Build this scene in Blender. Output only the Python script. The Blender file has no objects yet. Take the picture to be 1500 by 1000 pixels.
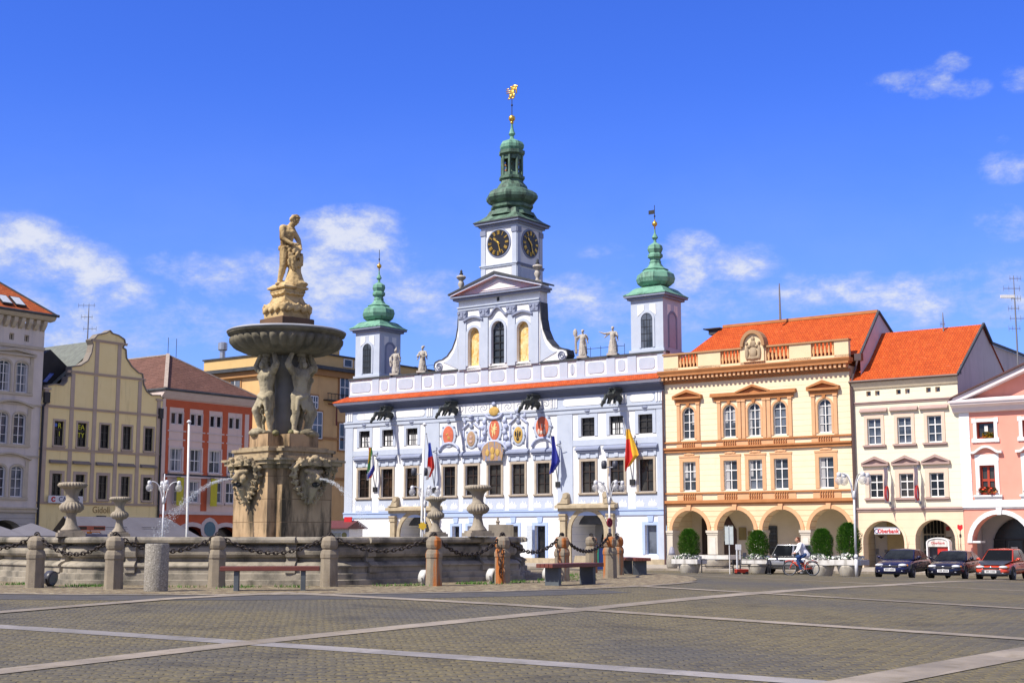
import bpy, bmesh, math, random
from mathutils import Vector, Matrix, noise as mnoise
random.seed(7)
PI = math.pi
SC = bpy.context.scene
COL = SC.collection
R = math.radians
# ------------------------------------------------------------------ camera model / measuring helpers
TILT = math.atan(286/2000); FPX = 2000.0; CAM = (0.0, 0.0, 1.1)
def ray(px, py):
    dx = (px-750)/FPX; dy = (500-py)/FPX
    return (dx, math.cos(TILT)-math.sin(TILT)*dy, math.sin(TILT)+math.cos(TILT)*dy)
def at(px, py, Y):
    r = ray(px, py); k = Y/r[1]
    return Vector((r[0]*k, Y, CAM[2]+r[2]*k))
TH = R(36)
ET = Vector((math.cos(TH), -math.sin(TH))); EM = Vector((math.sin(TH), math.cos(TH)))
PR = at(976, 786, 95).xy; P0 = at(65, 786, 101).xy
FC = at(413, 786, 38.5).xy                      # centre of the fountain
def plane(px, py, P, n, t):
    r = ray(px, py); d = (P.x*n.x+P.y*n.y)/(r[0]*n.x+r[1]*n.y)
    return ((r[0]*d-P.x)*t.x+(r[1]*d-P.y)*t.y, CAM[2]+r[2]*d)
def RP(px, py, off=0): return plane(px, py, PR+EM*off, EM, ET)
def LP(px, py, off=0): return plane(px, py, P0-ET*off, ET, EM)
def gz(x, y):
    d = math.hypot(x-FC.x, y-FC.y)
    return -min(0.9, 0.031*max(0, d-11))
def gpt(px, py):
    r = ray(px, py); Y = 8.0
    while Y < 160:
        k = Y/r[1]
        if CAM[2]+r[2]*k <= gz(r[0]*k, Y): return Vector((r[0]*k, Y, gz(r[0]*k, Y)))
        Y += 0.01
    return Vector((r[0]*k, Y, -0.9))
# ------------------------------------------------------------------ materials
MATS = {}
WRND = random.Random(21)
def _mk(name):
    m = bpy.data.materials.new(name); m.use_nodes = True
    nt = m.node_tree; b = nt.nodes['Principled BSDF']
    return m, nt, b
def node(nt, t, **k):
    n = nt.nodes.new(t)
    for a, v in k.items(): setattr(n, a, v)
    return n
def c4(c): return (c[0], c[1], c[2], 1)
def math_(nt, op, a, b=None, clamp=False):
    n = node(nt, 'ShaderNodeMath', operation=op); n.use_clamp = clamp
    for i, v in enumerate((a, b)):
        if v is None: continue
        if isinstance(v, (int, float)): n.inputs[i].default_value = v
        else: nt.links.new(v, n.inputs[i])
    return n.outputs[0]
def noise_(nt, vec, scale, detail=5, rough=.55, dist=0):
    n = node(nt, 'ShaderNodeTexNoise'); n.inputs['Scale'].default_value = scale
    n.inputs['Detail'].default_value = detail; n.inputs['Roughness'].default_value = rough
    n.inputs['Distortion'].default_value = dist
    nt.links.new(vec, n.inputs['Vector']); return n.outputs['Fac']
def ramp_(nt, fac, stops):
    n = node(nt, 'ShaderNodeValToRGB'); e = n.color_ramp.elements
    while len(e) < len(stops): e.new(.5)
    for el, (p, c) in zip(e, stops): el.position = p; el.color = c4(c) if len(c) == 3 else c
    nt.links.new(fac, n.inputs[0]); return n.outputs[0]
def mix_(nt, fac, a, b, mode='MIX'):
    n = node(nt, 'ShaderNodeMix', data_type='RGBA', blend_type=mode)
    for s, v in ((n.inputs[0], fac), (n.inputs[6], a), (n.inputs[7], b)):
        if isinstance(v, (int, float)): s.default_value = v
        elif isinstance(v, tuple): s.default_value = c4(v)
        else: nt.links.new(v, s)
    return n.outputs[2]
def M(name, c, c2=None, scale=2.0, rough=.8, bump=0, bscale=30, metal=0, spec=.3, stretch=(1, 1, 1), joints=None, lo=.35, hi=.7, dirt=None, world=False, rnd=False, cells=None):
    """painted / stone surface: two tones mixed by noise, optional horizontal joints (spacing, tone, width, offset), optional dirt (tone, scale, lo, hi, stretch)"""
    if name in MATS: return MATS[name]
    m, nt, b = _mk(name)
    tc = node(nt, 'ShaderNodeTexCoord')
    if world: co = node(nt, 'ShaderNodeNewGeometry').outputs['Position']
    else: co = tc.outputs['Object']
    if rnd:                      # every object gets its own patch of the pattern
        oi = node(nt, 'ShaderNodeObjectInfo'); va = node(nt, 'ShaderNodeVectorMath', operation='ADD'); cx = node(nt, 'ShaderNodeCombineXYZ')
        for i, k in enumerate((31., 17., 23.)): nt.links.new(math_(nt, 'MULTIPLY', oi.outputs['Random'], k), cx.inputs[i])
        nt.links.new(co, va.inputs[0]); nt.links.new(cx.outputs[0], va.inputs[1]); co = va.outputs[0]
    mp = node(nt, 'ShaderNodeMapping'); mp.inputs['Scale'].default_value = stretch
    nt.links.new(co, mp.inputs['Vector'])
    n1 = noise_(nt, mp.outputs[0], scale, 6)
    c2 = c2 or tuple(v*.86 for v in c)
    col = ramp_(nt, n1, [(lo, c), (hi, c2)])
    h = None
    if dirt:
        mp2 = node(nt, 'ShaderNodeMapping'); mp2.inputs['Scale'].default_value = dirt[4] if len(dirt) > 4 else (1.8, 1.8, .2)
        nt.links.new(co, mp2.inputs['Vector'])
        d = noise_(nt, mp2.outputs[0], dirt[1], 7, .65)
        dm = ramp_(nt, d, [(dirt[2], (0, 0, 0)), (dirt[3], (1, 1, 1))])
        col = mix_(nt, dm, col, dirt[0])
    if joints:
        sp, tone, w, off = joints[:4]
        s = node(nt, 'ShaderNodeSeparateXYZ'); nt.links.new(co, s.inputs[0])
        f = math_(nt, 'FRACT', math_(nt, 'DIVIDE', math_(nt, 'ADD', s.outputs[2], 100*sp-off), sp))
        j = math_(nt, 'LESS_THAN', f, w/sp)
        col = mix_(nt, j, col, tone); h = j
    if cells:                    # slabs of slightly different tone
        mc = node(nt, 'ShaderNodeMapping'); mc.inputs['Rotation'].default_value = (0, 0, TH); mc.inputs['Scale'].default_value = (1/cells, 1/cells, 0); nt.links.new(co, mc.inputs['Vector'])
        fl = node(nt, 'ShaderNodeVectorMath', operation='FLOOR'); nt.links.new(mc.outputs[0], fl.inputs[0])
        wn = node(nt, 'ShaderNodeTexWhiteNoise'); nt.links.new(fl.outputs[0], wn.inputs['Vector'])
        col = mix_(nt, 1.0, col, ramp_(nt, wn.outputs['Value'], [(0, (.78, .77, .76)), (1, (1.12, 1.1, 1.08))]), 'MULTIPLY')
    nt.links.new(col, b.inputs['Base Color'])
    b.inputs['Roughness'].default_value = rough; b.inputs['Metallic'].default_value = metal
    b.inputs['Specular IOR Level'].default_value = spec
    if bump or h is not None:
        bn = node(nt, 'ShaderNodeBump'); bn.inputs['Strength'].default_value = max(bump, .3 if h is not None else 0); bn.inputs['Distance'].default_value = .02
        hh = noise_(nt, mp.outputs[0], bscale, 4)
        if h is not None: hh = math_(nt, 'SUBTRACT', math_(nt, 'MULTIPLY', hh, bump), math_(nt, 'MULTIPLY', h, .8))
        nt.links.new(hh, bn.inputs['Height']); nt.links.new(bn.outputs[0], b.inputs['Normal'])
    MATS[name] = m; return m
def Mtile(name, ca, cb, mortar, w=.17, h=.17, rough=.75):
    if name in MATS: return MATS[name]
    m, nt, b = _mk(name)
    tc = node(nt, 'ShaderNodeTexCoord'); s = node(nt, 'ShaderNodeSeparateXYZ'); nt.links.new(tc.outputs['Object'], s.inputs[0])
    cb_ = node(nt, 'ShaderNodeCombineXYZ')
    nt.links.new(math_(nt, 'ADD', s.outputs[0], math_(nt, 'MULTIPLY', s.outputs[1], .37)), cb_.inputs[0]); nt.links.new(s.outputs[2], cb_.inputs[1])
    br = node(nt, 'ShaderNodeTexBrick'); br.inputs['Scale'].default_value = 1
    br.inputs['Brick Width'].default_value = w; br.inputs['Row Height'].default_value = h
    br.inputs['Mortar Size'].default_value = .012; br.inputs['Mortar Smooth'].default_value = .3
    br.inputs['Color1'].default_value = c4(ca); br.inputs['Color2'].default_value = c4(cb); br.inputs['Mortar'].default_value = c4(mortar)
    nt.links.new(cb_.outputs[0], br.inputs['Vector'])
    n1 = noise_(nt, tc.outputs['Object'], .8, 6)
    col = mix_(nt, ramp_(nt, n1, [(.45, (0, 0, 0)), (.75, (.5, .5, .5))]), br.outputs['Color'], tuple(v*.6 for v in cb))
    mp4 = node(nt, 'ShaderNodeMapping'); mp4.inputs['Scale'].default_value = (1.6, 1.6, 6); nt.links.new(tc.outputs['Object'], mp4.inputs['Vector'])
    col = mix_(nt, ramp_(nt, noise_(nt, mp4.outputs[0], 1.5, 4, .6), [(.62, (0, 0, 0)), (.72, (.55, .55, .55))]), col, tuple(min(1, v*1.25+.06) for v in ca))
    col = mix_(nt, ramp_(nt, noise_(nt, mp4.outputs[0], .8, 6, .7), [(.30, (.6, .6, .6)), (.42, (0, 0, 0))]), col, tuple(v*.45 for v in cb))
    nt.links.new(col, b.inputs['Base Color']); b.inputs['Roughness'].default_value = rough; b.inputs['Specular IOR Level'].default_value = .2
    f = math_(nt, 'FRACT', math_(nt, 'DIVIDE', math_(nt, 'ADD', s.outputs[2], 50), h))
    bn = node(nt, 'ShaderNodeBump'); bn.inputs['Strength'].default_value = .5; bn.inputs['Distance'].default_value = .06
    nt.links.new(math_(nt, 'SUBTRACT', math_(nt, 'MULTIPLY', br.outputs['Fac'], -.5), f), bn.inputs['Height']); nt.links.new(bn.outputs[0], b.inputs['Normal'])
    MATS[name] = m; return m
def Mglass(name, c=(.012, .013, .016), c2=(.05, .045, .04), rough=.12, scale=.7):
    if name in MATS: return MATS[name]
    m, nt, b = _mk(name)
    tc = node(nt, 'ShaderNodeTexCoord'); oi = node(nt, 'ShaderNodeObjectInfo'); n1 = noise_(nt, tc.outputs['Object'], scale, 3)
    n1 = math_(nt, 'ADD', n1, math_(nt, 'MULTIPLY', math_(nt, 'SUBTRACT', oi.outputs['Random'], .5), .34))
    nt.links.new(ramp_(nt, n1, [(.42, c), (.66, c2)]), b.inputs['Base Color'])
    n2 = noise_(nt, tc.outputs['Object'], .6, 2)
    bn = node(nt, 'ShaderNodeBump'); bn.inputs['Strength'].default_value = .06; bn.inputs['Distance'].default_value = .05
    nt.links.new(n2, bn.inputs['Height']); nt.links.new(bn.outputs[0], b.inputs['Normal'])
    b.inputs['Roughness'].default_value = rough; b.inputs['Specular IOR Level'].default_value = .4
    MATS[name] = m; return m
def Mplain(name, c, rough=.5, metal=0, spec=.5, alpha=1, emit=0, coat=0, trans=0):
    if name in MATS: return MATS[name]
    m, nt, b = _mk(name)
    tc = node(nt, 'ShaderNodeTexCoord'); n1 = noise_(nt, tc.outputs['Object'], 6, 4)
    nt.links.new(ramp_(nt, n1, [(.3, c), (.75, tuple(v*.82 for v in c))]), b.inputs['Base Color'])
    b.inputs['Roughness'].default_value = rough; b.inputs['Metallic'].default_value = metal
    b.inputs['Specular IOR Level'].default_value = spec; b.inputs['Alpha'].default_value = alpha
    b.inputs['Coat Weight'].default_value = coat; b.inputs['Coat Roughness'].default_value = .05
    b.inputs['Transmission Weight'].default_value = trans
    MATS[name] = m; return m
# ------------------------------------------------------------------ mesh builder
OFF = [Vector((0, 0, 0))]
SPLIT = set('pilaster attic_panel attic_pier frieze_panel capital hood parapet_panel red_stripe window_trim bracket modillion ceiling_lamp wall_lamp wall_plaque door_pane drainpipe roof_railing string_course panel ornament volute sill_line arch_infill plinth side_window wiper shop_frame raking_cornice roof_railing post ear_trim curtain painted_shield pediment lightning_rod scroll_border mask_ledge numeral'.split())
TMP = bpy.data.scenes.new('workbench'); TVL = TMP.view_layers[0]
def baked(ob):
    TMP.collection.objects.link(ob); TVL.update(); dg = TVL.depsgraph; me = bpy.data.meshes.new_from_object(ob.evaluated_get(dg)); bpy.data.objects.remove(ob); return me
class MB:
    def __init__(s): s.v = []; s.f = []; s.mi = []; s.cur = 0; s.sm = []; s.smooth = False
    def add(s, vs, fs):
        o = len(s.v); s.v += [tuple(p) for p in vs]
        for f in fs: s.f.append([i+o for i in f]); s.mi.append(s.cur); s.sm.append(s.smooth)
        return s
    def box(s, x0, x1, y0, y1, z0, z1):
        return s.add([(x0, y0, z0), (x1, y0, z0), (x1, y1, z0), (x0, y1, z0), (x0, y0, z1), (x1, y0, z1), (x1, y1, z1), (x0, y1, z1)],
                     [(0, 3, 2, 1), (4, 5, 6, 7), (0, 1, 5, 4), (1, 2, 6, 5), (2, 3, 7, 6), (3, 0, 4, 7)])
    def prism(s, poly, y0, y1):      # polygon in x,z extruded along y
        n = len(poly)
        return s.add([(x, y0, z) for x, z in poly]+[(x, y1, z) for x, z in poly],
                     [list(range(n)), list(range(2*n-1, n-1, -1))]+[(i, i+n, (i+1) % n+n, (i+1) % n) for i in range(n)])
    def prismz(s, poly, z0, z1):     # polygon in x,y extruded along z
        n = len(poly)
        return s.add([(x, y, z0) for x, y in poly]+[(x, y, z1) for x, y in poly],
                     [list(range(n-1, -1, -1)), list(range(n, 2*n))]+[(i, (i+1) % n, (i+1) % n+n, i+n) for i in range(n)])
    def prismx(s, poly, x0, x1):     # polygon in y,z extruded along x
        n = len(poly)
        return s.add([(x0, y, z) for y, z in poly]+[(x1, y, z) for y, z in poly],
                     [list(range(n)), list(range(2*n-1, n-1, -1))]+[(i, i+n, (i+1) % n+n, (i+1) % n) for i in range(n)])
    def quad(s, a, b, c, d): return s.add([a, b, c, d], [(0, 1, 2, 3)])
    def lathe(s, prof, seg=16, c=(0, 0, 0), a0=0, flute=None, cap=True, sx=1, sy=1):
        vs = []; fs = []
        for i, pr in enumerate(prof):
            r, z = pr[0], pr[1]
            for k in range(seg):
                a = a0+2*PI*k/seg
                rr = r*(1+(pr[2]*abs(math.sin(flute*(a-a0)/2))-pr[2]*.5 if flute and len(pr) > 2 else 0))
                vs.append((c[0]+rr*math.cos(a)*sx, c[1]+rr*math.sin(a)*sy, c[2]+z))
        n = len(prof)
        for i in range(n-1):
            for k in range(seg):
                k2 = (k+1) % seg
                fs.append((i*seg+k, i*seg+k2, (i+1)*seg+k2, (i+1)*seg+k))
        if cap:
            fs.append(list(range(seg-1, -1, -1))); fs.append([(n-1)*seg+k for k in range(seg)])
        return s.add(vs, fs)
    def tube(s, pts, r, seg=6, closed=False):
        pts = [Vector(p) for p in pts]; n = len(pts); rs = r if isinstance(r, (list, tuple)) else [r]*n
        vs = []; fs = []; up = None
        for i, p in enumerate(pts):
            if closed: t = pts[(i+1) % n]-pts[i-1]
            else: t = pts[min(i+1, n-1)]-pts[max(i-1, 0)]
            t.normalize()
            if up is None:
                up = Vector((0, 0, 1)) if abs(t.z) < .9 else Vector((1, 0, 0))
            a = t.cross(up)
            if a.length < 1e-5: a = t.cross(Vector((0, 1, .1)))
            a.normalize(); b = a.cross(t); b.normalize(); up = b
            for k in range(seg):
                q = 2*PI*k/seg
                vs.append(p+a*(rs[i]*math.cos(q))+b*(rs[i]*math.sin(q)))
        for i in range(n if closed else n-1):
            i2 = (i+1) % n
            for k in range(seg):
                k2 = (k+1) % seg; fs.append((i*seg+k2, i*seg+k, i2*seg+k, i2*seg+k2))
        if not closed: fs.append([k for k in range(seg)]); fs.append([(n-1)*seg+seg-1-k for k in range(seg)])
        return s.add(vs, fs)
    def ball(s, c, r, seg=10, rings=6):
        rx, ry, rz = r if isinstance(r, (tuple, list)) else (r, r, r)
        vs = [(c[0], c[1], c[2]-rz)]; fs = []
        for i in range(1, rings):
            a = -PI/2+PI*i/rings
            for k in range(seg):
                q = 2*PI*k/seg; vs.append((c[0]+rx*math.cos(a)*math.cos(q), c[1]+ry*math.cos(a)*math.sin(q), c[2]+rz*math.sin(a)))
        vs.append((c[0], c[1], c[2]+rz)); L = len(vs)-1
        for k in range(seg):
            k2 = (k+1) % seg
            fs.append((0, 1+k2, 1+k)); fs.append((L, L-seg+k, L-seg+k2))
            for i in range(rings-2): fs.append((1+i*seg+k, 1+i*seg+k2, 1+(i+1)*seg+k2, 1+(i+1)*seg+k))
        return s.add(vs, fs)
    def bar(s, a, b, w, h=None):     # square bar from a to b
        h = h or w; a = Vector(a); b = Vector(b); t = (b-a).normalized()
        u = t.cross(Vector((0, 0, 1)));
        if u.length < 1e-4: u = Vector((1, 0, 0))
        u.normalize(); v = u.cross(t)
        vs = []
        for p in (a, b):
            for i, j in ((-1, -1), (1, -1), (1, 1), (-1, 1)): vs.append(p+u*(i*w/2)+v*(j*h/2))
        return s.add(vs, [(0, 1, 2, 3), (7, 6, 5, 4), (0, 4, 5, 1), (1, 5, 6, 2), (2, 6, 7, 3), (3, 7, 4, 0)])
    def xf(s, mat, start=0):
        for i in range(start, len(s.v)): s.v[i] = tuple(mat @ Vector(s.v[i]))
        return s
    def pieces(s):
        p = list(range(len(s.v)))
        def find(i):
            while p[i] != i: p[i] = p[p[i]]; i = p[i]
            return i
        for f in s.f:
            for k in f[1:]: p[find(k)] = find(f[0])
        comp = {}
        for i, f in enumerate(s.f): comp.setdefault(find(f[0]), []).append(i)
        cs = []
        for c in comp.values():
            vs = [s.v[k] for i in c for k in s.f[i]]
            cs.append([c, [min(v[j] for v in vs) for j in range(3)], [max(v[j] for v in vs) for j in range(3)]])
        go = True
        while go:                       # pieces that touch or overlap belong together
            go = False
            for a in range(len(cs)):
                for b in range(len(cs)-1, a, -1):
                    if all(cs[a][1][j]-.03 <= cs[b][2][j] and cs[b][1][j]-.03 <= cs[a][2][j] for j in range(3)):
                        cs[a] = [cs[a][0]+cs[b][0], [min(x, y) for x, y in zip(cs[a][1], cs[b][1])], [max(x, y) for x, y in zip(cs[a][2], cs[b][2])]]; del cs[b]; go = True
        out = []
        for c in cs:
            q = MB(); mp = {}
            for i in sorted(c[0]):
                f = []
                for k in s.f[i]:
                    if k not in mp: mp[k] = len(q.v); q.v.append(s.v[k])
                    f.append(mp[k])
                q.f.append(f); q.mi.append(s.mi[i]); q.sm.append(s.sm[i])
            out.append(q)
        return out
    def build(s, name, mat, parent=None, smooth=None, off=None, bevel=0, auto=None):
        if parent is not None and name in SPLIT:
            ps = s.pieces()
            if len(ps) > 1: return [q._build(name, mat, parent, smooth, off, bevel, auto) for q in ps][0]
        return s._build(name, mat, parent, smooth, off, bevel, auto)
    def _build(s, name, mat, parent=None, smooth=None, off=None, bevel=0, auto=None):
        o = OFF[0] if off is None else Vector(off)
        if parent is None and off is None: o = Vector((0, 0, 0))
        me = bpy.data.meshes.new(name)
        me.from_pydata([(p[0]-o.x, p[1]-o.y, p[2]-o.z) for p in s.v], [], s.f)
        mats = mat if isinstance(mat, (list, tuple)) else [mat]
        for m in mats: me.materials.append(m)
        me.polygons.foreach_set('material_index', s.mi if len(mats) > 1 else [0]*len(s.f))
        me.polygons.foreach_set('use_smooth', [bool(smooth)]*len(s.f) if smooth is not None else s.sm)
        me.update()
        bm = bmesh.new(); bm.from_mesh(me); bmesh.ops.recalc_face_normals(bm, faces=bm.faces); bm.to_mesh(me); bm.free()
        if auto: me.set_sharp_from_angle(angle=R(auto))
        ob = bpy.data.objects.new(name, me); COL.objects.link(ob)
        if parent: ob.parent = parent
        if bevel:
            md = ob.modifiers.new('bevel', 'BEVEL'); md.width = bevel; md.segments = 2; md.limit_method = 'ANGLE'; md.angle_limit = R(35)
        return ob
def thing(name, label, cat, loc=(0, 0, 0), rz=0, group=None):
    o = bpy.data.objects.new(name, None); COL.objects.link(o); o.empty_display_size = .3
    o.location = loc; o.rotation_euler = (0, 0, rz); tag(o, label, cat, group); return o
def tag(o, label, cat, group=None, kind=None):
    o['label'] = label; o['category'] = cat
    if group: o['group'] = group
    if kind: o['kind'] = kind
    return o
def struct(o, kind='structure', label=None, cat=None):
    o['kind'] = kind
    if label: o['label'] = label; o['category'] = cat
    return o
def dup(o, parent=None):
    c = o.copy(); COL.objects.link(c)
    if parent is not None: c.parent = parent
    for ch in list(o.children): dup(ch, c)
    return c
def text(name, body, size, mat, parent, M4, depth=.01, align='CENTER', bold=0.0):
    cu = bpy.data.curves.new(name, 'FONT'); cu.body = body; cu.size = size; cu.extrude = depth; cu.align_x = align; cu.align_y = 'CENTER'; cu.resolution_u = 3; cu.offset = bold
    t = bpy.data.objects.new(name, cu); me = baked(t); me.transform(M4); me.materials.clear(); me.materials.append(mat); me.name = name
    ob = bpy.data.objects.new(name, me); COL.objects.link(ob)
    if parent: ob.parent = parent
    return ob
def T4(x, y, z): return Matrix.Translation((x, y, z))
WALLTEXT = Matrix.Rotation(PI/2, 4, 'X')      # text lying in xz, readable from -y
# ------------------------------------------------------------------ fused organic shapes
def fuse(prims, voxel=.03, smooth=3, extra=None, noise_amp=0, noise_scale=5):
    mb = MB()
    for p in prims:
        if p[0] == 'c':
            a, b, r1, r2 = Vector(p[1]), Vector(p[2]), p[3], p[4]
            n = 5; d = b-a
            pts = [a+d*(i/(n-1)) for i in range(n)]
            mb.tube(pts, [r1+(r2-r1)*i/(n-1) for i in range(n)], 10)
            mb.ball(a, r1, 10, 6); mb.ball(b, r2, 10, 6)
        elif p[0] == 'e':
            st = len(mb.v); mb.ball((0, 0, 0), p[2], 12, 8)
            mt = T4(*p[1])
            if len(p) > 3: mt = mt @ Matrix.Rotation(p[3][0], 4, 'X') @ Matrix.Rotation(p[3][1], 4, 'Y') @ Matrix.Rotation(p[3][2], 4, 'Z')
            mb.xf(mt, st)
    me = bpy.data.meshes.new('tmp'); me.from_pydata(mb.v, [], mb.f); me.update()
    ob = bpy.data.objects.new('tmp', me)
    md = ob.modifiers.new('r', 'REMESH'); md.mode = 'VOXEL'; md.voxel_size = voxel
    if smooth:
        sm = ob.modifiers.new('s', 'SMOOTH'); sm.iterations = smooth; sm.factor = .5
    res = baked(ob)
    if noise_amp:
        n = len(res.vertices); nn = [0.0]*(3*n); res.vertex_normals.foreach_get('vector', nn); cc = [0.0]*(3*n); res.vertices.foreach_get('co', cc)
        for i in range(n):
            p = Vector(cc[3*i:3*i+3]); q = mnoise.noise(p*noise_scale)*noise_amp+mnoise.noise(p*(noise_scale*2.3))*noise_amp*.5
            for j in range(3): cc[3*i+j] += nn[3*i+j]*q
        res.vertices.foreach_set('co', cc)
    out = MB(); out.smooth = True
    out.add([v.co[:] for v in res.vertices], [list(p.vertices) for p in res.polygons])
    bpy.data.meshes.remove(res)
    return out
def hand_prims(w, dirv, side, r=.02, curl=.5):
    """palm, five unequal bent fingers and a thumb from wrist w along dirv"""
    d = Vector(dirv).normalized(); w = Vector(w); s = Vector(side).normalized(); n = d.cross(s).normalized()
    P = [('e', w+d*.05, (.036, .036, .036)), ('c', w, w+d*.085, .026, .034)]
    for i, (o, L) in enumerate(((-.036, .062), (-.013, .078), (.011, .072), (.034, .055))):
        b = w+d*.085+s*o; k = b+d*(L*.55)+n*(L*.12*curl*2); e = k+d*(L*.4)+n*(L*.5*curl)
        P += [('c', b, k, .0105, .0098), ('c', k, e, .0098, .008)]
    t = w+d*.03-s*.03; P += [('c', t, t-s*.028+d*.035, .012, .0105), ('c', t-s*.028+d*.035, t-s*.024+d*.065, .0105, .0085)]
    return P
def head_prims(c, fwd, k=1.0, hair=True):
    """head with face: c = centre, fwd = facing direction (horizontal-ish)"""
    f = Vector(fwd).normalized(); s = f.cross(Vector((0, 0, 1))).normalized(); u = s.cross(f).normalized(); c = Vector(c)
    P = [('e', c, (.082*k, .082*k, .11*k)), ('e', c+f*.035*k-u*.055*k, (.058*k, .058*k, .062*k)),
         ('c', c+f*.088*k+u*.018*k, c+f*.115*k-u*.022*k, .012*k, .019*k),
         ('c', c+f*.078*k+u*.03*k-s*.04*k, c+f*.078*k+u*.03*k+s*.04*k, .015*k, .015*k),
         ('c', c+f*.088*k-u*.058*k-s*.02*k, c+f*.088*k-u*.058*k+s*.02*k, .011*k, .011*k),
         ('e', c+f*.078*k-u*.093*k, (.024*k, .024*k, .02*k))]
    for q in (-1, 1):
        P += [('e', c+s*(q*.084*k)-f*.005*k, (.016*k, .02*k, .03*k)), ('e', c+f*.078*k+s*(q*.034*k)+u*.008*k, (.014*k,)*3)]
    return P
def hair_prims(c, fwd, k=1.0, curly=True, long=0, n=26):
    f = Vector(fwd).normalized(); s = f.cross(Vector((0, 0, 1))).normalized(); u = s.cross(f).normalized(); c = Vector(c); rnd = random.Random(3)
    P = [('e', c-f*.03*k+u*.03*k, (.088*k, .088*k, .09*k))]
    for i in range(n):
        a = rnd.uniform(-2.2, 2.2)+PI; e = rnd.uniform(-.25, 1.2)
        if abs(a-PI) > 1.5: e = rnd.uniform(.72, 1.25)
        d = (f*math.cos(a)+s*math.sin(a))*math.cos(e)+u*math.sin(e)
        P.append(('e', c-f*.01*k+d*(.1*k), (.026*k, .026*k, .026*k) if curly else (.018*k, .018*k, .03*k)))
    for i in range(long): P.append(('c', c-f*.08*k+s*(.03*(i-1)*k), c-f*.1*k-u*(.2*k)+s*(.03*(i-1)*k), .03*k, .02*k))
    return P
# ------------------------------------------------------------------ architecture helpers (facade frame: x right, y inward, z up)
def arc(x0, x1, zs, rise, n=14): 
    cx = (x0+x1)/2; rx = (x1-x0)/2
    return [(cx-rx*math.cos(PI*i/n), zs+rise*math.sin(PI*i/n)) for i in range(n+1)]
def wall(mb, x0, x1, z0, z1, holes=(), y=0, depth=.25):
    """holes: (x0,x1,z0,z1,rise)  rise>0 arched top; reveals reach to y+depth"""
    xs = sorted(set([x0, x1]+[h[i] for h in holes for i in (0, 1)])); zs = sorted(set([z0, z1]+[h[i] for h in holes for i in (2, 3)]))
    xs = [x for x in xs if x0 <= x <= x1]; zs = [z for z in zs if z0 <= z <= z1]
    for i in range(len(xs)-1):
        for j in range(len(zs)-1):
            cx = (xs[i]+xs[i+1])/2; cz = (zs[j]+zs[j+1])/2
            if any(h[0] < cx < h[1] and h[2] < cz < h[3] for h in holes): continue
            mb.quad((xs[i], y, zs[j]), (xs[i+1], y, zs[j]), (xs[i+1], y, zs[j+1]), (xs[i], y, zs[j+1]))
    for h in holes:
        dp = h[5] if len(h) > 5 else depth
        rise = h[4] if len(h) > 4 else 0
        if rise:
            zs_ = h[3]-rise; A = arc(h[0], h[1], zs_, rise, 16); m = len(A)//2
            for i in range(m): mb.add([(h[0], y, h[3]), (A[i][0], y, A[i][1]), (A[i+1][0], y, A[i+1][1])], [(0, 1, 2)])
            for i in range(m, len(A)-1): mb.add([(h[1], y, h[3]), (A[i][0], y, A[i][1]), (A[i+1][0], y, A[i+1][1])], [(0, 1, 2)])
            out = [(h[0], h[2])]+A+[(h[1], h[2])]
        else: out = [(h[0], h[2]), (h[0], h[3]), (h[1], h[3]), (h[1], h[2])]
        for i in range(len(out)-1):
            a, b = out[i], out[i+1]
            mb.quad((a[0], y, a[1]), (b[0], y, b[1]), (b[0], y+dp, b[1]), (a[0], y+dp, a[1]))
        mb.quad((h[0], y, h[2]), (h[1], y, h[2]), (h[1], y+dp, h[2]), (h[0], y+dp, h[2]))
def ring(mb, x0, x1, z0, z1, rise, w, y0, y1, feet=True):
    """surround strip of width w around an opening, from z0 up, arched when rise"""
    if not rise:
        mb.box(x0-w, x0, y0, y1, z0, z1); mb.box(x1, x1+w, y0, y1, z0, z1); mb.box(x0-w, x1+w, y0, y1, z1, z1+w); return
    zs = z1-rise
    A = arc(x0, x1, zs, rise, 14); B = arc(x0-w, x1+w, zs, rise+w, 14)
    if feet and zs > z0: mb.box(x0-w, x0, y0, y1, z0, zs); mb.box(x1, x1+w, y0, y1, z0, zs)
    for i in range(len(A)-1):
        p = [A[i], A[i+1], B[i+1], B[i]]
        mb.prism(p, y0, y1)
def pediment(mb, x0, x1, z, kind, proj=.2, h=.5, t=.12):
    if kind == 'flat':
        mb.box(x0, x1, -proj, -.002, z, z+t); mb.box(x0+.05, x1-.05, -proj*.6, -.002, z-t*.7, z); mb.prismx([(-proj, z+t), (-.002, z+t+.1), (-.002, z+t)], x0, x1)
    elif kind == 'tri':
        c = (x0+x1)/2
        mb.box(x0, x1, -proj, -.002, z, z+t)
        for s, e in ((x0, c), (x1, c)):
            mb.prism([(s, z+t), (s, z+t+.1), (e, z+h+t+.02), (e, z+h-t*.3)], -proj-.01, -.002)
        mb.prism([(x0+.15, z+t), (x1-.15, z+t), (c, z+h)], -.05, -.002)
    elif kind in ('seg', 'wave'):
        n = 12; pts = []
        for i in range(n+1):
            s = i/n; x = x0+(x1-x0)*s
            zz = z+h*(math.sin(PI*s) if kind == 'seg' else max(0, math.sin(PI*(s*1.3-.15)))**1.5)
            pts.append((x, zz))
        for i in range(n):
            mb.prism([pts[i], pts[i+1], (pts[i+1][0], pts[i+1][1]+t), (pts[i][0], pts[i][1]+t)], -proj, -.002)
    elif kind == 'shed':
        mb.prismx([(-proj, z), (-proj, z+t*.6), (-.002, z+t*2.2), (-.002, z)], x0, x1)
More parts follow.
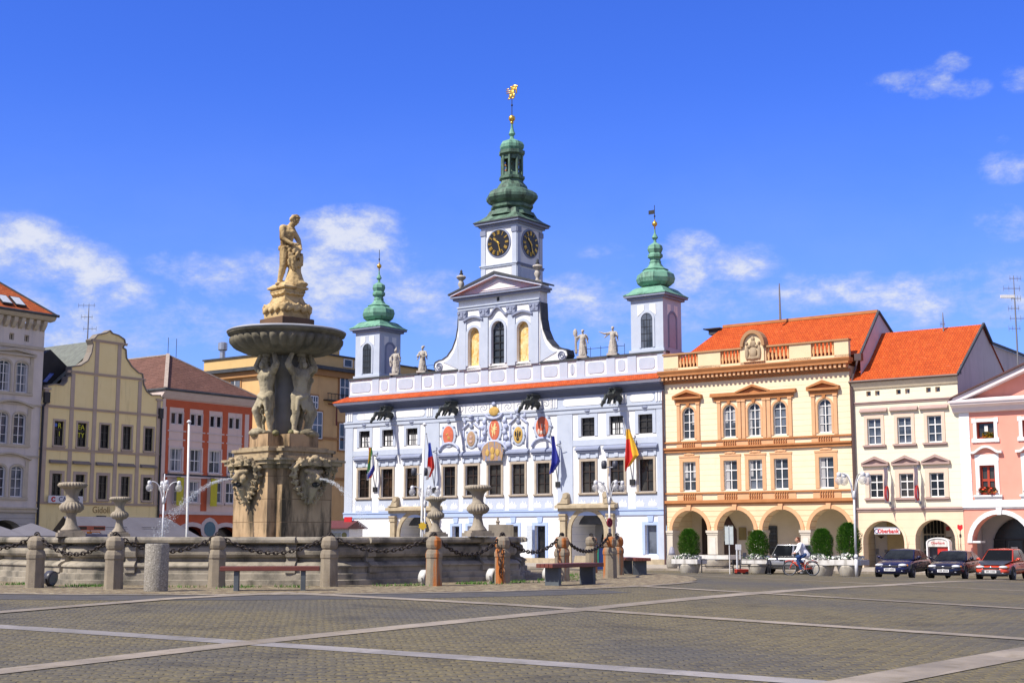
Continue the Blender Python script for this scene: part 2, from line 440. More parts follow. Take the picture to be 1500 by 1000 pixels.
def window(parent, x0, x1, z0, z1, rise=0, y=0, depth=.22, nx=2, nz=3, fr=None, glass=None, sur=None, sw=.15, sp=.05, sill=None, ped=None, pz=.25, pw=.35, ph=.45, pp=.22, pmat=None, bw=.045, fw=.07, arch_bars=False, extra_sill=.15):
    """a window of a building: surround > frame, pane, sill, pediment"""
    yb = y+depth
    mb = MB()
    if sur:
        ring(mb, x0, x1, z0, z1, rise, sw, y-sp, y-.002)
        root = mb.build('window', sur, parent); par = root
    def framemb():
        f = MB(); y0, y1 = yb-.07, yb-.015
        zs = z1-rise
        f.box(x0, x0+fw, y0, y1, z0, zs); f.box(x1-fw, x1, y0, y1, z0, zs); f.box(x0+fw, x1-fw, y0, y1, z0, z0+fw)
        if rise:
            A = arc(x0, x1, zs, rise, 12); B = arc(x0+fw, x1-fw, zs, rise-fw, 12)
            for i in range(12): f.prism([B[i], B[i+1], A[i+1], A[i]], y0, y1)
        else: f.box(x0+fw, x1-fw, y0, y1, z1-fw, z1)
        for i in range(1, nx):
            x = x0+(x1-x0)*i/nx; top = z1-fw
            if rise: t = (x-(x0+x1)/2)/((x1-x0)/2); top = zs+rise*math.sqrt(max(0, 1-t*t))-fw*.7
            w = bw*1.5 if (nx == 2 or i*2 == nx) else bw
            f.box(x-w/2, x+w/2, y0+.004, y1-.004, z0+fw, top)
        H = (zs if rise else z1)-z0
        for j in range(1, nz+(1 if rise else 0)):
            z = z0+H*j/nz
            w = bw*1.6 if j == nz-1 and not rise else bw
            f.box(x0+fw, x1-fw, y0+.009, y1-.009, z-w/2, z+w/2)
        return f
    f = framemb()
    if sur: f.build('frame', fr, par)
    else: par = f.build('window', fr, parent); root = par
    p = MB()
    if rise: p.add([(x0, yb, z0)]+[(a, yb, b) for a, b in arc(x0, x1, z1-rise, rise, 12)]+[(x1, yb, z0)], [list(range(15))])
    else: p.quad((x0, yb, z0), (x1, yb, z0), (x1, yb, z1), (x0, yb, z1))
    p.build('pane', glass, par)
    rw = WRND.random()
    if glass.name == 'bluish_glass' and rw < .55:
        q = MB(); zt_ = z1-rise*.6-fw; zb_ = z0+fw if rw < .3 else z0+(z1-z0)*.45; wd_ = (x1-x0)*(.16+.12*WRND.random())
        if rw < .42: q.box(x0+fw, x0+fw+wd_, yb-.012, yb-.004, zb_, zt_)
        if rw > .15: q.box(x1-fw-wd_, x1-fw, yb-.012, yb-.004, zb_, zt_)
        q.build('curtain', Mplain('pale_curtain', (.42, .42, .43), .9), par)
    if sill:
        s = MB(); s.box(x0-extra_sill, x1+extra_sill, y-.16, y-.003, z0-.13, z0-.02); s.box(x0-extra_sill+.04, x1+extra_sill-.04, y-.1, y-.003, z0-.2, z0-.13); s.build('sill', sill, par)
    if ped:
        s = MB(); pediment(s, x0-pw, x1+pw, z1+pz, ped, pp, ph); s.build('pediment', pmat or sur, par)
    return root
def begin(name, label, cat, frame, u0, zb, y0=0, group=None):
    if frame == 'R': P = PR+ET*u0+EM*y0; rz = -TH
    else: P = P0+EM*u0-ET*y0; rz = PI/2-TH
    o = thing(name, label, cat, (P.x, P.y, zb), rz, group)
    OFF[0] = Vector((u0, y0, zb)); return o
def fworld(frame, u, y, z):
    P = (PR+ET*u+EM*y) if frame == 'R' else (P0+EM*u-ET*y)
    return Vector((P.x, P.y, z))
# ------------------------------------------------------------------ world, sun, camera
SUN_EL = 49.0; SUN_DIR = Vector((-.82, -.57, 0)).normalized()
def make_world():
    w = bpy.data.worlds.new('World'); SC.world = w; w.use_nodes = True
    nt = w.node_tree; nt.nodes.clear()
    out = node(nt, 'ShaderNodeOutputWorld'); bg = node(nt, 'ShaderNodeBackground')
    sky = node(nt, 'ShaderNodeTexSky', sky_type='NISHITA'); sky.sun_disc = False
    sky.sun_elevation = R(SUN_EL); sky.sun_rotation = R(235); sky.air_density = 1.0; sky.dust_density = .35; sky.ozone_density = 3.2
    hs = node(nt, 'ShaderNodeHueSaturation'); hs.inputs['Saturation'].default_value = SKY_SAT; hs.inputs['Value'].default_value = SKY_VAL; hs.inputs['Hue'].default_value = SKY_HUE
    nt.links.new(sky.outputs[0], hs.inputs['Color']); skyc = mix_(nt, 1.0, hs.outputs[0], SKY_MUL, 'MULTIPLY')
    tc = node(nt, 'ShaderNodeTexCoord'); s = node(nt, 'ShaderNodeSeparateXYZ'); nt.links.new(tc.outputs['Generated'], s.inputs[0])
    az = math_(nt, 'ARCTAN2', s.outputs[0], s.outputs[1]); el = math_(nt, 'ARCSINE', s.outputs[2])
    total = None
    for (px, py, wx, wy, k) in CLOUDS:
        d = Vector(ray(px, py)).normalized(); a0 = math.atan2(d.x, d.y); e0 = math.asin(d.z)
        u = math_(nt, 'MULTIPLY', math_(nt, 'SUBTRACT', az, a0), FPX/wx/1.35); v = math_(nt, 'MULTIPLY', math_(nt, 'SUBTRACT', el, e0), FPX/wy/1.5)
        q = math_(nt, 'SUBTRACT', 1.0, math_(nt, 'ADD', math_(nt, 'MULTIPLY', u, u), math_(nt, 'MULTIPLY', v, v)))
        q = math_(nt, 'MULTIPLY', math_(nt, 'MAXIMUM', q, -1.0), k) if k != 1 else math_(nt, 'MAXIMUM', q, -1.0)
        q = math_(nt, 'MAXIMUM', q, 0.0)
        total = q if total is None else math_(nt, 'MAXIMUM', total, q)
    cv = node(nt, 'ShaderNodeCombineXYZ'); nt.links.new(math_(nt, 'MULTIPLY', az, 1.0), cv.inputs[0]); nt.links.new(math_(nt, 'MULTIPLY', el, 1.7), cv.inputs[1])
    n1 = noise_(nt, cv.outputs[0], 19, 14, .68, .12); n2 = noise_(nt, cv.outputs[0], 8, 8, .6, .15)
    n = math_(nt, 'ADD', math_(nt, 'MULTIPLY', n1, .9), math_(nt, 'MULTIPLY', n2, .5))
    dens = math_(nt, 'ADD', math_(nt, 'MULTIPLY', total, .70), math_(nt, 'MULTIPLY', math_(nt, 'SUBTRACT', n, .72), 2.9))
    dens = math_(nt, 'MULTIPLY', dens, math_(nt, 'MINIMUM', math_(nt, 'MULTIPLY', total, 3.0), 1.0))
    mr = node(nt, 'ShaderNodeMapRange', interpolation_type='SMOOTHSTEP'); mr.inputs[1].default_value = .0; mr.inputs[2].default_value = .95; nt.links.new(dens, mr.inputs[0])
    base = node(nt, 'ShaderNodeMapRange', interpolation_type='SMOOTHSTEP'); base.inputs[1].default_value = .4; base.inputs[2].default_value = 1.0; nt.links.new(dens, base.inputs[0])
    ccol = ramp_(nt, base.outputs[0], [(0, CLOUD_A), (1, CLOUD_B)])
    fac = math_(nt, 'MULTIPLY', mr.outputs[0], .92)
    # thin veil low over the roofs
    veil = node(nt, 'ShaderNodeMapRange', interpolation_type='SMOOTHSTEP'); veil.inputs[1].default_value = .34; veil.inputs[2].default_value = .10; veil.inputs[3].default_value = 0; veil.inputs[4].default_value = .42
    nt.links.new(el, veil.inputs[0])
    vv = math_(nt, 'MULTIPLY', veil.outputs[0], math_(nt, 'MULTIPLY', n2, 1.5), True)
    c1 = mix_(nt, vv, skyc, CLOUD_V)
    colr = mix_(nt, fac, c1, ccol)
    # unseen broken cloud, added outside the view to lift and warm the ambient light
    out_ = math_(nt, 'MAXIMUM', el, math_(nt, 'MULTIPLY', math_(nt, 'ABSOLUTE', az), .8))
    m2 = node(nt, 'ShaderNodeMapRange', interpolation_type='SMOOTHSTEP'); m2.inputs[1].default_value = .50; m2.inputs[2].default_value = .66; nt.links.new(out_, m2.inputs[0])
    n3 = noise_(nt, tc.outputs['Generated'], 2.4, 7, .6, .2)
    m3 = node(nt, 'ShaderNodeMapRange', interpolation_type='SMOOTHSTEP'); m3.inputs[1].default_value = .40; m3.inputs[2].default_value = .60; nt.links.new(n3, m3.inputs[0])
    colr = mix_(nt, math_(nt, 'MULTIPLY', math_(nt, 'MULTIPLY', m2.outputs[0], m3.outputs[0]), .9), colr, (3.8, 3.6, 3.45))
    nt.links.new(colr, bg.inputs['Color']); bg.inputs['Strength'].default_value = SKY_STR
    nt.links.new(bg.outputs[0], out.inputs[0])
SKY_SAT, SKY_VAL, SKY_HUE, SKY_STR = 1.22, 1.0, .515, .11; SKY_MUL = (.63, .86, 1.55)
CLOUD_A, CLOUD_B, CLOUD_V = (3.6, 4.2, 6.0), (5.6, 5.8, 6.5), (2.4, 3.5, 6.4)
CLOUDS = [(20, 362, 80, 38, 1.1), (80, 382, 70, 40, 1.25), (125, 410, 60, 40, 1.1), (180, 436, 55, 28, 1), (80, 445, 130, 45, .75), (20, 410, 90, 50, .8), (150, 480, 140, 40, .6),
          (270, 392, 60, 20, .8), (325, 415, 60, 28, 1), (300, 470, 90, 35, .7),
          (520, 338, 75, 30, 1.35), (470, 365, 50, 30, .8), (490, 420, 140, 60, .85), (600, 440, 110, 40, .9), (390, 430, 60, 45, .7), (640, 470, 80, 30, .6),
          (1005, 367, 45, 24, 1), (1085, 385, 60, 24, .9), (1000, 412, 40, 22, 1), (860, 440, 110, 34, .85), (900, 475, 120, 34, .7), (1060, 440, 90, 25, .6),
          (1325, 120, 46, 13, .75), (1360, 122, 32, 19, .85), (1396, 92, 24, 12, .6), (1412, 130, 36, 12, .6), (1490, 115, 22, 16, .6),
          (1480, 243, 44, 20, .85), (1482, 325, 48, 22, .75), (1475, 207, 20, 8, .5),
          (1180, 425, 70, 24, .65), (1290, 430, 150, 26, .9), (1450, 412, 100, 24, .8), (1480, 450, 90, 24, .7), (1330, 462, 90, 18, .5), (890, 372, 40, 14, .5)]
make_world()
sl = bpy.data.lights.new('sun', 'SUN'); sl.energy = 4.9; sl.angle = R(.55); sl.color = (1, .93, .82)
so = bpy.data.objects.new('sun', sl); COL.objects.link(so)
dv = -(SUN_DIR*math.cos(R(SUN_EL))+Vector((0, 0, math.sin(R(SUN_EL)))))
so.rotation_euler = dv.to_track_quat('-Z', 'Y').to_euler(); so.location = (-30, -30, 60)
cd = bpy.data.cameras.new('camera'); co = bpy.data.objects.new('camera', cd); COL.objects.link(co); SC.camera = co
cd.sensor_width = 36; cd.lens = 48; cd.clip_end = 3000; cd.clip_start = .1
co.location = CAM; co.rotation_euler = (PI/2+TILT, 0, 0)
SC.view_settings.view_transform = 'Standard'; SC.view_settings.look = 'None'; SC.view_settings.exposure = 0.36; SC.view_settings.gamma = 1
# ------------------------------------------------------------------ palette
WHITE = M('white_plaster', (.80, .80, .79), (.71, .71, .72), 1.2, .85, dirt=((.50, .50, .50), 1.5, .52, .85))
LAV = M('lavender_plaster', (.48, .53, .625), (.435, .485, .58), 1.5, .85, dirt=((.31, .36, .46), 1.2, .58, .95, (1.5, 1.5, .3)))
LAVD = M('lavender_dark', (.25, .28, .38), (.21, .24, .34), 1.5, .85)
LAVSHADE = M('lavender_soffit_shade', (.10, .12, .19), (.085, .10, .16), 1.5, .85)  # lavender darkened to paint in the shade under the big cornice
RUST = M('white_rusticated', (.80, .80, .80), (.72, .73, .77), 1.2, .85, joints=(.52, (.55, .57, .66), .03, .1))
BLUEF = M('blue_trim', (.40, .50, .74), (.36, .46, .69), 2, .8)
SAND = M('portal_sandstone', (.46, .38, .26), (.34, .28, .19), 2.5, .85, .3, 20, dirt=((.15, .13, .1), 2, .55, .8))
BEIGE = M('stone_surround', (.44, .37, .29), (.36, .30, .23), 2, .85)
IRON = Mplain('dark_iron', (.018, .018, .02), .5)
LEAD = M('dark_lead_roof', (.07, .075, .085), (.045, .05, .055), 2, .6)
ORANGE = Mtile('orange_tiles', (.60, .105, .017), (.47, .07, .011), (.14, .025, .008))
COPPER = M('green_copper', (.19, .39, .28), (.11, .26, .185), 1.6, .55, .15, 12, dirt=((.035, .06, .05), 1.8, .52, .75, (1.5, 1.5, .35)))
COPPERD = M('dark_copper', (.145, .24, .17), (.065, .12, .092), 1.3, .55, .15, 12, dirt=((.022, .03, .026), 1.4, .45, .7, (1.5, 1.5, .5)))
GOLD = Mplain('gilding', (.85, .52, .10), .32, .85)
GLASS = Mglass('dark_glass')
GLASSB = Mglass('bluish_glass', (.035, .045, .06), (.13, .15, .19), .1)
GLASSW = Mglass('brown_room_glass', (.012, .01, .009), (.06, .035, .022), .12, .9)
WPAINT = Mplain('white_paint', (.78, .78, .77), .5)
BROWNP = Mplain('dark_brown_paint', (.035, .02, .014), .5)
STATUE = M('pale_statue_stone', (.50, .46, .40), (.38, .35, .31), 3, .9, .3, 25, dirt=((.09, .085, .08), 2.2, .52, .72))
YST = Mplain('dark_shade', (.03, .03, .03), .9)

# ------------------------------------------------------------------ TOWN HALL
def town_hall():
    u0, u1 = -30.1, 0.0
    B = begin('town_hall', 'white and pale blue baroque town hall with green copper towers and a clock', 'town hall', 'R', u0, -.9)
    # ---- holes
    W1 = [-28.0, -25.5, -22.95, -19.12, -16.92, -14.72, -12.54, -10.28, -6.32, -3.92, -1.52]
    h1 = [(u-.6, u+.6, 4.25, 6.5) for u in W1]
    W2 = [-28.0, -25.5, -22.95, -6.33, -3.92, -1.52]
    h2 = [(u-.58, u+.58, 8.3, 9.65) for u in W2]
    W0 = [(-29.3, .5), (-18.45, .7), (-16.95, .7), (-13.0, .9), (-1.2, .95)]
    h0 = [(u-w/2, u+w/2, -.1 if u > -2 else .35, 1.93) for u, w in W0]+[(-11.05, -10.1, -.78, 1.93)]
    portals = [(-6.39, 1.4), (-22.5, 1.55)]
    hp = [(u-r, u+r, -.89, 2.92 if r < 1.5 else 2.85, r*.98, 3.2) for u, r in portals]
    mb = MB(); wall(mb, u0, u1, -.9, 2.75, h0+hp, depth=.35)
    mb.quad((u0, 0, -.9), (u0, 14, -.9), (u0, 14, 2.75), (u0, 0, 2.75)); mb.build('ground_floor_wall', RUST, B)
    mb = MB(); wall(mb, u0, u1, 2.75, 11.3, h1+h2)
    mb.quad((u0, 0, 2.75), (u0, 14, 2.75), (u0, 14, 11.3), (u0, 0, 11.3)); mb.quad((u1, 0, 2.75), (u1, 14, 2.75), (u1, 14, 14), (u1, 0, 14))
    mb.build('upper_wall', WHITE, B)
    mb = MB(); mb.box(u0, -9.0, -.07, -.004, -.9, -.42); mb.box(-4.0, u1, -.07, -.004, -.9, -.42); mb.build('plinth', SAND, B)
    # lavender pilasters and bands
    mb = MB()
    for a, b in ((u0, -29.25), (-21.7, -20.15), (-9.0, -7.65), (-.62, u1)): mb.box(a, b, -.06, -.003, 3.05, 10.0)
    mb.box(-.62, u1, -.055, -.003, -.42, 2.7)
    for a, b in ((u0, -20.15), (-9.0, u1)): mb.box(a, b, -.045, -.003, 7.62, 8.05)
    mb.build('pilaster', LAV, B)
    mb = MB(); mb.box(u0-.04, u1, -.10, -.003, 2.62, 2.95); mb.box(u0-.04, u1, -.16, -.003, 2.95, 3.06); mb.build('string_course', BLUEF, B)
    mb = MB(); mb.box(u0-.06, u1, -.10, -.003, 10.0, 10.42); mb.box(u0-.1, u1, -.17, -.003, 10.3, 10.42); mb.build('architrave', LAV, B)
    mb = MB(); mb.box(u0-.02, u1, -.06, -.003, 10.42, 11.28); mb.build('frieze', LAV, B)
    mb = MB()
    def pill(a, b, z0, z1, y): 
        r = (z1-z0)/2; pts = [(a+r-r*math.sin(PI*i/8), z0+r-r*math.cos(PI*i/8)) for i in range(9)]+[(b-r+r*math.sin(PI*i/8), z0+r+r*math.cos(PI*i/8)) for i in range(9)]
        mb.prism(pts, y-.03, y-.001)
    for a, b in ((-28.85, -26.3), (-24.65, -21.6), (-8.45, -5.1), (-2.75, -.75)): pill(a, b, 10.55, 11.1, -.06)
    mb.box(-20.0, -9.6, -.085, -.061, 10.45, 11.25)
    for u in (-29.6, -25.4, -21.1, -9.25, -4.2, -3.3, -.35):
        for k in (-.22, 0, .22): mb.box(u+k-.07, u+k+.07, -.11, -.061, 10.5, 11.2)
    mb.build('frieze_panel', WHITE, B)
    mb = MB()                                             # grey scrollwork painted in the middle of the frieze
    for k in range(9):
        c = -19.2+k*1.15
        for s in (-1, 1):
            mb.tube([(c+s*(.06+.34*t/8)*math.cos(s*0+t*.55), -.09, 10.84+(.05+.28*t/8)*math.sin(t*.55)*s) for t in range(9)], .025, 4)
        mb.bar((c+.57, -.09, 10.55), (c+.57, -.09, 11.15), .04)
    mb.build('scrollwork', LAVD, B)
    # big cornice, tile strip, attic
    mb = MB(); mb.prismx([(-.003, 11.28), (-.15, 11.3), (-.3, 11.5), (-.62, 11.72), (-.62, 11.8), (-.003, 11.8)], u0-.55, u1+.02); mb.build('cornice', LAVSHADE, B)
    mb = MB(); mb.prismx([(-.003, 11.8), (-.66, 11.8), (-.78, 11.95), (-.78, 12.06), (-.003, 12.06)], u0-.75, u1+.03); mb.build('cornice_moulding', M('pale_moulding', (.68, .72, .84), (.62, .66, .8), 2), B)
    mb = MB(); mb.quad((u0-.8, -.84, 12.07), (u1+.03, -.84, 12.07), (u1+.03, .5, 12.62), (u0-.4, .5, 12.62)); mb.quad((u0-.8, -.84, 12.07), (u0-.4, .5, 12.62), (u0-.4, 6, 12.62), (u0-.8, 6, 12.07))
    mb.box(u0-.8, u1+.03, -.84, -.70, 12.0, 12.07); mb.build('tile_strip', ORANGE, B)
    mb = MB(); mb.box(u0, u1, .42, .75, 12.4, 13.95); mb.quad((u0, .75, 12.4), (u0, 12, 12.4), (u0, 12, 13.95), (u0, .75, 13.95)); mb.build('attic_wall', WHITE, B)
    mb = MB(); mb.box(u0-.1, u1+.05, .3, .85, 13.95, 14.1); mb.build('attic_coping', LEAD, B)
    pl = [RP(px, 540, .42)[0] for px in (508, 551, 576, 613, 641, 675, 710, 748, 787, 826, 851, 895, 926, 970)]
    mb = MB()
    for u in pl: mb.box(max(u-.36, u0), min(u+.36, u1), .36, .418, 12.42, 13.94)
    mb.box(u0, u1, .30, .355, 12.55, 12.72)
    mb.build('attic_pier', LAV, B)
    mb = MB()
    for a, b in zip(pl[:-1], pl[1:]):
        x0, x1 = a+.36+.22, b-.36-.22; c = .2
        if x1-x0 < .3: continue
        z0, z1 = 12.9, 13.72
        mb.prism([(x0, z0+c), (x0+c*.3, z0+c*.3), (x0+c, z0), (x1-c, z0), (x1-c*.3, z0+c*.3), (x1, z0+c), (x1, z1-c), (x1-c*.3, z1-c*.3), (x1-c, z1), (x0+c, z1), (x0+c*.3, z1-c*.3), (x0, z1-c)], .385, .418)
    mb.build('attic_panel', LAV, B)
    # ---- windows
    for u, h in zip(W1, h1):
        w = window(B, *h, nx=2, nz=3, fr=BROWNP, glass=GLASSW if u < -20 else GLASS, sur=BEIGE, sw=.17, sp=.07, sill=BEIGE, extra_sill=.25)
        m = MB(); zt = 7.28
        m.box(h[0]-.42, h[1]+.42, -.3, -.002, zt, zt+.12); m.box(h[0]-.36, h[1]+.36, -.2, -.002, zt-.14, zt); m.prismx([(-.3, zt+.12), (-.002, zt+.34), (-.002, zt+.12)], h[0]-.42, h[1]+.42); m.build('hood', LAVD, w)
        m = MB(); m.box(h[0]-.3, h[1]+.3, -.05, -.003, 6.72, zt-.14)
        for s in (h[0]-.18, h[1]+.18): m.box(s-.1, s+.1, -.12, -.051, 6.78, zt-.14)
        m.box(u-.16, u+.16, -.11, -.051, 6.76, zt-.16); m.build('apron', LAV, w)
        m = MB(); m.box(h[0]-.3, h[1]+.3, -.03, -.003, 3.1, 4.03); m.build('parapet_panel', LAV, w)
        m = MB()
        for s in (-.5, .5):
            m.prism([(u+s-.3, 3.22), (u+s+.3, 3.22), (u+s+.34, 3.42), (u+s+.22, 3.5), (u+s+.2, 3.72), (u+s+.1, 3.52), (u+s, 3.56), (u+s-.08, 3.78), (u+s-.14, 3.54), (u+s-.24, 3.62), (u+s-.34, 3.4)], -.045, -.031)
        m.build('ornament', WHITE, w)
    for u, h in zip(W2, h2):
        w = window(B, *h, nx=2, nz=3, fr=IRON, glass=GLASS, sur=LAV, sw=.26, sp=.05)
        m = MB(); m.box(u-.12, u+.12, -.1, -.002, 9.93, 10.12); m.ball((u, -.1, 10.14), (.26, .08, .12), 8, 5); m.build('keystone', LAVD, w)
        if u < -20 or abs(u+3.92) < .1:
            m = MB()
            for k in (-.32, 0, .32): m.box(u+k-.1, u+k+.1, .17, .2, 8.36, 9.15)
            m.build('curtain', WPAINT, w)
    for u, h in zip([w[0] for w in W0]+[-10.57], h0):
        w = window(B, *h, depth=.35, nx=1, nz=1, fr=BLUEF, glass=GLASSB if u > -2 else GLASS, sur=BLUEF, sw=.22, sp=.05, bw=.03, fw=.05)
        m = MB(); m.prism([(u-.18, 2.15), (u+.18, 2.15), (u+.25, 2.55), (u-.25, 2.55)], -.09, -.003); m.build('keystone', BLUEF, w)
        if abs(u+10.57) < .1:
            m = MB(); m.box(h[0]-.5, h[0]-.02, -.35, -.3, .2, 1.93); m.build('open_casement', Mplain('casement_glass', (.55, .6, .66), .2), w)
    # ---- portals
    for u, r in portals:
        top = 2.92 if r < 1.5 else 2.85
        m = MB(); ring(m, u-r, u+r, -.89, top, r*.98, .3, -.14, -.003)
        o = m.build('portal', SAND, B)
        m = MB()
        for s in (-1, 1):
            x = u+s*(r+.62)
            m.box(x-.3, x+.3, -.38, -.003, -.89, -.3); m.box(x-.24, x+.24, -.3, -.003, -.3, 2.3); m.box(x-.3, x+.3, -.38, -.003, 2.3, 2.45); m.box(x-.27, x+.27, -.34, -.003, 2.45, 2.62); m.box(x-.32, x+.32, -.4, -.003, 2.62, 2.75)
        m.build('pilaster', SAND, o)
        m = MB(); m.box(u-r-1.0, u+r+1.0, -.36, -.004, 2.96, 3.15); m.box(u-r-1.15, u+r+1.15, -.55, -.004, 3.15, 3.35); m.prismx([(-.55, 3.35), (-.004, 3.5), (-.004, 3.35)], u-r-1.15, u+r+1.15); m.build('entablature', SAND, o)
        m = MB()
        for s in (-1, 1):
            x = u+s*(r+.55)
            m.prism([(x+s*.55, 3.46), (x+s*.2, 3.6), (x, 3.95), (x-s*.05, 4.2), (x-s*.3, 4.28), (x-s*.45, 4.1), (x-s*.45, 3.46)], -.42, -.05)
            m.tube([(x-s*.27, -.47, 4.06), (x-s*.27, -.02, 4.06)], .2, 10)
        m.build('volute', SAND, o)
        m = MB(); m.quad((u-r, 3.1, -.89), (u+r, 3.1, -.89), (u+r, 3.1, 3), (u-r, 3.1, 3)); m.build('passage_wall', M('passage_grey', (.34, .34, .34), (.27, .27, .28), 1), o)
        m = MB(); ring(m, u-r+.7, u+r-.25, -.89, 1.7, .95, .12, 2.98, 3.08); m.prism([(u-r+.7, -.88)]+arc(u-r+.7, u+r-.25, .75, .95, 12)+[(u+r-.25, -.88)], 3.04, 3.09); m.build('inner_door', YST, o)
    # ---- wall paintings: coats of arms
    SH = 7.64
    RED = M('painted_red', (.60, .16, .085), (.47, .11, .065), 4, .8); OCH = M('painted_gold', (.56, .37, .11), (.42, .26, .07), 5, .8); BRN = M('painted_brown', (.34, .2, .13), (.45, .33, .2), 7, .8)
    def shield(u, z, w, h, col, charge, ccol, frame=True):
        w *= .86; h *= .9
        m = MB(); m.ball((u, -.06, z), (w*.62+.1, .05, h*.55+.1), 18, 10); o = m.build('coat_of_arms', LAV, B, smooth=True)
        m = MB(); m.ball((u, -.1, z), (w*.5, .05, h*.5), 18, 10); m.build('shield', col, o, smooth=True)
        m = MB()
        for (x, y, rx, rz) in charge: m.ball((u+x*w, -.15, z+y*h), (rx*w, .025, rz*h), 8, 6)
        m.build('charge', ccol, o, smooth=True)
        m = MB(); rnd = random.Random(int(u*10))
        for k in (0, 1, 3, 4, 5, 7): a = 2*PI*k/8; m.ball((u+math.cos(a)*(w*.62+.08), -.06, z+math.sin(a)*(h*.55+.08)), (.09+.05*rnd.random(), .06, .1), 7, 5)
        m.ball((u, -.08, z+h*.55+.3), (.2, .08, .2), 8, 6); m.build('scroll_border', LAVD, o, smooth=True)
        return o
    lion = [(0, .02, .16, .1), (.05, .14, .1, .09), (.1, .24, .09, .08), (-.1, -.12, .1, .1), (-.13, -.26, .05, .1), (.08, -.16, .06, .12), (-.15, .1, .12, .03), (-.22, .2, .04, .1), (.2, .1, .1, .03), (.2, .02, .08, .03), (-.24, -.05, .04, .09)]
    shield(-19.2, 8.9, 1.25, 1.65, RED, [(-.1, .05, .1, .05), (-.02, .09, .06, .03), (.02, -.12, .05, .09), (.12, -.14, .05, .1)], OCH)
    o = shield(-16.95, 8.55, .95, 1.3, BRN, [(0, .1, .2, .12), (0, -.18, .22, .1)], M('painted_pinkish', (.5, .36, .33), (.4, .26, .22), 6))
    o2 = shield(-14.72, 9.15, 1.15, 1.75, RED, lion, M('painted_ivory', (.75, .6, .3), (.7, .5, .2), 5))
    eagle = [(0, 0, .09, .2), (0, .22, .06, .07), (-.2, .06, .07, .18), (.2, .06, .07, .18), (-.28, .1, .04, .14), (.28, .1, .04, .14), (0, -.26, .12, .08), (-.12, -.2, .03, .1), (.12, -.2, .03, .1)]
    shield(-12.5, 8.65, 1.0, 1.4, OCH, eagle, IRON)
    shield(-10.3, 9.15, 1.35, 1.75, RED, [(-.25, -.22, .1, .14), (-.05, -.26, .1, .1), (.2, -.22, .1, .14), (0, .05, .05, .12), (.22, .02, .04, .1)], M('painted_silver', (.55, .4, .33), (.6, .5, .42), 5))
    m = MB()
    for u, z in ((-16.95, 9.5), (-12.5, 9.7)):
        for s in (-1, 1):
            m.tube([(u+s*(.85-.6*math.sin(t/8*PI/2)), -.08, z-.2+.45*math.sin(t/8*PI/2)) for t in range(9)], .09, 5); m.ball((u+s*.62, -.1, z+.42), (.14, .09, .22), 7, 5); m.ball((u+s*.66, -.1, z+.66), .09, 6, 5)
        m.lathe([(.1, 0), (.18, .15), (.08, .3), (.3, .42), (.05, .62)], 8, (u, -.12, z+.35))
        m.box(u-.85, u-.72, -.1, -.003, 7.7, z-.1); m.box(u+.72, u+.85, -.1, -.003, 7.7, z-.1)
    for u, z in ((-19.12, 7.68), (-10.28, 7.72)):
        m.tube([(u-.95*math.cos(PI*t/10), -.09, z+.62*math.sin(PI*t/10)) for t in range(11)], .11, 6)
    m.tube([(-14.72-1.15*math.cos(PI*t/10), -.1, 7.55+.72*math.sin(PI*t/10)) for t in range(11)], .14, 6)
    for s in (-1, 1):
        m.box(-14.72+s*.95-.13, -14.72+s*.95+.13, -.12, -.003, 8.2, 10.1)
        for k in range(5): m.ball((-14.72+s*(.95+.16*(k % 2)), -.12, 8.1+k*.42), (.2, .1, .2), 7, 5)
        m.ball((-14.72+s*1.3, -.12, 8.0), (.32, .12, .25), 8, 5)
    m.tube([(-14.72-.8*math.cos(PI*t/10), -.16, 10.42-.42*math.sin(PI*t/10)) for t in range(11)], .11, 6)
    m.tube([(-14.72, -.12, 10.6), (-14.72, -.12, 11.15)], .07, 6); m.ball((-14.72, -.12, 11.1), .2, 8, 6)
    m.build('stucco_ornament', M('stucco_grey_blue', (.36, .40, .55), (.48, .52, .66), 4), B, smooth=True)
    m = MB(); m.ball((-14.72, -.16, 10.55), (.48, .09, .36), 14, 8); m.build('gilded_medallion', OCH, B, smooth=True)
    m = MB(); m.prism([(-15.6, 6.8), (-13.85, 6.8), (-13.7, 7.55), (-13.95, 8.0), (-14.4, 8.25), (-15.05, 8.25), (-15.5, 8.0), (-15.75, 7.55)], -.34, -.29); m.build('painted_panel', M('painted_arms', (.42, .27, .12), (.3, .2, .2), 5, dirt=((.16, .22, .36), 4, .55, .6)), B)
    m = MB()
    for (x, z, r) in ((-15.2, 7.4, .28), (-14.72, 7.55, .3), (-14.25, 7.4, .28), (-14.72, 7.1, .24)): m.ball((x, -.35, z), (r*.7, .03, r), 8, 6)
    m.build('painted_shield', OCH, B, smooth=True)
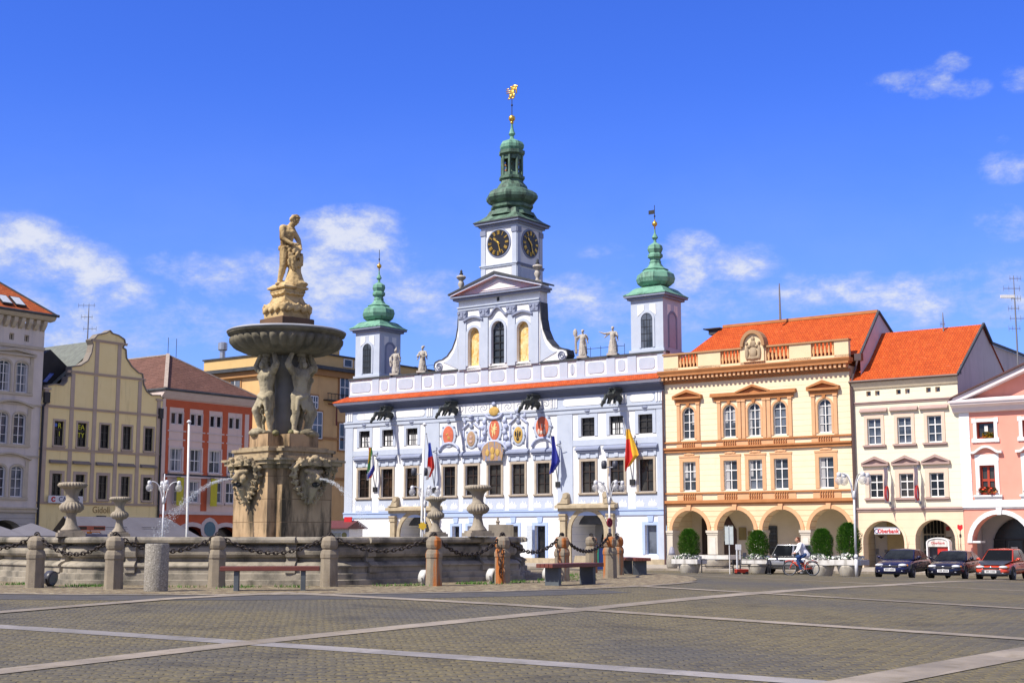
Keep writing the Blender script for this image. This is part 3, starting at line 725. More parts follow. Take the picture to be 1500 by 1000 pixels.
    # ---- gargoyles
    for px, py in ((574.4, 608), (669, 601), (789, 592), (909, 583)):
        u, z = RP(px, py)
        P = [('c', (u, .05, z-.05), (u, -.7, z+.06), .2, .25), ('c', (u, -.7, z+.06), (u, -1.35, z+.1), .25, .17), ('c', (u, -1.35, z+.1), (u, -1.85, z+.0), .17, .12), ('c', (u, -1.85, z), (u+.02, -2.2, z-.3), .12, .1), ('e', (u+.02, -2.3, z-.45), (.12, .2, .13)), ('c', (u, -2.3, z-.5), (u, -2.5, z-.82), .07, .04), ('e', (u-.24, -.75, z+.38), (.07, .55, .2), (.25, 0, 0)), ('e', (u+.24, -.75, z+.38), (.07, .55, .2), (.25, 0, 0)), ('c', (u-.2, -.9, z), (u-.22, -1.2, z-.42), .11, .08), ('c', (u+.2, -.9, z), (u+.22, -1.2, z-.42), .11, .08), ('c', (u, -.2, z-.1), (u+.05, -.1, z-.5), .1, .05),
             ('c', (u, -2.45, z-.55), (u, -2.62, z-.72), .08, .05), ('c', (u, -2.2, z-.2), (u+.1, -2.0, z+.22), .05, .03), ('c', (u, -2.2, z-.2), (u-.1, -2.0, z+.22), .05, .03),
             ('c', (u, -1.5, z-.1), (u, -1.75, z-.5), .09, .06), ('c', (u, -.6, z+.2), (u+.2, -1.2, z+.62), .12, .05), ('c', (u, -.6, z+.2), (u-.2, -1.2, z+.62), .12, .05), ('c', (u+.2, -1.2, z+.62), (u+.3, -.3, z+.6), .05, .07), ('c', (u-.2, -1.2, z+.62), (u-.3, -.3, z+.6), .05, .07)]
        P = [(q[0], q[1], tuple(v*1.18 for v in q[2]))+tuple(q[3:]) if q[0] == 'e' else (q[0], q[1], q[2], q[3]*1.18, q[4]*1.18) for q in P]; fuse(P, .05, 1).build('gargoyle', M('dark_gargoyle', (.03, .034, .034), (.05, .06, .055), 3, .5), B)
    # ---- central gable
    cu = -14.66; hw = 3.9; zg0, zg1 = 14.0, 19.0
    ni = [cu-2.35, cu+2.35]
    hg = [(ni[0]-.55, ni[0]+.55, 14.25, 17.25, .55), (cu-.62, cu+.62, 14.25, 17.55, .62), (ni[1]-.55, ni[1]+.55, 14.25, 17.3, .55)]
    m = MB(); wall(m, cu-hw, cu+hw, 13.9, zg1+.6, hg, y=.3, depth=.3)
    m.box(cu-hw, cu+hw, .62, 1.3, 13.9, zg1+.6)
    m.quad((cu-hw, .3, 13.9), (cu-hw, .62, 13.9), (cu-hw, .62, 19.6), (cu-hw, .3, 19.6)); m.quad((cu+hw, .3, 13.9), (cu+hw, .62, 13.9), (cu+hw, .62, 19.6), (cu+hw, .3, 19.6))
    g = m.build('gable', WHITE, B)
    m = MB()
    for x in (cu-3.45, cu-1.3, cu+1.3, cu+3.45): m.box(x-.36, x+.36, .2, .298, 14.0, 18.0)
    m.build('pilaster', LAV, g)
    m = MB()
    for x in (cu-3.45, cu-1.3, cu+1.3, cu+3.45):
        m.prism([(x-.36, 18.0), (x+.36, 18.0), (x+.46, 18.6), (x-.46, 18.6)], .12, .298)
        for s in (-.3, .3): m.tube([(x+s, .06, 18.45), (x+s, .2, 18.45)], .13, 8)
        m.box(x-.12, x+.12, .08, .12, 18.1, 18.5)
    m.build('capital', LAVD, g)
    m = MB(); m.box(cu-hw-.02, cu+hw+.02, .2, .298, 18.66, 18.85); m.box(cu-hw-.04, cu+hw+.04, .12, .298, 18.85, 18.95); m.build('architrave', LAV, g)
    for k, (h, gm) in enumerate(zip(hg, (0, 1, 0))):
        m = MB(); ring(m, h[0], h[1], h[2], h[3], h[4], .2, .22, .298); 
        if gm:
            w = m.build('window', LAV, B); f = MB(); zs = h[3]-h[4]
            for x in (h[0]+.03, cu, h[1]-.03): f.box(x-.03, x+.03, .5, .56, h[2], zs+(h[4]*.97 if x == cu else 0))
            for z in (14.8, 15.35, 15.9, 16.45, zs): f.box(h[0], h[1], .505, .555, z-.025, z+.025)
            for a in (45, 135): f.bar((cu, .53, zs), (cu+.6*math.cos(R(a)), .53, zs+.6*math.sin(R(a))), .04)
            f.build('frame', IRON, w)
            p = MB(); p.add([(h[0], .58, h[2])]+[(a, .58, b) for a, b in arc(h[0], h[1], zs, h[4], 12)]+[(h[1], .58, h[2])], [list(range(15))]); p.build('pane', GLASSB, w)
        else:
            w = m.build('niche', LAV, B); zs = h[3]-h[4]
            p = MB(); p.add([(h[0], .58, h[2])]+[(a, .58, b) for a, b in arc(h[0], h[1], zs, h[4], 12)]+[(h[1], .58, h[2])], [list(range(15))])
            p.build('painting', M('gilded_mural', (.70, .42, .10), (.82, .66, .36), 2.4, .8, dirt=((.5, .27, .06), 3.5, .45, .65, (1, 1, .5))), w)
            m = MB(); c = (h[0]+h[1])/2
            m.ball((c, .57, 16.5), (.14, .02, .18), 8, 6); m.ball((c, .57, 15.7), (.24, .02, .6), 8, 6); m.ball((c-.1, .57, 14.9), (.2, .02, .5), 8, 6); m.ball((c+.24, .57, 15.8), (.1, .02, .35), 6, 5); m.build('painted_figure', M('mural_pale', (.80, .63, .34), (.66, .44, .16), 4, .8), w)
    m = MB()
    for x, kd in ((ni[0], 'seg'), (ni[1], 'seg'), (cu, 'wave')):
        st = len(m.v); pediment(m, x-.95, x+.95, 17.72 if kd == 'seg' else 17.95, kd, .22, .28 if kd == 'seg' else .62, .16)
        for i in range(st, len(m.v)): m.v[i] = (m.v[i][0], m.v[i][1]+.3, m.v[i][2])
    m.build('hood', LAVD, g)
    m = MB(); m.box(cu-.1, cu+.1, .24, .298, 19.1, 19.4); m.build('lantern', IRON, g)
    m = MB(); m.box(cu-hw-.45, cu+hw+.45, -.25, 1.3, 19.62, 19.78); m.box(cu-hw-.3, cu+hw+.3, -.05, 1.3, 19.45, 19.62); m.build('cornice', LAVD, g)
    m = MB(); m.prismx([(-.3, 19.785), (.2, 19.87), (.2, 19.785)], cu-hw-.4, cu+hw+.4); m.build('tile_strip', ORANGE, g)
    ap = 21.15; e = hw+.5
    m = MB(); m.prism([(cu-e+.5, 19.9), (cu+e-.5, 19.9), (cu, ap-.15)], .25, 1.3); pedm = m.build('tympanum', LAV, g)
    m = MB(); m.prism([(cu-1.75, 20.05), (cu+1.75, 20.05), (cu, 20.78)], .21, .249); m.build('tympanum_panel', WHITE, g)
    m = MB()
    for s in (-1, 1): m.prism([(cu+s*e, 19.79), (cu+s*e, 19.92), (cu, ap+.02), (cu, ap-.13)], -.2, .8)
    m.build('raking_cornice', M('pale_moulding', (.68, .72, .84)), g)
    m = MB()
    for s in (-1, 1): m.prism([(cu+s*(e+.15), 19.9), (cu+s*(e+.15), 20.02), (cu, ap+.24), (cu, ap+.02)], -.28, 1.3)
    m.build('gable_roof', LEAD, g)
    # volutes
    for s in (-1, 1):
        x0 = cu+s*hw
        cr = [(x0, 18.6), (x0+s*.08, 17.3), (x0+s*.25, 16.5), (x0+s*.6, 15.75), (x0+s*1.1, 15.2), (x0+s*1.6, 14.95), (x0+s*2.0, 14.9), (x0+s*2.35, 14.75), (x0+s*2.45, 14.4), (x0+s*2.3, 14.1)]
        m = MB(); m.prism([(x0, 13.95)]+cr+[(x0+s*2.2, 13.95)] if s > 0 else [(x0+s*2.2, 13.95)]+cr[::-1]+[(x0, 13.95)], .35, 1.2); m.build('volute', WHITE, g)
        m = MB(); m.prism([(x0+s*.02, 14.1)]+[(x0+s*(.02+(c[0]-x0)*s*.75), 14.1+(c[1]-14.1)*.8) for c in cr[1:7]] if s > 0 else ([(x0+s*.02, 14.1)]+[(x0+s*(.02+(c[0]-x0)*s*.75), 14.1+(c[1]-14.1)*.8) for c in cr[1:7]])[::-1], .31, .349); m.build('volute_panel', LAV, g)
        m = MB()
        for i in range(len(cr)-1): m.prism([cr[i], cr[i+1], (cr[i+1][0]+s*.05, cr[i+1][1]+.07), (cr[i][0]+s*.07, cr[i][1]+.04)], .3, 1.25)
        m.build('volute_coping', LEAD, g)
        c = (x0+s*1.95, 14.45); m = MB(); m.tube([(c[0]+(.06+.33*t/20)*math.cos(t*.62)*s, .3, c[1]+(.06+.33*t/20)*math.sin(t*.62)) for t in range(21)], .045, 5); m.build('scroll', LAVD, g)
    # ---- towers
    def square_tower(nm, u, y, w, z0, z1):
        h = w/2; m = MB(); m.box(u-h, u+h, y, y+w, z0, z1); return m.build(nm, LAV if nm == 'side_tower' else WHITE, B)
    for u in (-28.35, -1.62):
        w = 2.65; y = .55; t = square_tower('side_tower', u, y, w, 13.2, 18.0); h = w/2; zc = y+h
        m = MB(); m.box(u-h-.12, u+h+.12, y-.12, y+w+.12, 13.9, 14.3); m.build('base', LAV, t)
        for side in (0, 1):
            def put(m): 
                if side: m.xf(T4(u, zc, 0) @ Matrix.Rotation(PI/2, 4, 'Z') @ T4(-u, -zc, 0))
                return m
            m = MB(); 
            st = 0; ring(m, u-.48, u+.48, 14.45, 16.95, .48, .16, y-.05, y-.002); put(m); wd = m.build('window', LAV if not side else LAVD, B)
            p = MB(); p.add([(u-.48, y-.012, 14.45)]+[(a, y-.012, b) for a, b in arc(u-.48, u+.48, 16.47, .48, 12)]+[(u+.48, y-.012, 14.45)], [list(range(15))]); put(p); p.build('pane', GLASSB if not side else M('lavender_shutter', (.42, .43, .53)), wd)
            if not side:
                f = MB()
                for x in (u-.24, u, u+.24): f.box(x-.015, x+.015, y-.035, y-.013, 14.45, 16.47+.42*(x == u))
                for z in (14.95, 15.45, 15.95, 16.45): f.box(u-.48, u+.48, y-.032, y-.014, z-.015, z+.015)
                put(f); f.build('frame', IRON, wd)
            m = MB()
            for s in (-1, 1): m.prism([(u+s*.22, 17.15), (u+s*.75, 16.75), (u+s*.75, 17.55), (u+s*.22, 17.55)] if s > 0 else [(u+s*.75, 17.55), (u+s*.75, 16.75), (u+s*.22, 17.15), (u+s*.22, 17.55)], y-.03, y-.002)
            put(m); m.build('panel', WHITE, t)
        m = MB(); m.box(u-h-.2, u+h+.2, y-.2, y+w+.2, 17.95, 18.12); m.box(u-h-.38, u+h+.38, y-.38, y+w+.38, 18.12, 18.25); m.build('cornice', LAVD, t)
        q2 = math.sqrt(2); H = h+.42
        m = MB(); m.lathe([(H*q2, 18.26), (H*q2, 18.32), ((H-.3)*q2, 18.5), ((H-.55)*q2, 18.78), ((H-.75)*q2, 18.9)], 4, (u, zc, 0), PI/4)
        m.lathe([(.98, 18.85), (.86, 19.0), (1.1, 19.07), (1.34, 19.28), (1.43, 19.58), (1.34, 19.92), (1.0, 20.15), (.9, 20.2), (.98, 20.26), (.62, 20.45), (.42, 20.75), (.45, 20.85), (.38, 20.95), (.4, 21.1), (.56, 21.2), (.56, 21.38), (.44, 21.5), (.48, 21.58), (.57, 21.8), (.52, 22.05), (.3, 22.2), (.12, 22.3), (.1, 22.5), (.24, 22.65), (.2, 22.75), (.07, 23.0), (.05, 23.3)], 8, (u, zc, 0), PI/8)
        m.build('onion_dome', COPPER, t)
        m = MB(); m.ball((u, zc, 23.7), .2, 12, 8); m.tube([(u, zc, 23.3), (u, zc, 24.0)], .05, 6); m.build('gilded_ball', GOLD, t, smooth=True)
        m = MB(); m.tube([(u, zc, 23.9), (u, zc, 25.1)], .025, 5); m.tube([(u, zc, 24.2), (u, zc, 24.35)], .06, 5)
        if u > -5: m.box(u-.5, u-.02, zc-.01, zc+.01, 24.45, 24.75)
        m.build('spire_rod', IRON, t)
    # main tower
    w = 3.42; u = -14.93; y = .75; h = w/2; zc = y+h; z1 = 25.2
    t = square_tower('clock_tower', u, y, w, 13, z1)
    BLACK = Mplain('clock_black', (.008, .008, .01), .4)
    for side in (0, 1, 3):
        def put(m):
            if side: m.xf(T4(u, zc, 0) @ Matrix.Rotation(PI/2*side, 4, 'Z') @ T4(-u, -zc, 0))
            return m
        m = MB()
        for s in (-1, 1): m.box(u+s*h-(.42 if s > 0 else -.0), u+s*h+(.42 if s < 0 else 0), y-.06, y-.003, 18, 24.95)
        m.box(u-h, u+h, y-.05, y-.003, 24.95, 25.15); put(m); m.build('pilaster', LAV, t)
        m = MB()
        for s in (-1, 1): m.box(u+s*(h-.21)-.26, u+s*(h-.21)+.26, y-.12, y-.061, 24.5, 24.9)
        put(m); m.build('capital', LAVD, t)
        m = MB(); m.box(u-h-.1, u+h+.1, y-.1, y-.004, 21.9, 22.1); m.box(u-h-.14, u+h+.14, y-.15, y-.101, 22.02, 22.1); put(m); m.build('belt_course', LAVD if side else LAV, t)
        cz = 23.78; r = 1.0
        m = MB(); m.lathe([(r+.16, 0), (r+.16, .05), (r+.04, .08)], 40); m.xf(T4(u, y-.003, cz) @ Matrix.Rotation(PI/2, 4, 'X')); put(m); d = m.build('clock_dial', LAVD, B)
        m = MB(); m.lathe([(r+.04, 0), (r+.04, .02)], 40); m.xf(T4(u, y-.085, cz) @ Matrix.Rotation(PI/2, 4, 'X')); put(m); m.build('clock_face', BLACK, d)
        RM = Matrix.Identity(4) if not side else T4(u, zc, 0) @ Matrix.Rotation(PI/2*side, 4, 'Z') @ T4(-u, -zc, 0)
        m = MB()
        for i, num in enumerate(('XII', 'I', 'II', 'III', 'IIII', 'V', 'VI', 'VII', 'VIII', 'IX', 'X', 'XI')):
            a = -2*PI*i/12; wd = {'I': .055, 'V': .13, 'X': .14}; tot = sum(wd[c] for c in num); x = -tot/2; st = len(m.v)
            for c in num:
                cx = x+wd[c]/2
                if c == 'I': m.box(cx-.021, cx+.021, -.01, .01, -.15, .15)
                elif c == 'V': m.bar((cx-.045, 0, .15), (cx, 0, -.15), .045, .02); m.bar((cx+.045, 0, .15), (cx, 0, -.15), .03, .02)
                else: m.bar((cx-.05, 0, .15), (cx+.05, 0, -.15), .045, .02); m.bar((cx+.05, 0, .15), (cx-.05, 0, -.15), .03, .02)
                x += wd[c]
            m.box(-tot/2, tot/2, -.01, .01, .13, .155); m.box(-tot/2, tot/2, -.01, .01, -.155, -.13)
            m.xf(RM @ T4(u, y-.12, cz) @ Matrix.Rotation(-a, 4, 'Y') @ T4(0, 0, .82), st)
        m.build('numeral', GOLD, d)
        m = MB()
        for ang, L, wd in ((313, .6, .1), (163, .85, .07)):
            a = R(ang); dx, dz = math.sin(a), math.cos(a)
            m.bar((u-dx*.18, y-.15, cz-dz*.18), (u+dx*L, y-.15, cz+dz*L), .03, wd)
            m.bar((u+dx*L*.6, y-.15, cz+dz*L*.6), (u+dx*L*.85, y-.15, cz+dz*L*.85), .031, wd*1.7)
        m.ball((u, y-.15, cz), (.08, .04, .08), 8, 6); put(m); m.build('clock_hands', GOLD, d)
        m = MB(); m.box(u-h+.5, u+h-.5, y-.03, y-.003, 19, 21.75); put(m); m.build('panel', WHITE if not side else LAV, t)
    m = MB(); m.box(u-h-.18, u+h+.18, y-.18, y+w+.18, 25.15, 25.32); m.box(u-h-.42, u+h+.42, y-.42, y+w+.42, 25.32, 25.48); m.build('cornice', LAVD, t)
    m = MB(); m.box(u-h-.5, u+h+.5, y-.5, y+w+.5, 25.48, 25.56); m.build('eaves', LEAD, t)
    H = h+.48; q2 = math.sqrt(2)
    m = MB(); m.lathe([(H*q2, 25.57), ((H-.4)*q2, 25.82), ((H-.75)*q2, 26.15), ((H-.95)*q2, 26.6)], 4, (u, zc, 0), PI/4)
    m.lathe([(1.85, 26.15), (1.6, 26.5), (1.5, 26.7), (1.72, 26.8), (1.74, 26.98), (1.5, 27.04), (1.55, 27.12), (1.9, 27.3), (2.1, 27.55), (2.12, 27.75), (1.98, 28.0), (1.66, 28.22), (1.3, 28.35), (1.22, 28.6), (.95, 28.9), (.88, 29.1), (1.05, 29.2), (1.05, 29.4), (.9, 29.45)], 8, (u, zc, 0), PI/8)
    m.build('onion_dome', COPPERD, t)
    m = MB()
    for k in range(8):
        a = PI/8+2*PI*k/8; x, yy = u+.8*math.cos(a), zc+.8*math.sin(a); m.bar((x, yy, 29.4), (x, yy, 31.2), .17)
        a2 = a+PI/8; m.bar((u+.74*math.cos(a2-.36), zc+.74*math.sin(a2-.36), 31.0), (u+.74*math.cos(a2+.36), zc+.74*math.sin(a2+.36), 31.0), .1, .4)
        m.bar((u+.74*math.cos(a2-.36), zc+.74*math.sin(a2-.36), 29.55), (u+.74*math.cos(a2+.36), zc+.74*math.sin(a2+.36), 29.55), .1, .3)
    m.lathe([(.9, 31.15), (1.06, 31.25), (1.06, 31.5), (.92, 31.55)], 8, (u, zc, 0), PI/8); m.lathe([(.3, 29.4), (.3, 31.2)], 8, (u, zc, 0))
    lan = m.build('lantern', COPPERD, B)
    m = MB()
    for k in range(4):
        a = PI/4*k*2+.3; m.lathe([(.16, 0), (.13, .12), (.08, .22), (.02, .26)], 10, (u+.5*math.cos(a), zc+.5*math.sin(a), 30.35)); m.lathe([(.13, 0), (.1, .1), (.02, .2)], 10, (u+.5*math.cos(a), zc+.5*math.sin(a), 29.95))
    m.build('bell', Mplain('bell_bronze', (.3, .16, .08), .4, .6), lan)
    m = MB(); m.lathe([(.85, 31.55), (.98, 31.75), (1.0, 32.0), (.85, 32.25), (.5, 32.4), (.2, 32.55), (.14, 32.75), (.28, 32.95), (.22, 33.1), (.12, 33.4), (.07, 33.9)], 8, (u, zc, 0), PI/8); m.build('cupola', COPPER, t)
    m = MB(); m.ball((u, zc, 34.25), .27, 14, 8); m.lathe([(.1, 33.8), (.16, 33.9), (.1, 34)], 8, (u, zc, 0)); m.build('gilded_ball', GOLD, t, smooth=True)
    m = MB(); m.tube([(u, zc, 34.4), (u, zc, 35.9)], .03, 5); m.ball((u, zc, 35.35), .09, 6, 5); m.build('spire_rod', IRON, t)
    m = MB(); L = [(0, 0, .2, .28), (.08, .3, .2, .2), (.16, .48, .17, .16), (-.1, -.3, .12, .2), (.12, -.28, .1, .22), (-.25, .2, .2, .05), (-.22, .02, .2, .05), (.3, .1, .05, .3), (.34, .45, .07, .12), (-.05, .5, .08, .07), (-.2, -.5, .12, .06), (.05, -.5, .12, .06), (-.28, .38, .14, .05)]
    for x, z, rx, rz in L: m.ball((u+x*1.45, zc, 36.4+z*.95), (rx*1.4, .06, rz), 8, 6)
    m.build('lion_finial', GOLD, t, smooth=True)
    m = MB(); m.tube([(u+1.15, zc-.6, 30), (u+1.15, zc-.6, 30.6)], .03, 4); m.build('lightning_rod', IRON, t)
    # roof body behind the attic
    m = MB(); m.prismx([(.8, 12.9), (6, 13.4), (12.0, 13.0), (12, 2), (.8, 2)], u0+.1, u1-.1); m.build('roof', LEAD, B)
    m = MB()
    for px in (830, 845, 865, 880, 905, 915): 
        uu = RP(px, 520, .9)[0]; m.tube([(uu, .9, 14.1), (uu, .9, 14.95)], .02, 4)
    m.tube([(RP(830, 520, .9)[0], .9, 14.8), (RP(915, 520, .9)[0], .9, 14.8)], .018, 4)
    m.tube([(RP(600, 520, .9)[0], .9, 14.7), (RP(645, 520, .9)[0], .9, 14.7)], .018, 4); m.build('roof_railing', IRON, B)
    m = MB(); m.tube([(-.02, -.16, -.8), (-.02, -.16, 11.2)], .06, 6); m.build('drainpipe', Mplain('brown_pipe', (.1, .05, .05), .5), B)
    return B
town_hall()
# ------------------------------------------------------------------ ORANGE HOUSE
APR = M('apricot_plaster', (.80, .69, .49), (.76, .65, .45), 1.2, .85, joints=(.38, (.60, .43, .24), .02, .05), dirt=((.66, .5, .3), 1.2, .6, .9))
APRP = M('apricot_plain', (.78, .62, .40), (.73, .57, .36), 1.2, .85)
TERRA = M('terracotta_trim', (.47, .20, .075), (.40, .165, .06), 2, .8)
PEACH = M('peach_trim', (.68, .39, .21), (.62, .345, .18), 2, .8)
CREAMST = M('pale_stone', (.6, .55, .46), (.52, .47, .4), 2, .85)
ARC_IN = M('arcade_beige', (.74, .65, .48), (.68, .59, .43), 1.2, .9)
def baluster_row(m, x0, x1, y, z0, z1, n=6, r=.06):
    for i in range(n):
        x = x0+(x1-x0)*(i+.5)/n; H = z1-z0
        m.lathe([(r*.9, 0), (r*.5, H*.12), (r*1.1, H*.38), (r*.5, H*.72), (r*.8, H*.86), (r*.9, H)], 8, (x, y, z0))
def arcade_inside(B, u0, u1, depth, top, zb=-.78, mat=None):
    m = MB(); m.box(u0, u1, depth, depth+.2, zb, top); o = m.build('arcade_back_wall', mat or ARC_IN, B)
    m = MB(); m.box(u0, u1, .1, depth, top, top+.1); m.build('arcade_vault', mat or ARC_IN, B); return o
def orange_house():
    u0, u1 = .05, 13.6
    B = begin('orange_corner_house', 'apricot four storey house with terracotta trim, red tiled roof and four arcade arches', 'house', 'R', u0, -.9)
    AC = [1.86, 5.3, 8.62, 11.95]; r = 1.36
    ha = [(u-r, u+r, -.89, 2.9, r, .85) for u in AC]
    WU = [1.9, 5.02, 6.86, 8.7, 11.85]
    hl = [(u-.5, u+.5, 4.2, 6.2) for u in WU]; hu = [(u-.47, u+.47, 7.75, 9.95, .47) for u in WU]
    m = MB(); wall(m, u0, u1, -.9, 3.25, ha); m.build('arcade_wall', M('apricot_rusticated', (.78, .62, .40), (.73, .56, .35), 1.2, .85, joints=(.36, (.58, .36, .2), .045, .1)), B)
    m = MB(); wall(m, u0, u1, 3.25, 11.7, hl+hu); m.quad((u1, 0, -.9), (u1, 8, -.9), (u1, 8, 12), (u1, 0, 12)); m.quad((u0, 0, -.9), (u0, 8, -.9), (u0, 8, 12), (u0, 0, 12)); m.build('upper_wall', APR, B)
    for h in ha:
        m = MB(); ring(m, h[0], h[1], 1.54, h[3], h[4], .24, -.07, -.003, False); c = (h[0]+h[1])/2; m.prism([(c-.12, 2.88), (c+.12, 2.88), (c+.17, 3.25), (c-.17, 3.25)], -.15, -.071); m.build('archivolt', PEACH, B)
    edges = [u0]+[x for u in AC for x in (u-r, u+r)]+[u1]
    for i in range(0, len(edges), 2):
        a, b = edges[i], edges[i+1]
        m = MB(); m.box(a-.02, b+.02, -.05, .87, -.9, 1.38); o = m.build('pier', CREAMST, B)
        m = MB(); m.box(a-.1, b+.1, -.14, .9, 1.38, 1.54); m.box(a-.06, b+.06, -.09, .89, 1.26, 1.379); m.build('impost', CREAMST, o)
        if b-a > .5: m = MB(); m.box(a+.12, b-.12, -.075, -.052, -.5, 1.05); m.build('panel', M('pale_panel', (.66, .62, .56)), o)
    bw = arcade_inside(B, u0, u1, 3.6, 3.2)
    m = MB(); m.prism([(2.25, -.78), (3.55, -.78), (3.55, 1.6), (2.9, 2.65), (2.25, 1.6)], 3.52, 3.59); d = m.build('door', Mplain('dark_wood', (.07, .03, .015), .5), B)
    m = MB(); m.box(2.45, 2.85, 3.49, 3.51, .8, 1.9); m.box(2.95, 3.35, 3.49, 3.51, .8, 1.9); m.build('door_pane', Mplain('pale_pane', (.62, .66, .6), .3), d)
    m = MB(); m.box(1.0, 1.3, 3.3, 3.58, -.78, 2.4); m.build('dark_door', BROWNP, bw)
    m = MB(); m.box(3.75, 4.3, 3.5, 3.58, .9, 1.75); m.box(4.45, 5.0, 3.5, 3.58, .9, 1.5); m.build('wall_plaque', M('olive_plaque', (.30, .24, .1), (.24, .19, .08)), bw)
    for x in (6.3, 11.5):
        m = MB(); m.box(x-.32, x+.32, 3.5, 3.58, -.1, 1.85); w = m.build('window', Mplain('dark_green_grey', (.06, .07, .07), .4), B)
        m = MB()
        for i in range(2):
            for j in range(4): m.box(x-.27+i*.29, x-.02+i*.29, 3.46, 3.495, -.02+j*.46, .36+j*.46)
        m.build('pane', GLASS, w)
    m = MB()
    for u in AC: m.lathe([(.02, 0), (.16, .05), (.14, .2), (.02, .22)], 10, (u+1.0, 2.2, 2.25))
    m.build('ceiling_lamp', Mplain('lamp_brown', (.25, .2, .1), .5), B)
    # string courses
    m = MB()
    for z, t, p in ((3.25, .12, .1), (3.37, .2, .2), (4.0, .1, .12), (6.85, .2, .14), (7.05, .12, .24), (7.5, .1, .12)): m.box(u0-.02, u1+.05, -p, -.003, z, z+t)
    m.build('string_course', TERRA, B)
    for zz0, zz1 in ((3.57, 4.0), (7.17, 7.5)):
        for u in WU:
            m = MB(); baluster_row(m, u-.5, u+.5, -.08, zz0+.02, zz1-.01, 6); m.build('blind_balustrade', TERRA, B, smooth=True)
    m = MB()
    for zz0, zz1 in ((3.57, 4.0), (7.17, 7.5)):
        for c, w in ((1.9, .95), (6.86, 2.85), (11.85, .95)): m.box(c-w, c+w, -.045, -.003, zz0, zz1)
    m.build('parapet_panel', PEACH, B)
    for u, h in zip(WU, hl):
        w = window(B, *h, depth=.2, nx=2, nz=3, fr=WPAINT, glass=GLASSB, sur=PEACH, sw=.26, sp=.04)
        m = MB(); m.box(h[0]-.3, h[1]+.3, -.06, -.003, 6.5, 6.62); m.ball((u, -.05, 6.7), (.3, .06, .1), 8, 5); m.ball((u-.3, -.05, 6.68), (.12, .05, .07), 6, 4); m.ball((u+.3, -.05, 6.68), (.12, .05, .07), 6, 4); m.build('ornament', PEACH, w, smooth=False)
    for u, h in zip(WU, hu):
        single = u in (1.9, 11.85)
        w = window(B, *h, depth=.2, nx=2, nz=3, fr=WPAINT, glass=GLASSB, sur=PEACH, sw=.14, sp=.05)
        m = MB(); m.prism([(u-.08, 9.97), (u+.08, 9.97), (u+.12, 10.2), (u-.12, 10.2)], -.12, -.003); m.build('keystone', TERRA, w)
        m = MB()
        for s in (-1, 1): m.box(u+s*.76-.12, u+s*.76+.12, -.09, -.003, 7.62, 10.1); m.box(u+s*.76-.15, u+s*.76+.15, -.13, -.003, 10.1, 10.22)
        m.build('pilaster', PEACH, w)
        if single:
            m = MB(); m.box(u-.95, u+.95, -.12, -.003, 10.22, 10.5); st = len(m.v); pediment(m, u-1.12, u+1.12, 10.5, 'tri', .3, .5, .14); m.build('pediment', TERRA, w)
    m = MB(); m.box(3.9, 9.75, -.12, -.003, 10.22, 10.5)
    m.box(3.7, 9.95, -.3, -.004, 10.5, 10.64)
    for s in (-1, 1): m.prism([(6.86+s*1.25, 10.64), (6.86+s*1.25, 10.76), (6.86, 11.2), (6.86, 11.05)], -.31, -.004)
    m.box(3.7, 5.6, -.26, -.004, 10.641, 10.74); m.box(8.12, 9.95, -.26, -.004, 10.641, 10.74); m.prism([(5.8, 10.65), (7.9, 10.65), (6.86, 11.05)], -.1, -.004)
    m.build('pediment', TERRA, B)
    # cornice with modillions
    m = MB(); m.box(u0-.05, u1+.1, -.12, -.003, 11.62, 11.8); m.box(u0-.15, u1+.2, -.6, -.003, 12.1, 12.22); m.prismx([(-.6, 12.22), (-.7, 12.4), (-.7, 12.48), (-.003, 12.48), (-.003, 12.22)], u0-.2, u1+.3); m.build('cornice', TERRA, B)
    m = MB()
    n = 42
    for i in range(n):
        x = u0+.1+(u1-u0-.2)*i/(n-1); m.box(x-.08, x+.08, -.5, -.003, 11.85, 12.099)
    m.build('modillion', PEACH, B)
    m = MB(); m.box(u0, u1, -.04, -.002, 11.8, 12.1); m.build('cornice_back', APRP, B)
    # parapet
    zt = 13.62; y0 = -.1
    gaps = [(.95, 2.55), (4.3, 5.85), (8.0, 9.7), (11.3, 12.9)]
    gaps = [(RP(a, 520, -.1)[0], RP(b, 520, -.1)[0]) for a, b in ((993, 1022), (1055, 1084), (1122, 1156), (1188, 1222))]
    m = MB(); xs = [u0]+[v for g in gaps for v in g]+[u1+.05]
    for i in range(0, len(xs), 2): m.box(xs[i], xs[i+1], y0, .25, 12.48, zt)
    m.box(u0, u1+.05, y0, .25, 12.48, 12.72); par = m.build('parapet', APRP, B)
    m = MB(); m.box(u0-.05, u1+.1, y0-.08, .3, zt, zt+.12); m.build('coping', M('brown_coping', (.42, .24, .12), (.36, .2, .1), 2), par)
    for g in gaps:
        m = MB(); baluster_row(m, g[0], g[1], .05, 12.72, zt, 6, .1); m.build('balustrade', M('pale_terracotta', (.7, .42, .2)), par, smooth=True)
    c = RP(1104, 500, -.1)[0]
    m = MB(); m.prism([(c-.78, 12.72), (c-.78, 13.75)]+arc(c-.78, c+.78, 13.75, .95, 12)+[(c+.78, 13.75), (c+.78, 12.72)], y0-.12, .3); sh = m.build('crest_panel', APRP, B)
    m = MB(); A = arc(c-.9, c+.9, 13.75, 1.1, 12); Bq = arc(c-.68, c+.68, 13.75, .86, 12)
    for i in range(12): m.prism([Bq[i], Bq[i+1], A[i+1], A[i]], y0-.3, .3)
    m.build('crest_hood', M('brown_coping', (.4, .2, .1)), sh)
    m = MB()
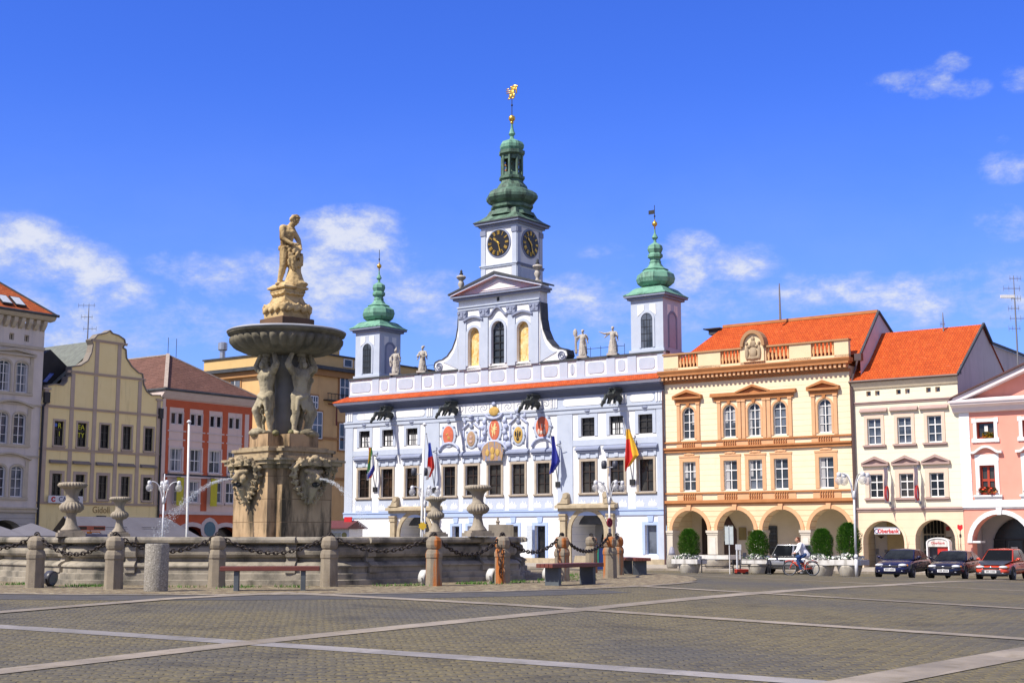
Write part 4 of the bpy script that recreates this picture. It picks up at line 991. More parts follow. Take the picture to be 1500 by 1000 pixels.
    for x, z, rx, rz in ((0, 13.3, .3, .42), (0, 13.9, .22, .25), (0, 14.25, .14, .18), (-.45, 13.3, .14, .5), (.45, 13.3, .14, .5), (-.45, 13.95, .1, .12), (.45, 13.95, .1, .12), (0, 12.95, .5, .14), (-.28, 13.75, .14, .12), (.28, 13.75, .14, .12)): m.ball((c+x, y0-.15, z), (rx, .1, rz), 9, 6)
    m.build('crest', M('crest_stone', (.42, .33, .22), (.3, .22, .14), 4, .9, .4, 20), sh, smooth=True)
    # roof
    rz_ = RP(1286, 457, 5.4)[1]; ru = RP(1286, 457, 5.4)[0]
    m = MB(); ye, yr = .5, 5.4
    m.quad((u0+.2, ye, 12.9), (u1+.62, ye-.1, 12.72), (ru, yr, rz_), (u0+1.9, yr, rz_)); m.add([(u0+.2, ye, 12.9), (u0+1.9, yr, rz_), (u0+.2, 10.2, 12.9)], [(0, 1, 2)]); m.quad((ru, yr, rz_), (u1+.62, 10.5, 12.7), (u0+.2, 10.2, 12.9), (u0+1.9, yr, rz_))
    m.build('roof', ORANGE, B)
    m = MB(); m.bar((u1+.66, ye-.1, 12.72), (ru+.04, yr, rz_+.03), .14, .16); m.bar((ru+.04, yr, rz_+.03), (u1+.66, 10.5, 12.72), .14, .16); m.build('verge', LEAD, B)
    m = MB(); m.add([(u1+.62, ye-.1, 10.5), (u1+.62, ye-.1, 12.7), (ru+.02, yr, rz_), (u1+.62, 10.5, 12.7), (u1+.62, 10.5, 10.5)], [(0, 1, 2, 3, 4)]); m.build('gable_wall', M('mauve_plaster', (.62, .55, .58), (.56, .49, .52), 1), B)
    m = MB(); m.bar((u0+1.9, yr, rz_+.05), (ru, yr, rz_+.05), .25, .2); m.build('ridge_tiles', TERRA, B)
    m = MB(); m.box(u0+.9, u0+1.9, 5.0, 5.5, rz_-.5, rz_-.12); m.box(u0+.55, u0+1.9, 4.8, 5.6, rz_-.12, rz_-.05); m.build('roof_hatch', LEAD, B)
    m = MB(); uu = RP(1143, 470, 4.6)[0]; m.tube([(uu, 4.6, rz_), (uu, 4.6, rz_+2.6)], [.09, .04], 6); m.build('roof_mast', Mplain('mast_grey', (.2, .2, .22), .5), B)
    m = MB(); m.tube([(u1+.22, -.15, 3.0), (u1+.22, -.12, 11.0), (u1+.5, .3, 12.4)], .07, 6); m.box(u1+.3, u1+.75, .2, .6, 12.3, 12.75); m.tube([(u1+.1, -.15, -.8), (u1+.15, -.15, 3.0)], .07, 6); m.build('drainpipe', Mplain('dark_pipe', (.09, .06, .06), .5), B)
orange_house()
# ------------------------------------------------------------------ CREAM BANK HOUSE
CRM = M('cream_plaster', (.80, .74, .57), (.77, .71, .54), 1, .88, joints=(.42, (.66, .58, .42), .018, .05), dirt=((.7, .62, .46), 1, .6, .9))
CRMB = M('cream_base', (.78, .62, .44), (.74, .58, .41), 1, .88, joints=(.5, (.64, .48, .32), .02, .05))
PINKT = M('rosy_trim', (.76, .56, .44), (.7, .51, .4), 2, .85)
MAUVE = M('mauve_trim', (.42, .30, .27), (.37, .26, .23), 2, .8)
def cream_house():
    u0, u1 = 13.68, 20.5
    B = begin('cream_bank_house', 'cream three storey bank house with orange tiled roof and two arcade arches', 'house', 'R', u0, -.9)
    ha = [(14.15, 16.8, -.89, 2.1, 1.3, .8), (17.5, 19.95, -.89, 2.15, 1.2, .8)]
    W = [15.13, 17.08, 18.98]
    h1 = [(u-.46, u+.46, 3.52, 5.0) for u in W]; h2 = [(u-.45, u+.45, 6.85, 8.5) for u in W]
    h3 = [(u+s-.15, u+s+.15, 9.93, 10.25) for u in W for s in (-.29, .29)]
    m = MB(); wall(m, u0, u1, -.9, 2.72, ha); m.build('arcade_wall', CRMB, B)
    m = MB(); wall(m, u0, u1, 2.72, 10.95, h1+h2+h3); m.build('upper_wall', CRM, B)
    m = MB(); rr = RP(1438, 476, 5.4)[1]; ru = 20.6
    m.add([(u1, 0, -.9), (u1, 0, 10.95), (u1, 5.4, rr), (u1, 7.0, rr-1.05), (u1, 17, rr-1.1), (u1, 17, -.9)], [(0, 1, 2, 3, 4, 5)]); m.build('side_wall', M('grey_side_plaster', (.70, .62, .62), (.62, .54, .54), .8, .9, dirt=((.5, .45, .45), 1, .5, .8)), B)
    m = MB(); m.quad((u0, -.28, 10.9), (u1+.1, -.28, 10.9), (u1+.1, 5.4, rr+.05), (u0, 5.4, rr+.05)); m.quad((u0, 5.4, rr+.05), (u1+.1, 5.4, rr+.05), (u1+.1, 11, rr-3.5), (u0, 11, rr-3.5)); m.box(u0, u1+.1, -.28, -.2, 10.84, 10.898); m.build('roof', ORANGE, B)
    m = MB(); m.bar((u1+.14, -.3, 10.9), (u1+.14, 5.4, rr+.08), .12, .16); m.bar((u1+.14, 5.4, rr+.08), (u1+.14, 7.0, rr-1.0), .12, .16); m.bar((u1+.14, 7.0, rr-1.0), (u1+.14, 17, rr-1.05), .12, .16); m.build('verge', LEAD, B)
    m = MB(); m.tube([(u0, -.33, 10.87), (u1+.15, -.33, 10.87)], .08, 6); m.tube([(u0+.06, -.14, 2.9), (u0+.06, -.14, 10.6), (u0+.06, -.33, 10.85)], .055, 6); m.build('gutter', Mplain('brown_gutter', (.12, .07, .06), .5), B)
    m = MB(); m.prismx([(-.003, 10.35), (-.08, 10.4), (-.25, 10.75), (-.25, 10.83), (-.003, 10.83)], u0, u1+.05); m.build('cornice', M('cream_cornice', (.72, .62, .46)), B)
    m = MB(); m.box(u0, u1+.03, -.06, -.003, 9.4, 9.5); m.box(u0, u1+.03, -.11, -.003, 9.5, 9.57); m.box(u0, u1+.03, -.07, -.003, 2.68, 2.8); m.box(u0, u1+.03, -.14, -.003, 2.8, 2.9); m.build('string_course', MAUVE, B)
    for h in ha:
        m = MB(); ring(m, h[0], h[1], -.89, h[3], h[4], .16, -.05, -.003); m.build('archivolt', CRMB, B)
    for u, h in zip(W, h1): window(B, *h, depth=.18, nx=2, nz=3, fr=WPAINT, glass=GLASS, sur=PINKT, sw=.26, sp=.05, sill=MAUVE, ped='tri', pz=.5, pw=.42, ph=.48, pp=.22, pmat=MAUVE, extra_sill=.3)
    for u, h in zip(W, h2): window(B, *h, depth=.18, nx=2, nz=3, fr=WPAINT, glass=GLASSB, sur=PINKT, sw=.2, sp=.05, sill=MAUVE, ped='shed', pz=.4, pw=.45, ph=.3, pp=.2, pmat=MAUVE, extra_sill=.3)
    for h in h3: window(B, *h, depth=.2, nx=1, nz=1, fr=PINKT, glass=GLASSB, fw=.03)
    bw = arcade_inside(B, u0, u1, 3.2, 2.5, mat=M('arcade_cream', (.76, .70, .6), (.7, .64, .55), 1))
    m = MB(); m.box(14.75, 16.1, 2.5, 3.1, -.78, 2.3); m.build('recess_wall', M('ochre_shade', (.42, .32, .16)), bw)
    m = MB(); m.box(16.85, 18.3, 3.1, 3.18, -.78, 2.4); d = m.build('glazed_door', M('cream_frame', (.55, .48, .36)), B)
    m = MB()
    for i in range(6):
        for j in range(3): m.box(16.95+i*.225, 17.12+i*.225, 3.05, 3.09, -.6+j*.95, .25+j*.95)
    m.build('door_pane', GLASS, d)
    m = MB(); m.lathe([(.02, 0), (.2, .12), (.22, .16)], 12, (14.2, 2.9, 1.0), sy=.5); m.lathe([(.02, 0), (.2, .12), (.22, .16)], 12, (18.55, 2.9, .95), sy=.5); m.build('wall_lamp', BROWNP, B)
    m = MB(); m.box(13.72, 13.9, 3.14, 3.19, .0, .35); m.box(14.3, 14.5, 3.14, 3.19, .1, .3); m.build('cash_point_panel', Mplain('steel_panel', (.3, .3, .3), .4), bw)
    m = MB(); m.box(18.4, 18.62, 3.0, 3.05, 1.5, 1.75); m.build('red_plaque', Mplain('red_enamel', (.5, .03, .03), .4), bw)
    m = MB(); m.box(14.84, 16.48, .14, .24, 1.28, 1.64); s = m.build('bank_sign', Mplain('sign_white', (.75, .75, .76), .5), B)
    REDL = Mplain('sign_red', (.62, .015, .02), .45)
    text('sign_lettering', 'Oberbank', .36, REDL, s, T4(15.72-u0, .125, 1.46+.9) @ WALLTEXT @ Matrix.Scale(.92, 4, (1, 0, 0)), .012, 'CENTER', .005)
    m = MB(); m.tube([(14.99+.13*math.cos(a*PI/6), .12, 1.47+.13*math.sin(a*PI/6)) for a in range(12)], .02, 4, True); m.build('sign_ring', Mplain('sign_blue', (.05, .05, .25), .4), s)
    m = MB(); m.bar((14.80, .19, 1.67), (16.5, .19, 1.67), .06, .1); m.build('sign_frame', Mplain('grey_metal', (.35, .36, .38), .4, .5), s)
    m = MB()
    for i, (L, y) in enumerate(((1.2, 0), (.8, .25), (.7, .5))): pass
    m.tube([(u1+.05, .6, 11.0), (u1+.05, .6, 11.6)], .03, 5); m.build('roof_vent', LEAD, B)
    # banners on brackets
    for i, (px, lab) in enumerate(((1297, 'left one of two pale hanging bank banners with red ring, beside the downpipe'), (1341, 'right one of two pale hanging bank banners with red ring, between the windows'))):
        u = RP(px+6, 710)[0]; p = fworld('R', u, 0, 2.9)
        t = thing('hanging_banner', lab, 'banner', p, -TH, 'bank banners')
        m = MB(); n = 14
        pts = [(-.02+.03*math.sin(k*.7), 2.15*k/n) for k in range(n+1)]
        for k in range(n):
            (a, z0), (b, z1) = pts[k], pts[k+1]
            m.quad((a, -.85, .3+z0), (a+.02, -.25, .3+z0), (b+.02, -.25, .3+z1), (b, -.85, .3+z1))
        m.build('cloth', M('banner_cloth', (.46, .43, .52), (.40, .38, .47), 3), t, off=(0, 0, 0))
        m = MB()
        for s in (-.035, .05): m.tube([(s, -.55+.24*math.cos(a*PI/9), .86+.45*math.sin(a*PI/9)) for a in range(18)], .035, 4, True)
        m.build('ring_emblem', Mplain('banner_red', (.6, .03, .03), .6), t, off=(0, 0, 0))
        m = MB()
        for z in (.28, 2.48): m.bar((0, 0, z), (0, -.95, z), .035); m.box(-.08, .08, -.1, -.003, z-.1, z+.1)
        m.build('bracket', Mplain('grey_metal', (.35, .36, .38), .4, .5), t, off=(0, 0, 0))
cream_house()
# ------------------------------------------------------------------ PINK HOUSE
PINK = M('pink_plaster', (.80, .34, .26), (.76, .31, .235), 1, .88, dirt=((.7, .28, .2), 1, .6, .9))
def flowers(parent, u, z, w, name='window_flowers', cols=None, y=-.12, seed=1):
    rnd = random.Random(seed); m = MB()
    for k in range(120):
        x = u+rnd.uniform(-w, w); zz = z+rnd.uniform(-.12, .3)*(1-abs(x-u)/w*.3); yy = y+rnd.uniform(-.14, .1); s = rnd.uniform(.035, .07); a = rnd.uniform(0, PI)
        m.cur = 0 if rnd.random() < .45 else rnd.choice((1, 1, 2))
        d = Vector((math.cos(a), math.sin(a)*.5, rnd.uniform(-.6, .6))).normalized()*s; e = Vector((0, .3, 1)).cross(d).normalized()*s
        p = Vector((x, yy, zz)); m.quad(p-d-e, p+d-e, p+d+e, p-d+e)
    m.build(name, [Mplain('leaf_green', (.05, .12, .03), .6)]+(cols or [Mplain('flower_red', (.7, .06, .02), .6), Mplain('flower_orange', (.75, .3, .03), .6)]), parent)
def pink_house():
    u0, u1 = 20.52, 33.9
    B = begin('pink_gabled_house', 'salmon pink house with white trim, pediment and a white edged arch', 'house', 'R', u0, -.9)
    W = [22.05, 24.75, 27.4, 30.0, 32.5]
    ha = [(20.95, 24.35, -.89, 2.45, 1.7, .9), (25.4, 28.8, -.89, 2.45, 1.7, .9), (29.8, 33.2, -.89, 2.45, 1.7, .9)]
    h1 = [(u-.45, u+.45, 3.6, 5.35) for u in W]; h2 = [(u-.52, u+.52, 6.95, 7.95) for u in W]
    m = MB(); wall(m, u0, u1, -.9, 2.75, ha); m.build('arcade_wall', PINK, B)
    m = MB(); wall(m, u0, u1, 2.75, 8.9, h1+h2); m.build('upper_wall', PINK, B)
    for h in ha:
        m = MB(); ring(m, h[0], h[1], .75, h[3], h[4], .26, -.08, -.003, False); c = (h[0]+h[1])/2; m.prism([(c-.12, 2.4), (c+.12, 2.4), (c+.18, 2.85), (c-.18, 2.85)], -.14, -.081); m.build('archivolt', WHITE, B)
        m = MB(); m.box(h[0]-.04, h[0]+.5, -.03, .9, .75, .87); m.build('impost', WHITE, B)
    m = MB(); m.box(u0-.01, u0+.6, -.05, -.003, 2.9, 8.55); m.build('quoin_strip', M('white_quoins', (.8, .8, .8), (.75, .74, .74), 1, .85, joints=(.52, (.58, .5, .5), .03, .1)), B)
    m = MB(); m.box(u0, u1, -.08, -.003, 2.75, 2.85); m.box(u0, u1, -.16, -.003, 2.85, 3.0); m.box(u0, u1, -.04, -.003, 3.0, 3.28); m.build('string_course', WHITE, B)
    m = MB(); m.prismx([(-.003, 8.55), (-.2, 8.6), (-.3, 8.85), (-.6, 9.0), (-.62, 9.12), (-.003, 9.12)], u0-.35, u1+.35); m.prismx([(-.003, 9.12), (-.68, 9.12), (-.7, 9.22), (-.003, 9.42)], u0-.45, u1+.45); m.build('cornice', M('white_pinkish', (.78, .70, .70), (.72, .64, .65), 1.5), B)
    ax, az = 27.2, 12.2
    m = MB(); m.prism([(u0+.2, 9.43), (2*ax-u0-.2, 9.43), (ax, az-.3)], .3, .8); m.build('tympanum', PINK, B)
    m = MB(); m.prism([(u0-.5, 9.15), (u0-.2, 9.45), (ax, az), (ax, az-.32), (u0+.6, 9.42)], -.4, .9); m.prism([(2*ax-q[0], q[1]) for q in [(u0-.5, 9.15), (u0-.2, 9.45), (ax, az), (ax, az-.32), (u0+.6, 9.42)]], -.4, .9); m.build('raking_cornice', M('white_pinkish', (.78, .70, .70)), B)
    m = MB(); m.prism([(u0-.55, 9.2), (u0-.3, 9.5), (ax, az+.14), (ax, az+.01), (u0-.25, 9.44)], -.55, 5.5); m.prism([(2*ax-q[0], q[1]) for q in [(u0-.55, 9.2), (u0-.3, 9.5), (ax, az+.14), (ax, az+.01), (u0-.25, 9.44)]], -.55, 5.5); m.build('roof', M('dark_red_roof', (.12, .06, .06), (.09, .05, .05), 2), B)
    REDW = Mplain('red_frame', (.42, .05, .02), .5)
    for k, (u, h) in enumerate(zip(W, h2)):
        w = window(B, *h, depth=.25, nx=1, nz=1, fr=REDW, glass=GLASS, sur=WHITE, sw=.2, sp=.05, fw=.08)
        m = MB()
        for s in (-1, 1):
            for t in (h[2]-.2, h[3]): m.box(u+s*.67-.12, u+s*.67+.12, -.06, -.003, t-.05, t+.24)
        m.box(h[0]-.3, h[1]+.3, -.1, -.003, h[2]-.22, h[2]-.003); m.box(u-.1, u+.1, .16, .24, 7.2, 7.75); m.build('ear_trim', WHITE, w)
        flowers(w, u+.1, 7.08, .3, 'flower_box', [Mplain('flower_yellow', (.7, .5, .05), .6), Mplain('flower_orange', (.75, .3, .03), .6)], .1, k)
    for k, (u, h) in enumerate(zip(W, h1)):
        w = window(B, *h, depth=.25, nx=2, nz=2, fr=REDW, glass=GLASS, sur=WHITE, sw=.24, sp=.05, sill=WHITE, fw=.1, bw=.09, extra_sill=.4)
        m = MB(); m.box(h[0]-.26, h[1]+.26, -.04, -.003, 5.6, 6.0); m.build('lintel_panel', WHITE, w)
        m = MB(); n = 16; pts = []
        for i in range(n+1):
            s = i/n*2-1; pts.append((u+s*.95, 6.05+(.34*math.cos(max(-1, min(1, s/.7))*PI/2) if abs(s) < .7 else 0)))
        for i in range(n): m.prism([pts[i], pts[i+1], (pts[i+1][0], pts[i+1][1]+.14), (pts[i][0], pts[i][1]+.14)], -.25, -.003)
        m.build('pediment', WHITE, w)
        flowers(w, u, 3.78, .55, 'flower_box', None, -.15, k+7)
        m = MB(); m.box(u-.8, u+.8, -.045, -.003, 3.02, 3.5); m.build('parapet_panel', WHITE, w)
    bw = arcade_inside(B, u0, u1, 3.4, 2.55, mat=M('arcade_grey', (.5, .48, .46), (.44, .42, .4), 1))
    m = MB(); m.prism([(21.2, -.78)]+arc(21.2, 24.6, .5, 1.75, 14)+[(24.6, -.78)], 3.3, 3.38); o = m.build('shop_front', Mplain('shop_dark', (.02, .025, .028), .25), B)
    m = MB()
    for x in (21.9, 23.0, 24.0): m.box(x-.05, x+.05, 3.2, 3.29, -.78, .9)
    m.box(21.25, 24.5, 3.2, 3.29, .9, 1.0); m.build('shop_frame', IRON, o)
    m = MB(); m.box(22.3, 22.7, 3.15, 3.19, .15, .5); m.build('notice', WPAINT, o)
pink_house()
def antenna(loc, H, label, name='roof_antenna', n=5, seed=1, L=1.0):
    rnd = random.Random(seed); t = thing(name, label, 'antenna', loc); m = MB(); m.tube([(0, 0, -1.5), (0, 0, H*.7), (0, 0, H)], [.06, .045, .02], 6); m.build('mast', Mplain('mast_grey', (.2, .2, .22), .5), t, off=(0, 0, 0))
    m = MB()
    for k in range(n):
        z = H*(.45+.52*k/max(1, n-1)); l = L*rnd.uniform(.5, 1); s = rnd.choice((-1, 1))
        m.tube([(-l*.6*s, 0, z), (l*s, 0, z)], .02, 4)
        for j in range(4): x = s*l*(j/3*1.5-.5); m.tube([(x, 0, z-.18), (x, 0, z+.18)], .012, 4)
    m.build('aerials', Mplain('aerial_metal', (.16, .16, .18), .5), t, off=(0, 0, 0))
    return t
u, z = RP(1492, 545, 5); t = antenna(fworld('R', u, 5, z), 6.2, 'tall lattice of aerials on a mast above the grey gable wall of the cream house', n=6, seed=4, L=.75)
m = MB(); m.box(-.9, 0, -.05, .05, 4.75, 4.95); m.build('dish_bar', WPAINT, t, off=(0, 0, 0))
u, z = RP(1382, 482, 5); antenna(fworld('R', u, 5, z-.3), 1.4, 'short thin aerial on the ridge of the cream house roof', n=1, seed=2, L=.2)
# ------------------------------------------------------------------ LEFT ROW
def grey_house():
    G1 = M('grey_plaster', (.70, .63, .56), (.62, .56, .50), 1.2, .9, dirt=((.42, .4, .4), 1, .5, .85)); G2 = M('grey_stone_trim', (.56, .49, .37), (.46, .41, .32), 1.5, .9)
    u0, u1 = -11.0, -.82
    B = begin('grey_palace', 'grey stuccoed house with paired arched windows and orange roof at the left edge', 'house', 'L', u0, -.9)
    W = [(-3.9, 7.1), (-2.35, 7.1)]
    cols = [-4.0, -2.55]; cols += [c-4.1 for c in cols]
    hs = [(c-.5, c+.5, z, z+2.25, .3) for c in cols for z in (3.95, 7.75, 11.5)]
    ha = [(-4.9, -1.7, -.89, 2.3, 1.3, .9)]; hm = [(c-.2, c+.2, 15.25, 15.75) for c in (-3.55, -2.3)]
    m = MB(); wall(m, u0, u1, -.9, 3.0, ha); m.build('ground_floor_wall', M('grey_rusticated', (.5, .47, .42), (.42, .4, .37), 1, .9, joints=(.4, (.3, .28, .25), .04, .1)), B)
    m = MB(); wall(m, u0, u1, 3.0, 16.6, hs+hm); m.quad((u1, 0, -.9), (u1, 9, -.9), (u1, 9, 17), (u1, 0, 17)); m.build('upper_wall', G1, B)
    m = MB(); m.quad((-4.9, .95, -.9), (-1.7, .95, -.9), (-1.7, .95, 2.5), (-4.9, .95, 2.5)); m.build('arch_infill', YST, B)
    m = MB()
    for z, t, p in ((2.85, .25, .12), (3.1, .12, .2), (6.85, .12, .1), (10.6, .12, .1), (14.75, .22, .14)): m.box(u0, u1+.02, -p, -.003, z, z+t)
    m.build('string_course', G2, B)
    m = MB(); m.prismx([(-.003, 16.9), (-.55, 16.95), (-.75, 17.15), (-.75, 17.3), (-.003, 17.3)], u0, u1+.45); m.build('cornice', G2, B)
    m = MB()
    for i in range(17): x = u1-.25-i*.62; m.prismx([(-.004, 16.15), (-.2, 16.25), (-.45, 16.6), (-.5, 16.9), (-.004, 16.9)], x-.15, x+.15)
    m.build('bracket', G2, B)
    for h in hs:
        window(B, *h, depth=.2, nx=2, nz=3, fr=WPAINT, glass=GLASSB, sur=G2, sw=.14, sp=.05)
    m = MB()
    for c in (-3.28, -7.38):
        for z in (3.95, 7.75, 11.5):
            m.box(c-1.65, c+1.65, -.12, -.003, z-.2, z-.02)
            pediment(m, c-1.75, c+1.75, z+2.65, 'tri' if z > 9 else 'seg', .25, .4, .13)
            for s in (-1.5, 1.5): m.box(c+s-.14, c+s+.14, -.06, -.003, z, z+2.6)
    m.build('window_trim', G2, B)
    for h in hm: window(B, *h, nx=2, nz=1, fr=G2, glass=GLASS)
    m = MB(); e = .75
    a = (u1+.55, -e, 17.3); rx, ry = u1-4.6, 5.2; rz_ = 21.8
    m.quad((u0, -e, 17.32), (u1+.55, -e, 17.32), (rx, ry, rz_), (u0, ry, rz_)); m.add([(u1+.55, -e, 17.32), (u1+.55, 11, 17.32), (rx, ry, rz_)], [(0, 1, 2)]); m.build('roof', Mtile('old_orange_tiles', (.52, .13, .035), (.40, .085, .025), (.1, .03, .015)), B)
    m = MB(); m.tube([(u0, -e-.06, 17.33), (u1+.6, -e-.06, 17.33)], .11, 6); m.bar((u1+.55, -e, 17.36), (rx, ry, rz_+.05), .16, .12); m.box(u0, u1+.5, -e+.02, -.0, 17.302, 17.34); m.build('gutter', LEAD, B)
    for k, (x, s) in enumerate(((-3.1, .32), (-4.2, .36))):
        m = MB(); st = len(m.v); m.box(x-.45, x+.45, -.05, .05, 0, 1.25); sl_ = math.atan2(rz_-17.3, ry+e); m.xf(T4(0, -e+(.55)*math.cos(sl_)+.0, 17.45+.55*math.sin(sl_)) @ Matrix.Rotation(-(PI/2-sl_), 4, 'X') @ T4(0, 0, 0)); o = m.build('skylight', IRON, B)
        m = MB(); m.box(x-.36, x+.36, -.07, -.052, .1, 1.15); m.xf(T4(0, -e+(.55)*math.cos(sl_), 17.45+.55*math.sin(sl_)) @ Matrix.Rotation(-(PI/2-sl_), 4, 'X')); m.build('pane', Mplain('sky_glass', (.55, .6, .68), .1), o)
grey_house()
def yellow_house():
    Y1 = M('yellow_plaster', (.92, .755, .38), (.88, .71, .34), 1, .9, dirt=((.5, .39, .18), 1, .55, .9)); Y2 = M('dusky_trim', (.50, .40, .32), (.44, .35, .28), 1.5, .9)
    u0, u1 = -.84, 10.45
    B = begin('yellow_gabled_house', 'yellow house with a curved baroque gable and ten dark windows', 'house', 'L', u0, -.9)
    W = [LP(px, 640)[0] for px in (86, 120, 153.5, 186, 218)]
    h2 = [(u-.42, u+.42, 7.85, 9.65) for u in W]; h1 = [(u-.42, u+.42, 3.95, 5.75) for u in W]
    m = MB(); wall(m, u0, u1, -.9, 10.7, h1+h2); m.build('wall', Y1, B)
    gp = [(105, 595), (160, 500), (160, 472), (230, 460), (290, 470), (318, 440), (325, 400), (355, 395), (355, 320), (430, 310), (490, 270), (520, 205), (532, 140), (515, 100), (545, 90), (570, 60), (640, 45), (670, 25), (692, 50), (740, 65), (788, 98), (795, 130), (775, 165), (800, 180), (805, 250), (850, 320), (905, 370), (935, 378), (940, 420), (945, 465), (970, 520), (1010, 552), (1100, 552), (1112, 580), (1115, 640)]
    pts = []
    for x, y in gp:
        u, z = LP(40+x/5.555, 480+y/5.555); pts.append((max(u0, min(u1, u)), z))
    m = MB(); m.prism([(u0, 10.65)]+[p for p in pts if p[1] > 10.7]+[(u1, 10.65)], 0.0, .55); g = m.build('gable', Y1, B)
    m = MB()
    for a, b in zip(pts[:-1], pts[1:]):
        d = math.hypot(b[0]-a[0], b[1]-a[1])
        if min(a[1], b[1]) > 11.3 and d > .02: m.bar((a[0], .25, a[1]+.03), (b[0], .25, b[1]+.03), .68, .09)
    m.build('coping', M('dusky_coping', (.2, .18, .16), (.26, .22, .18), 2), g)
    m = MB()
    for z, x0, x1 in ((3.5, u0, u1), (7.45, u0, u1), (10.6, u0, u1), (13.35, 1.3, 8.6), (15.95, 3.4, 6.7)): m.box(x0, x1, -.07, -.003, z, z+.12); m.box(x0, x1, -.13, -.003, z+.12, z+.18)
    m.build('string_course', Y2, B)
    m = MB(); P = [u0+.45]+[(W[i]+W[i+1])/2 for i in range(4)]+[u1-.4]
    for k, x in enumerate(P):
        m.box(x-.17, x+.17, -.05, -.003, 3.68, 7.45); m.box(x-.17, x+.17, -.05, -.003, 7.63, 10.6)
        top = [11.9, 13.35, 15.95, 15.95, 13.35, 11.9][k]
        m.box(x-.17, x+.17, -.05, -.003, 10.78, 13.3 if k in (1, 2, 3, 4) else top)
        if k in (2, 3): m.box(x-.17, x+.17, -.05, -.003, 13.54, top)
        if k in (0, 5): m.box(x-.32, x+.32, -.12, -.003, top, top+.15)
    m.build('pilaster', Y2, B)
    DK = Mplain('dark_window_frame', (.03, .028, .026), .5)
    YL = Mplain('yellow_letters', (.62, .62, .02), .5)
    for k, (u, h) in enumerate(zip(W, h2)):
        w = window(B, *h, depth=.2, nx=2, nz=3, fr=DK, glass=GLASS, sur=Y2, sw=.14, sp=.04, sill=Y2)
        if k < 2:
            for j, tx in enumerate((('R', 'I'), ('EA', 'TY'))[k]):
                text('window_letters', tx, .52, YL, w, T4(u-u0+(.12 if k == 0 else -.02), .115, 9.3-.6*j+.9) @ WALLTEXT, .01)
            if k == 0: mm = MB(); mm.ball((u-.22, .12, 9.35), (.14, .02, .14), 8, 5); mm.build('window_logo', Mplain('logo_blue', (.05, .15, .6), .5), w)
    for u, h in zip(W, h1): window(B, *h, depth=.2, nx=2, nz=3, fr=DK, glass=GLASS, sur=Y2, sw=.22, sp=.04, sill=Y2, ped='shed', pz=.75, pw=.34, pp=.3, pmat=M('dusky_coping', (.2, .18, .16)))
    m = MB(); m.tube([(u0+.1, -.15, -.8), (u0+.1, -.15, 10.6), (u0+.4, -.12, 11)], .09, 6); m.box(u0+.15, u0+.6, -.25, 0, 10.9, 11.7); m.tube([(u1-.15, -.12, -.8), (u1-.15, -.12, 10.6)], .08, 6); m.box(u1-.45, u1-.05, -.22, 0, 10.5, 11.3); m.build('drainpipe', IRON, B)
    m = MB(); zr = 16.3; c = 4.9
    m.quad((u0+.2, .6, 11.2), (c, .6, zr), (c, 14, zr), (u0+.2, 14, 11.2)); m.quad((c, .6, zr), (u1-.2, .6, 11.2), (u1-.2, 14, 11.2), (c, 14, zr)); m.build('roof', M('grey_green_roof', (.17, .19, .17), (.12, .13, .12), 2.5, .8, .3, 10), B)
    # dark dormer on the left slope
    m = MB(); x0, x1 = -.7, 3.2; m.prism([(x0, 11.3), (x0, 14.2), (x0+1.3, 15.1), (x1, 13.2), (x1, 11.3)], 1.2, 5.5); d = m.build('dormer', M('black_dormer', (.025, .026, .03), (.018, .018, .02), 2, .6), B)
    m = MB(); m.prism([(.0, 12.6), (.35, 12.6), (.95, 13.3), (.6, 13.3)], 1.1, 1.19); m.build('skylight', Mplain('blue_glass', (.08, .14, .5), .15), d)
    # signs on the house
    u, z = LP(92, 729)
    m = MB(); m.box(.0, 3.0, -.3, -.2, 3.58, 4.12); s = m.build('casino_sign', Mplain('sign_white', (.75, .75, .76), .5), B)
    text('sign_lettering', 'CASINO', .5, Mplain('navy_letters', (.02, .03, .12), .5), s, T4(.85-u0, -.31, 3.85+.9) @ WALLTEXT, .01, 'LEFT')
    m = MB(); m.tube([(.42+.15*math.cos(a), -.31, 3.85+.15*math.sin(a)) for a in [.7+k*.36 for k in range(15)]], .055, 5); m.build('sign_crescent', Mplain('sign_red', (.62, .015, .02), .45), s)
    text('wall_lettering', 'Gidoli', .7, M('brown_letters', (.38, .25, .10)), B, T4(4.9-u0, -.02, 3.12+.9) @ WALLTEXT @ Matrix.Scale(.95, 4, (1, 0, 0)), .01)
    m = MB(); m.box(4.5, 5.3, -.12, -.01, 2.5, 2.7); m.build('small_plate', IRON, B)
    u, z = LP(103, 758)
yellow_house()
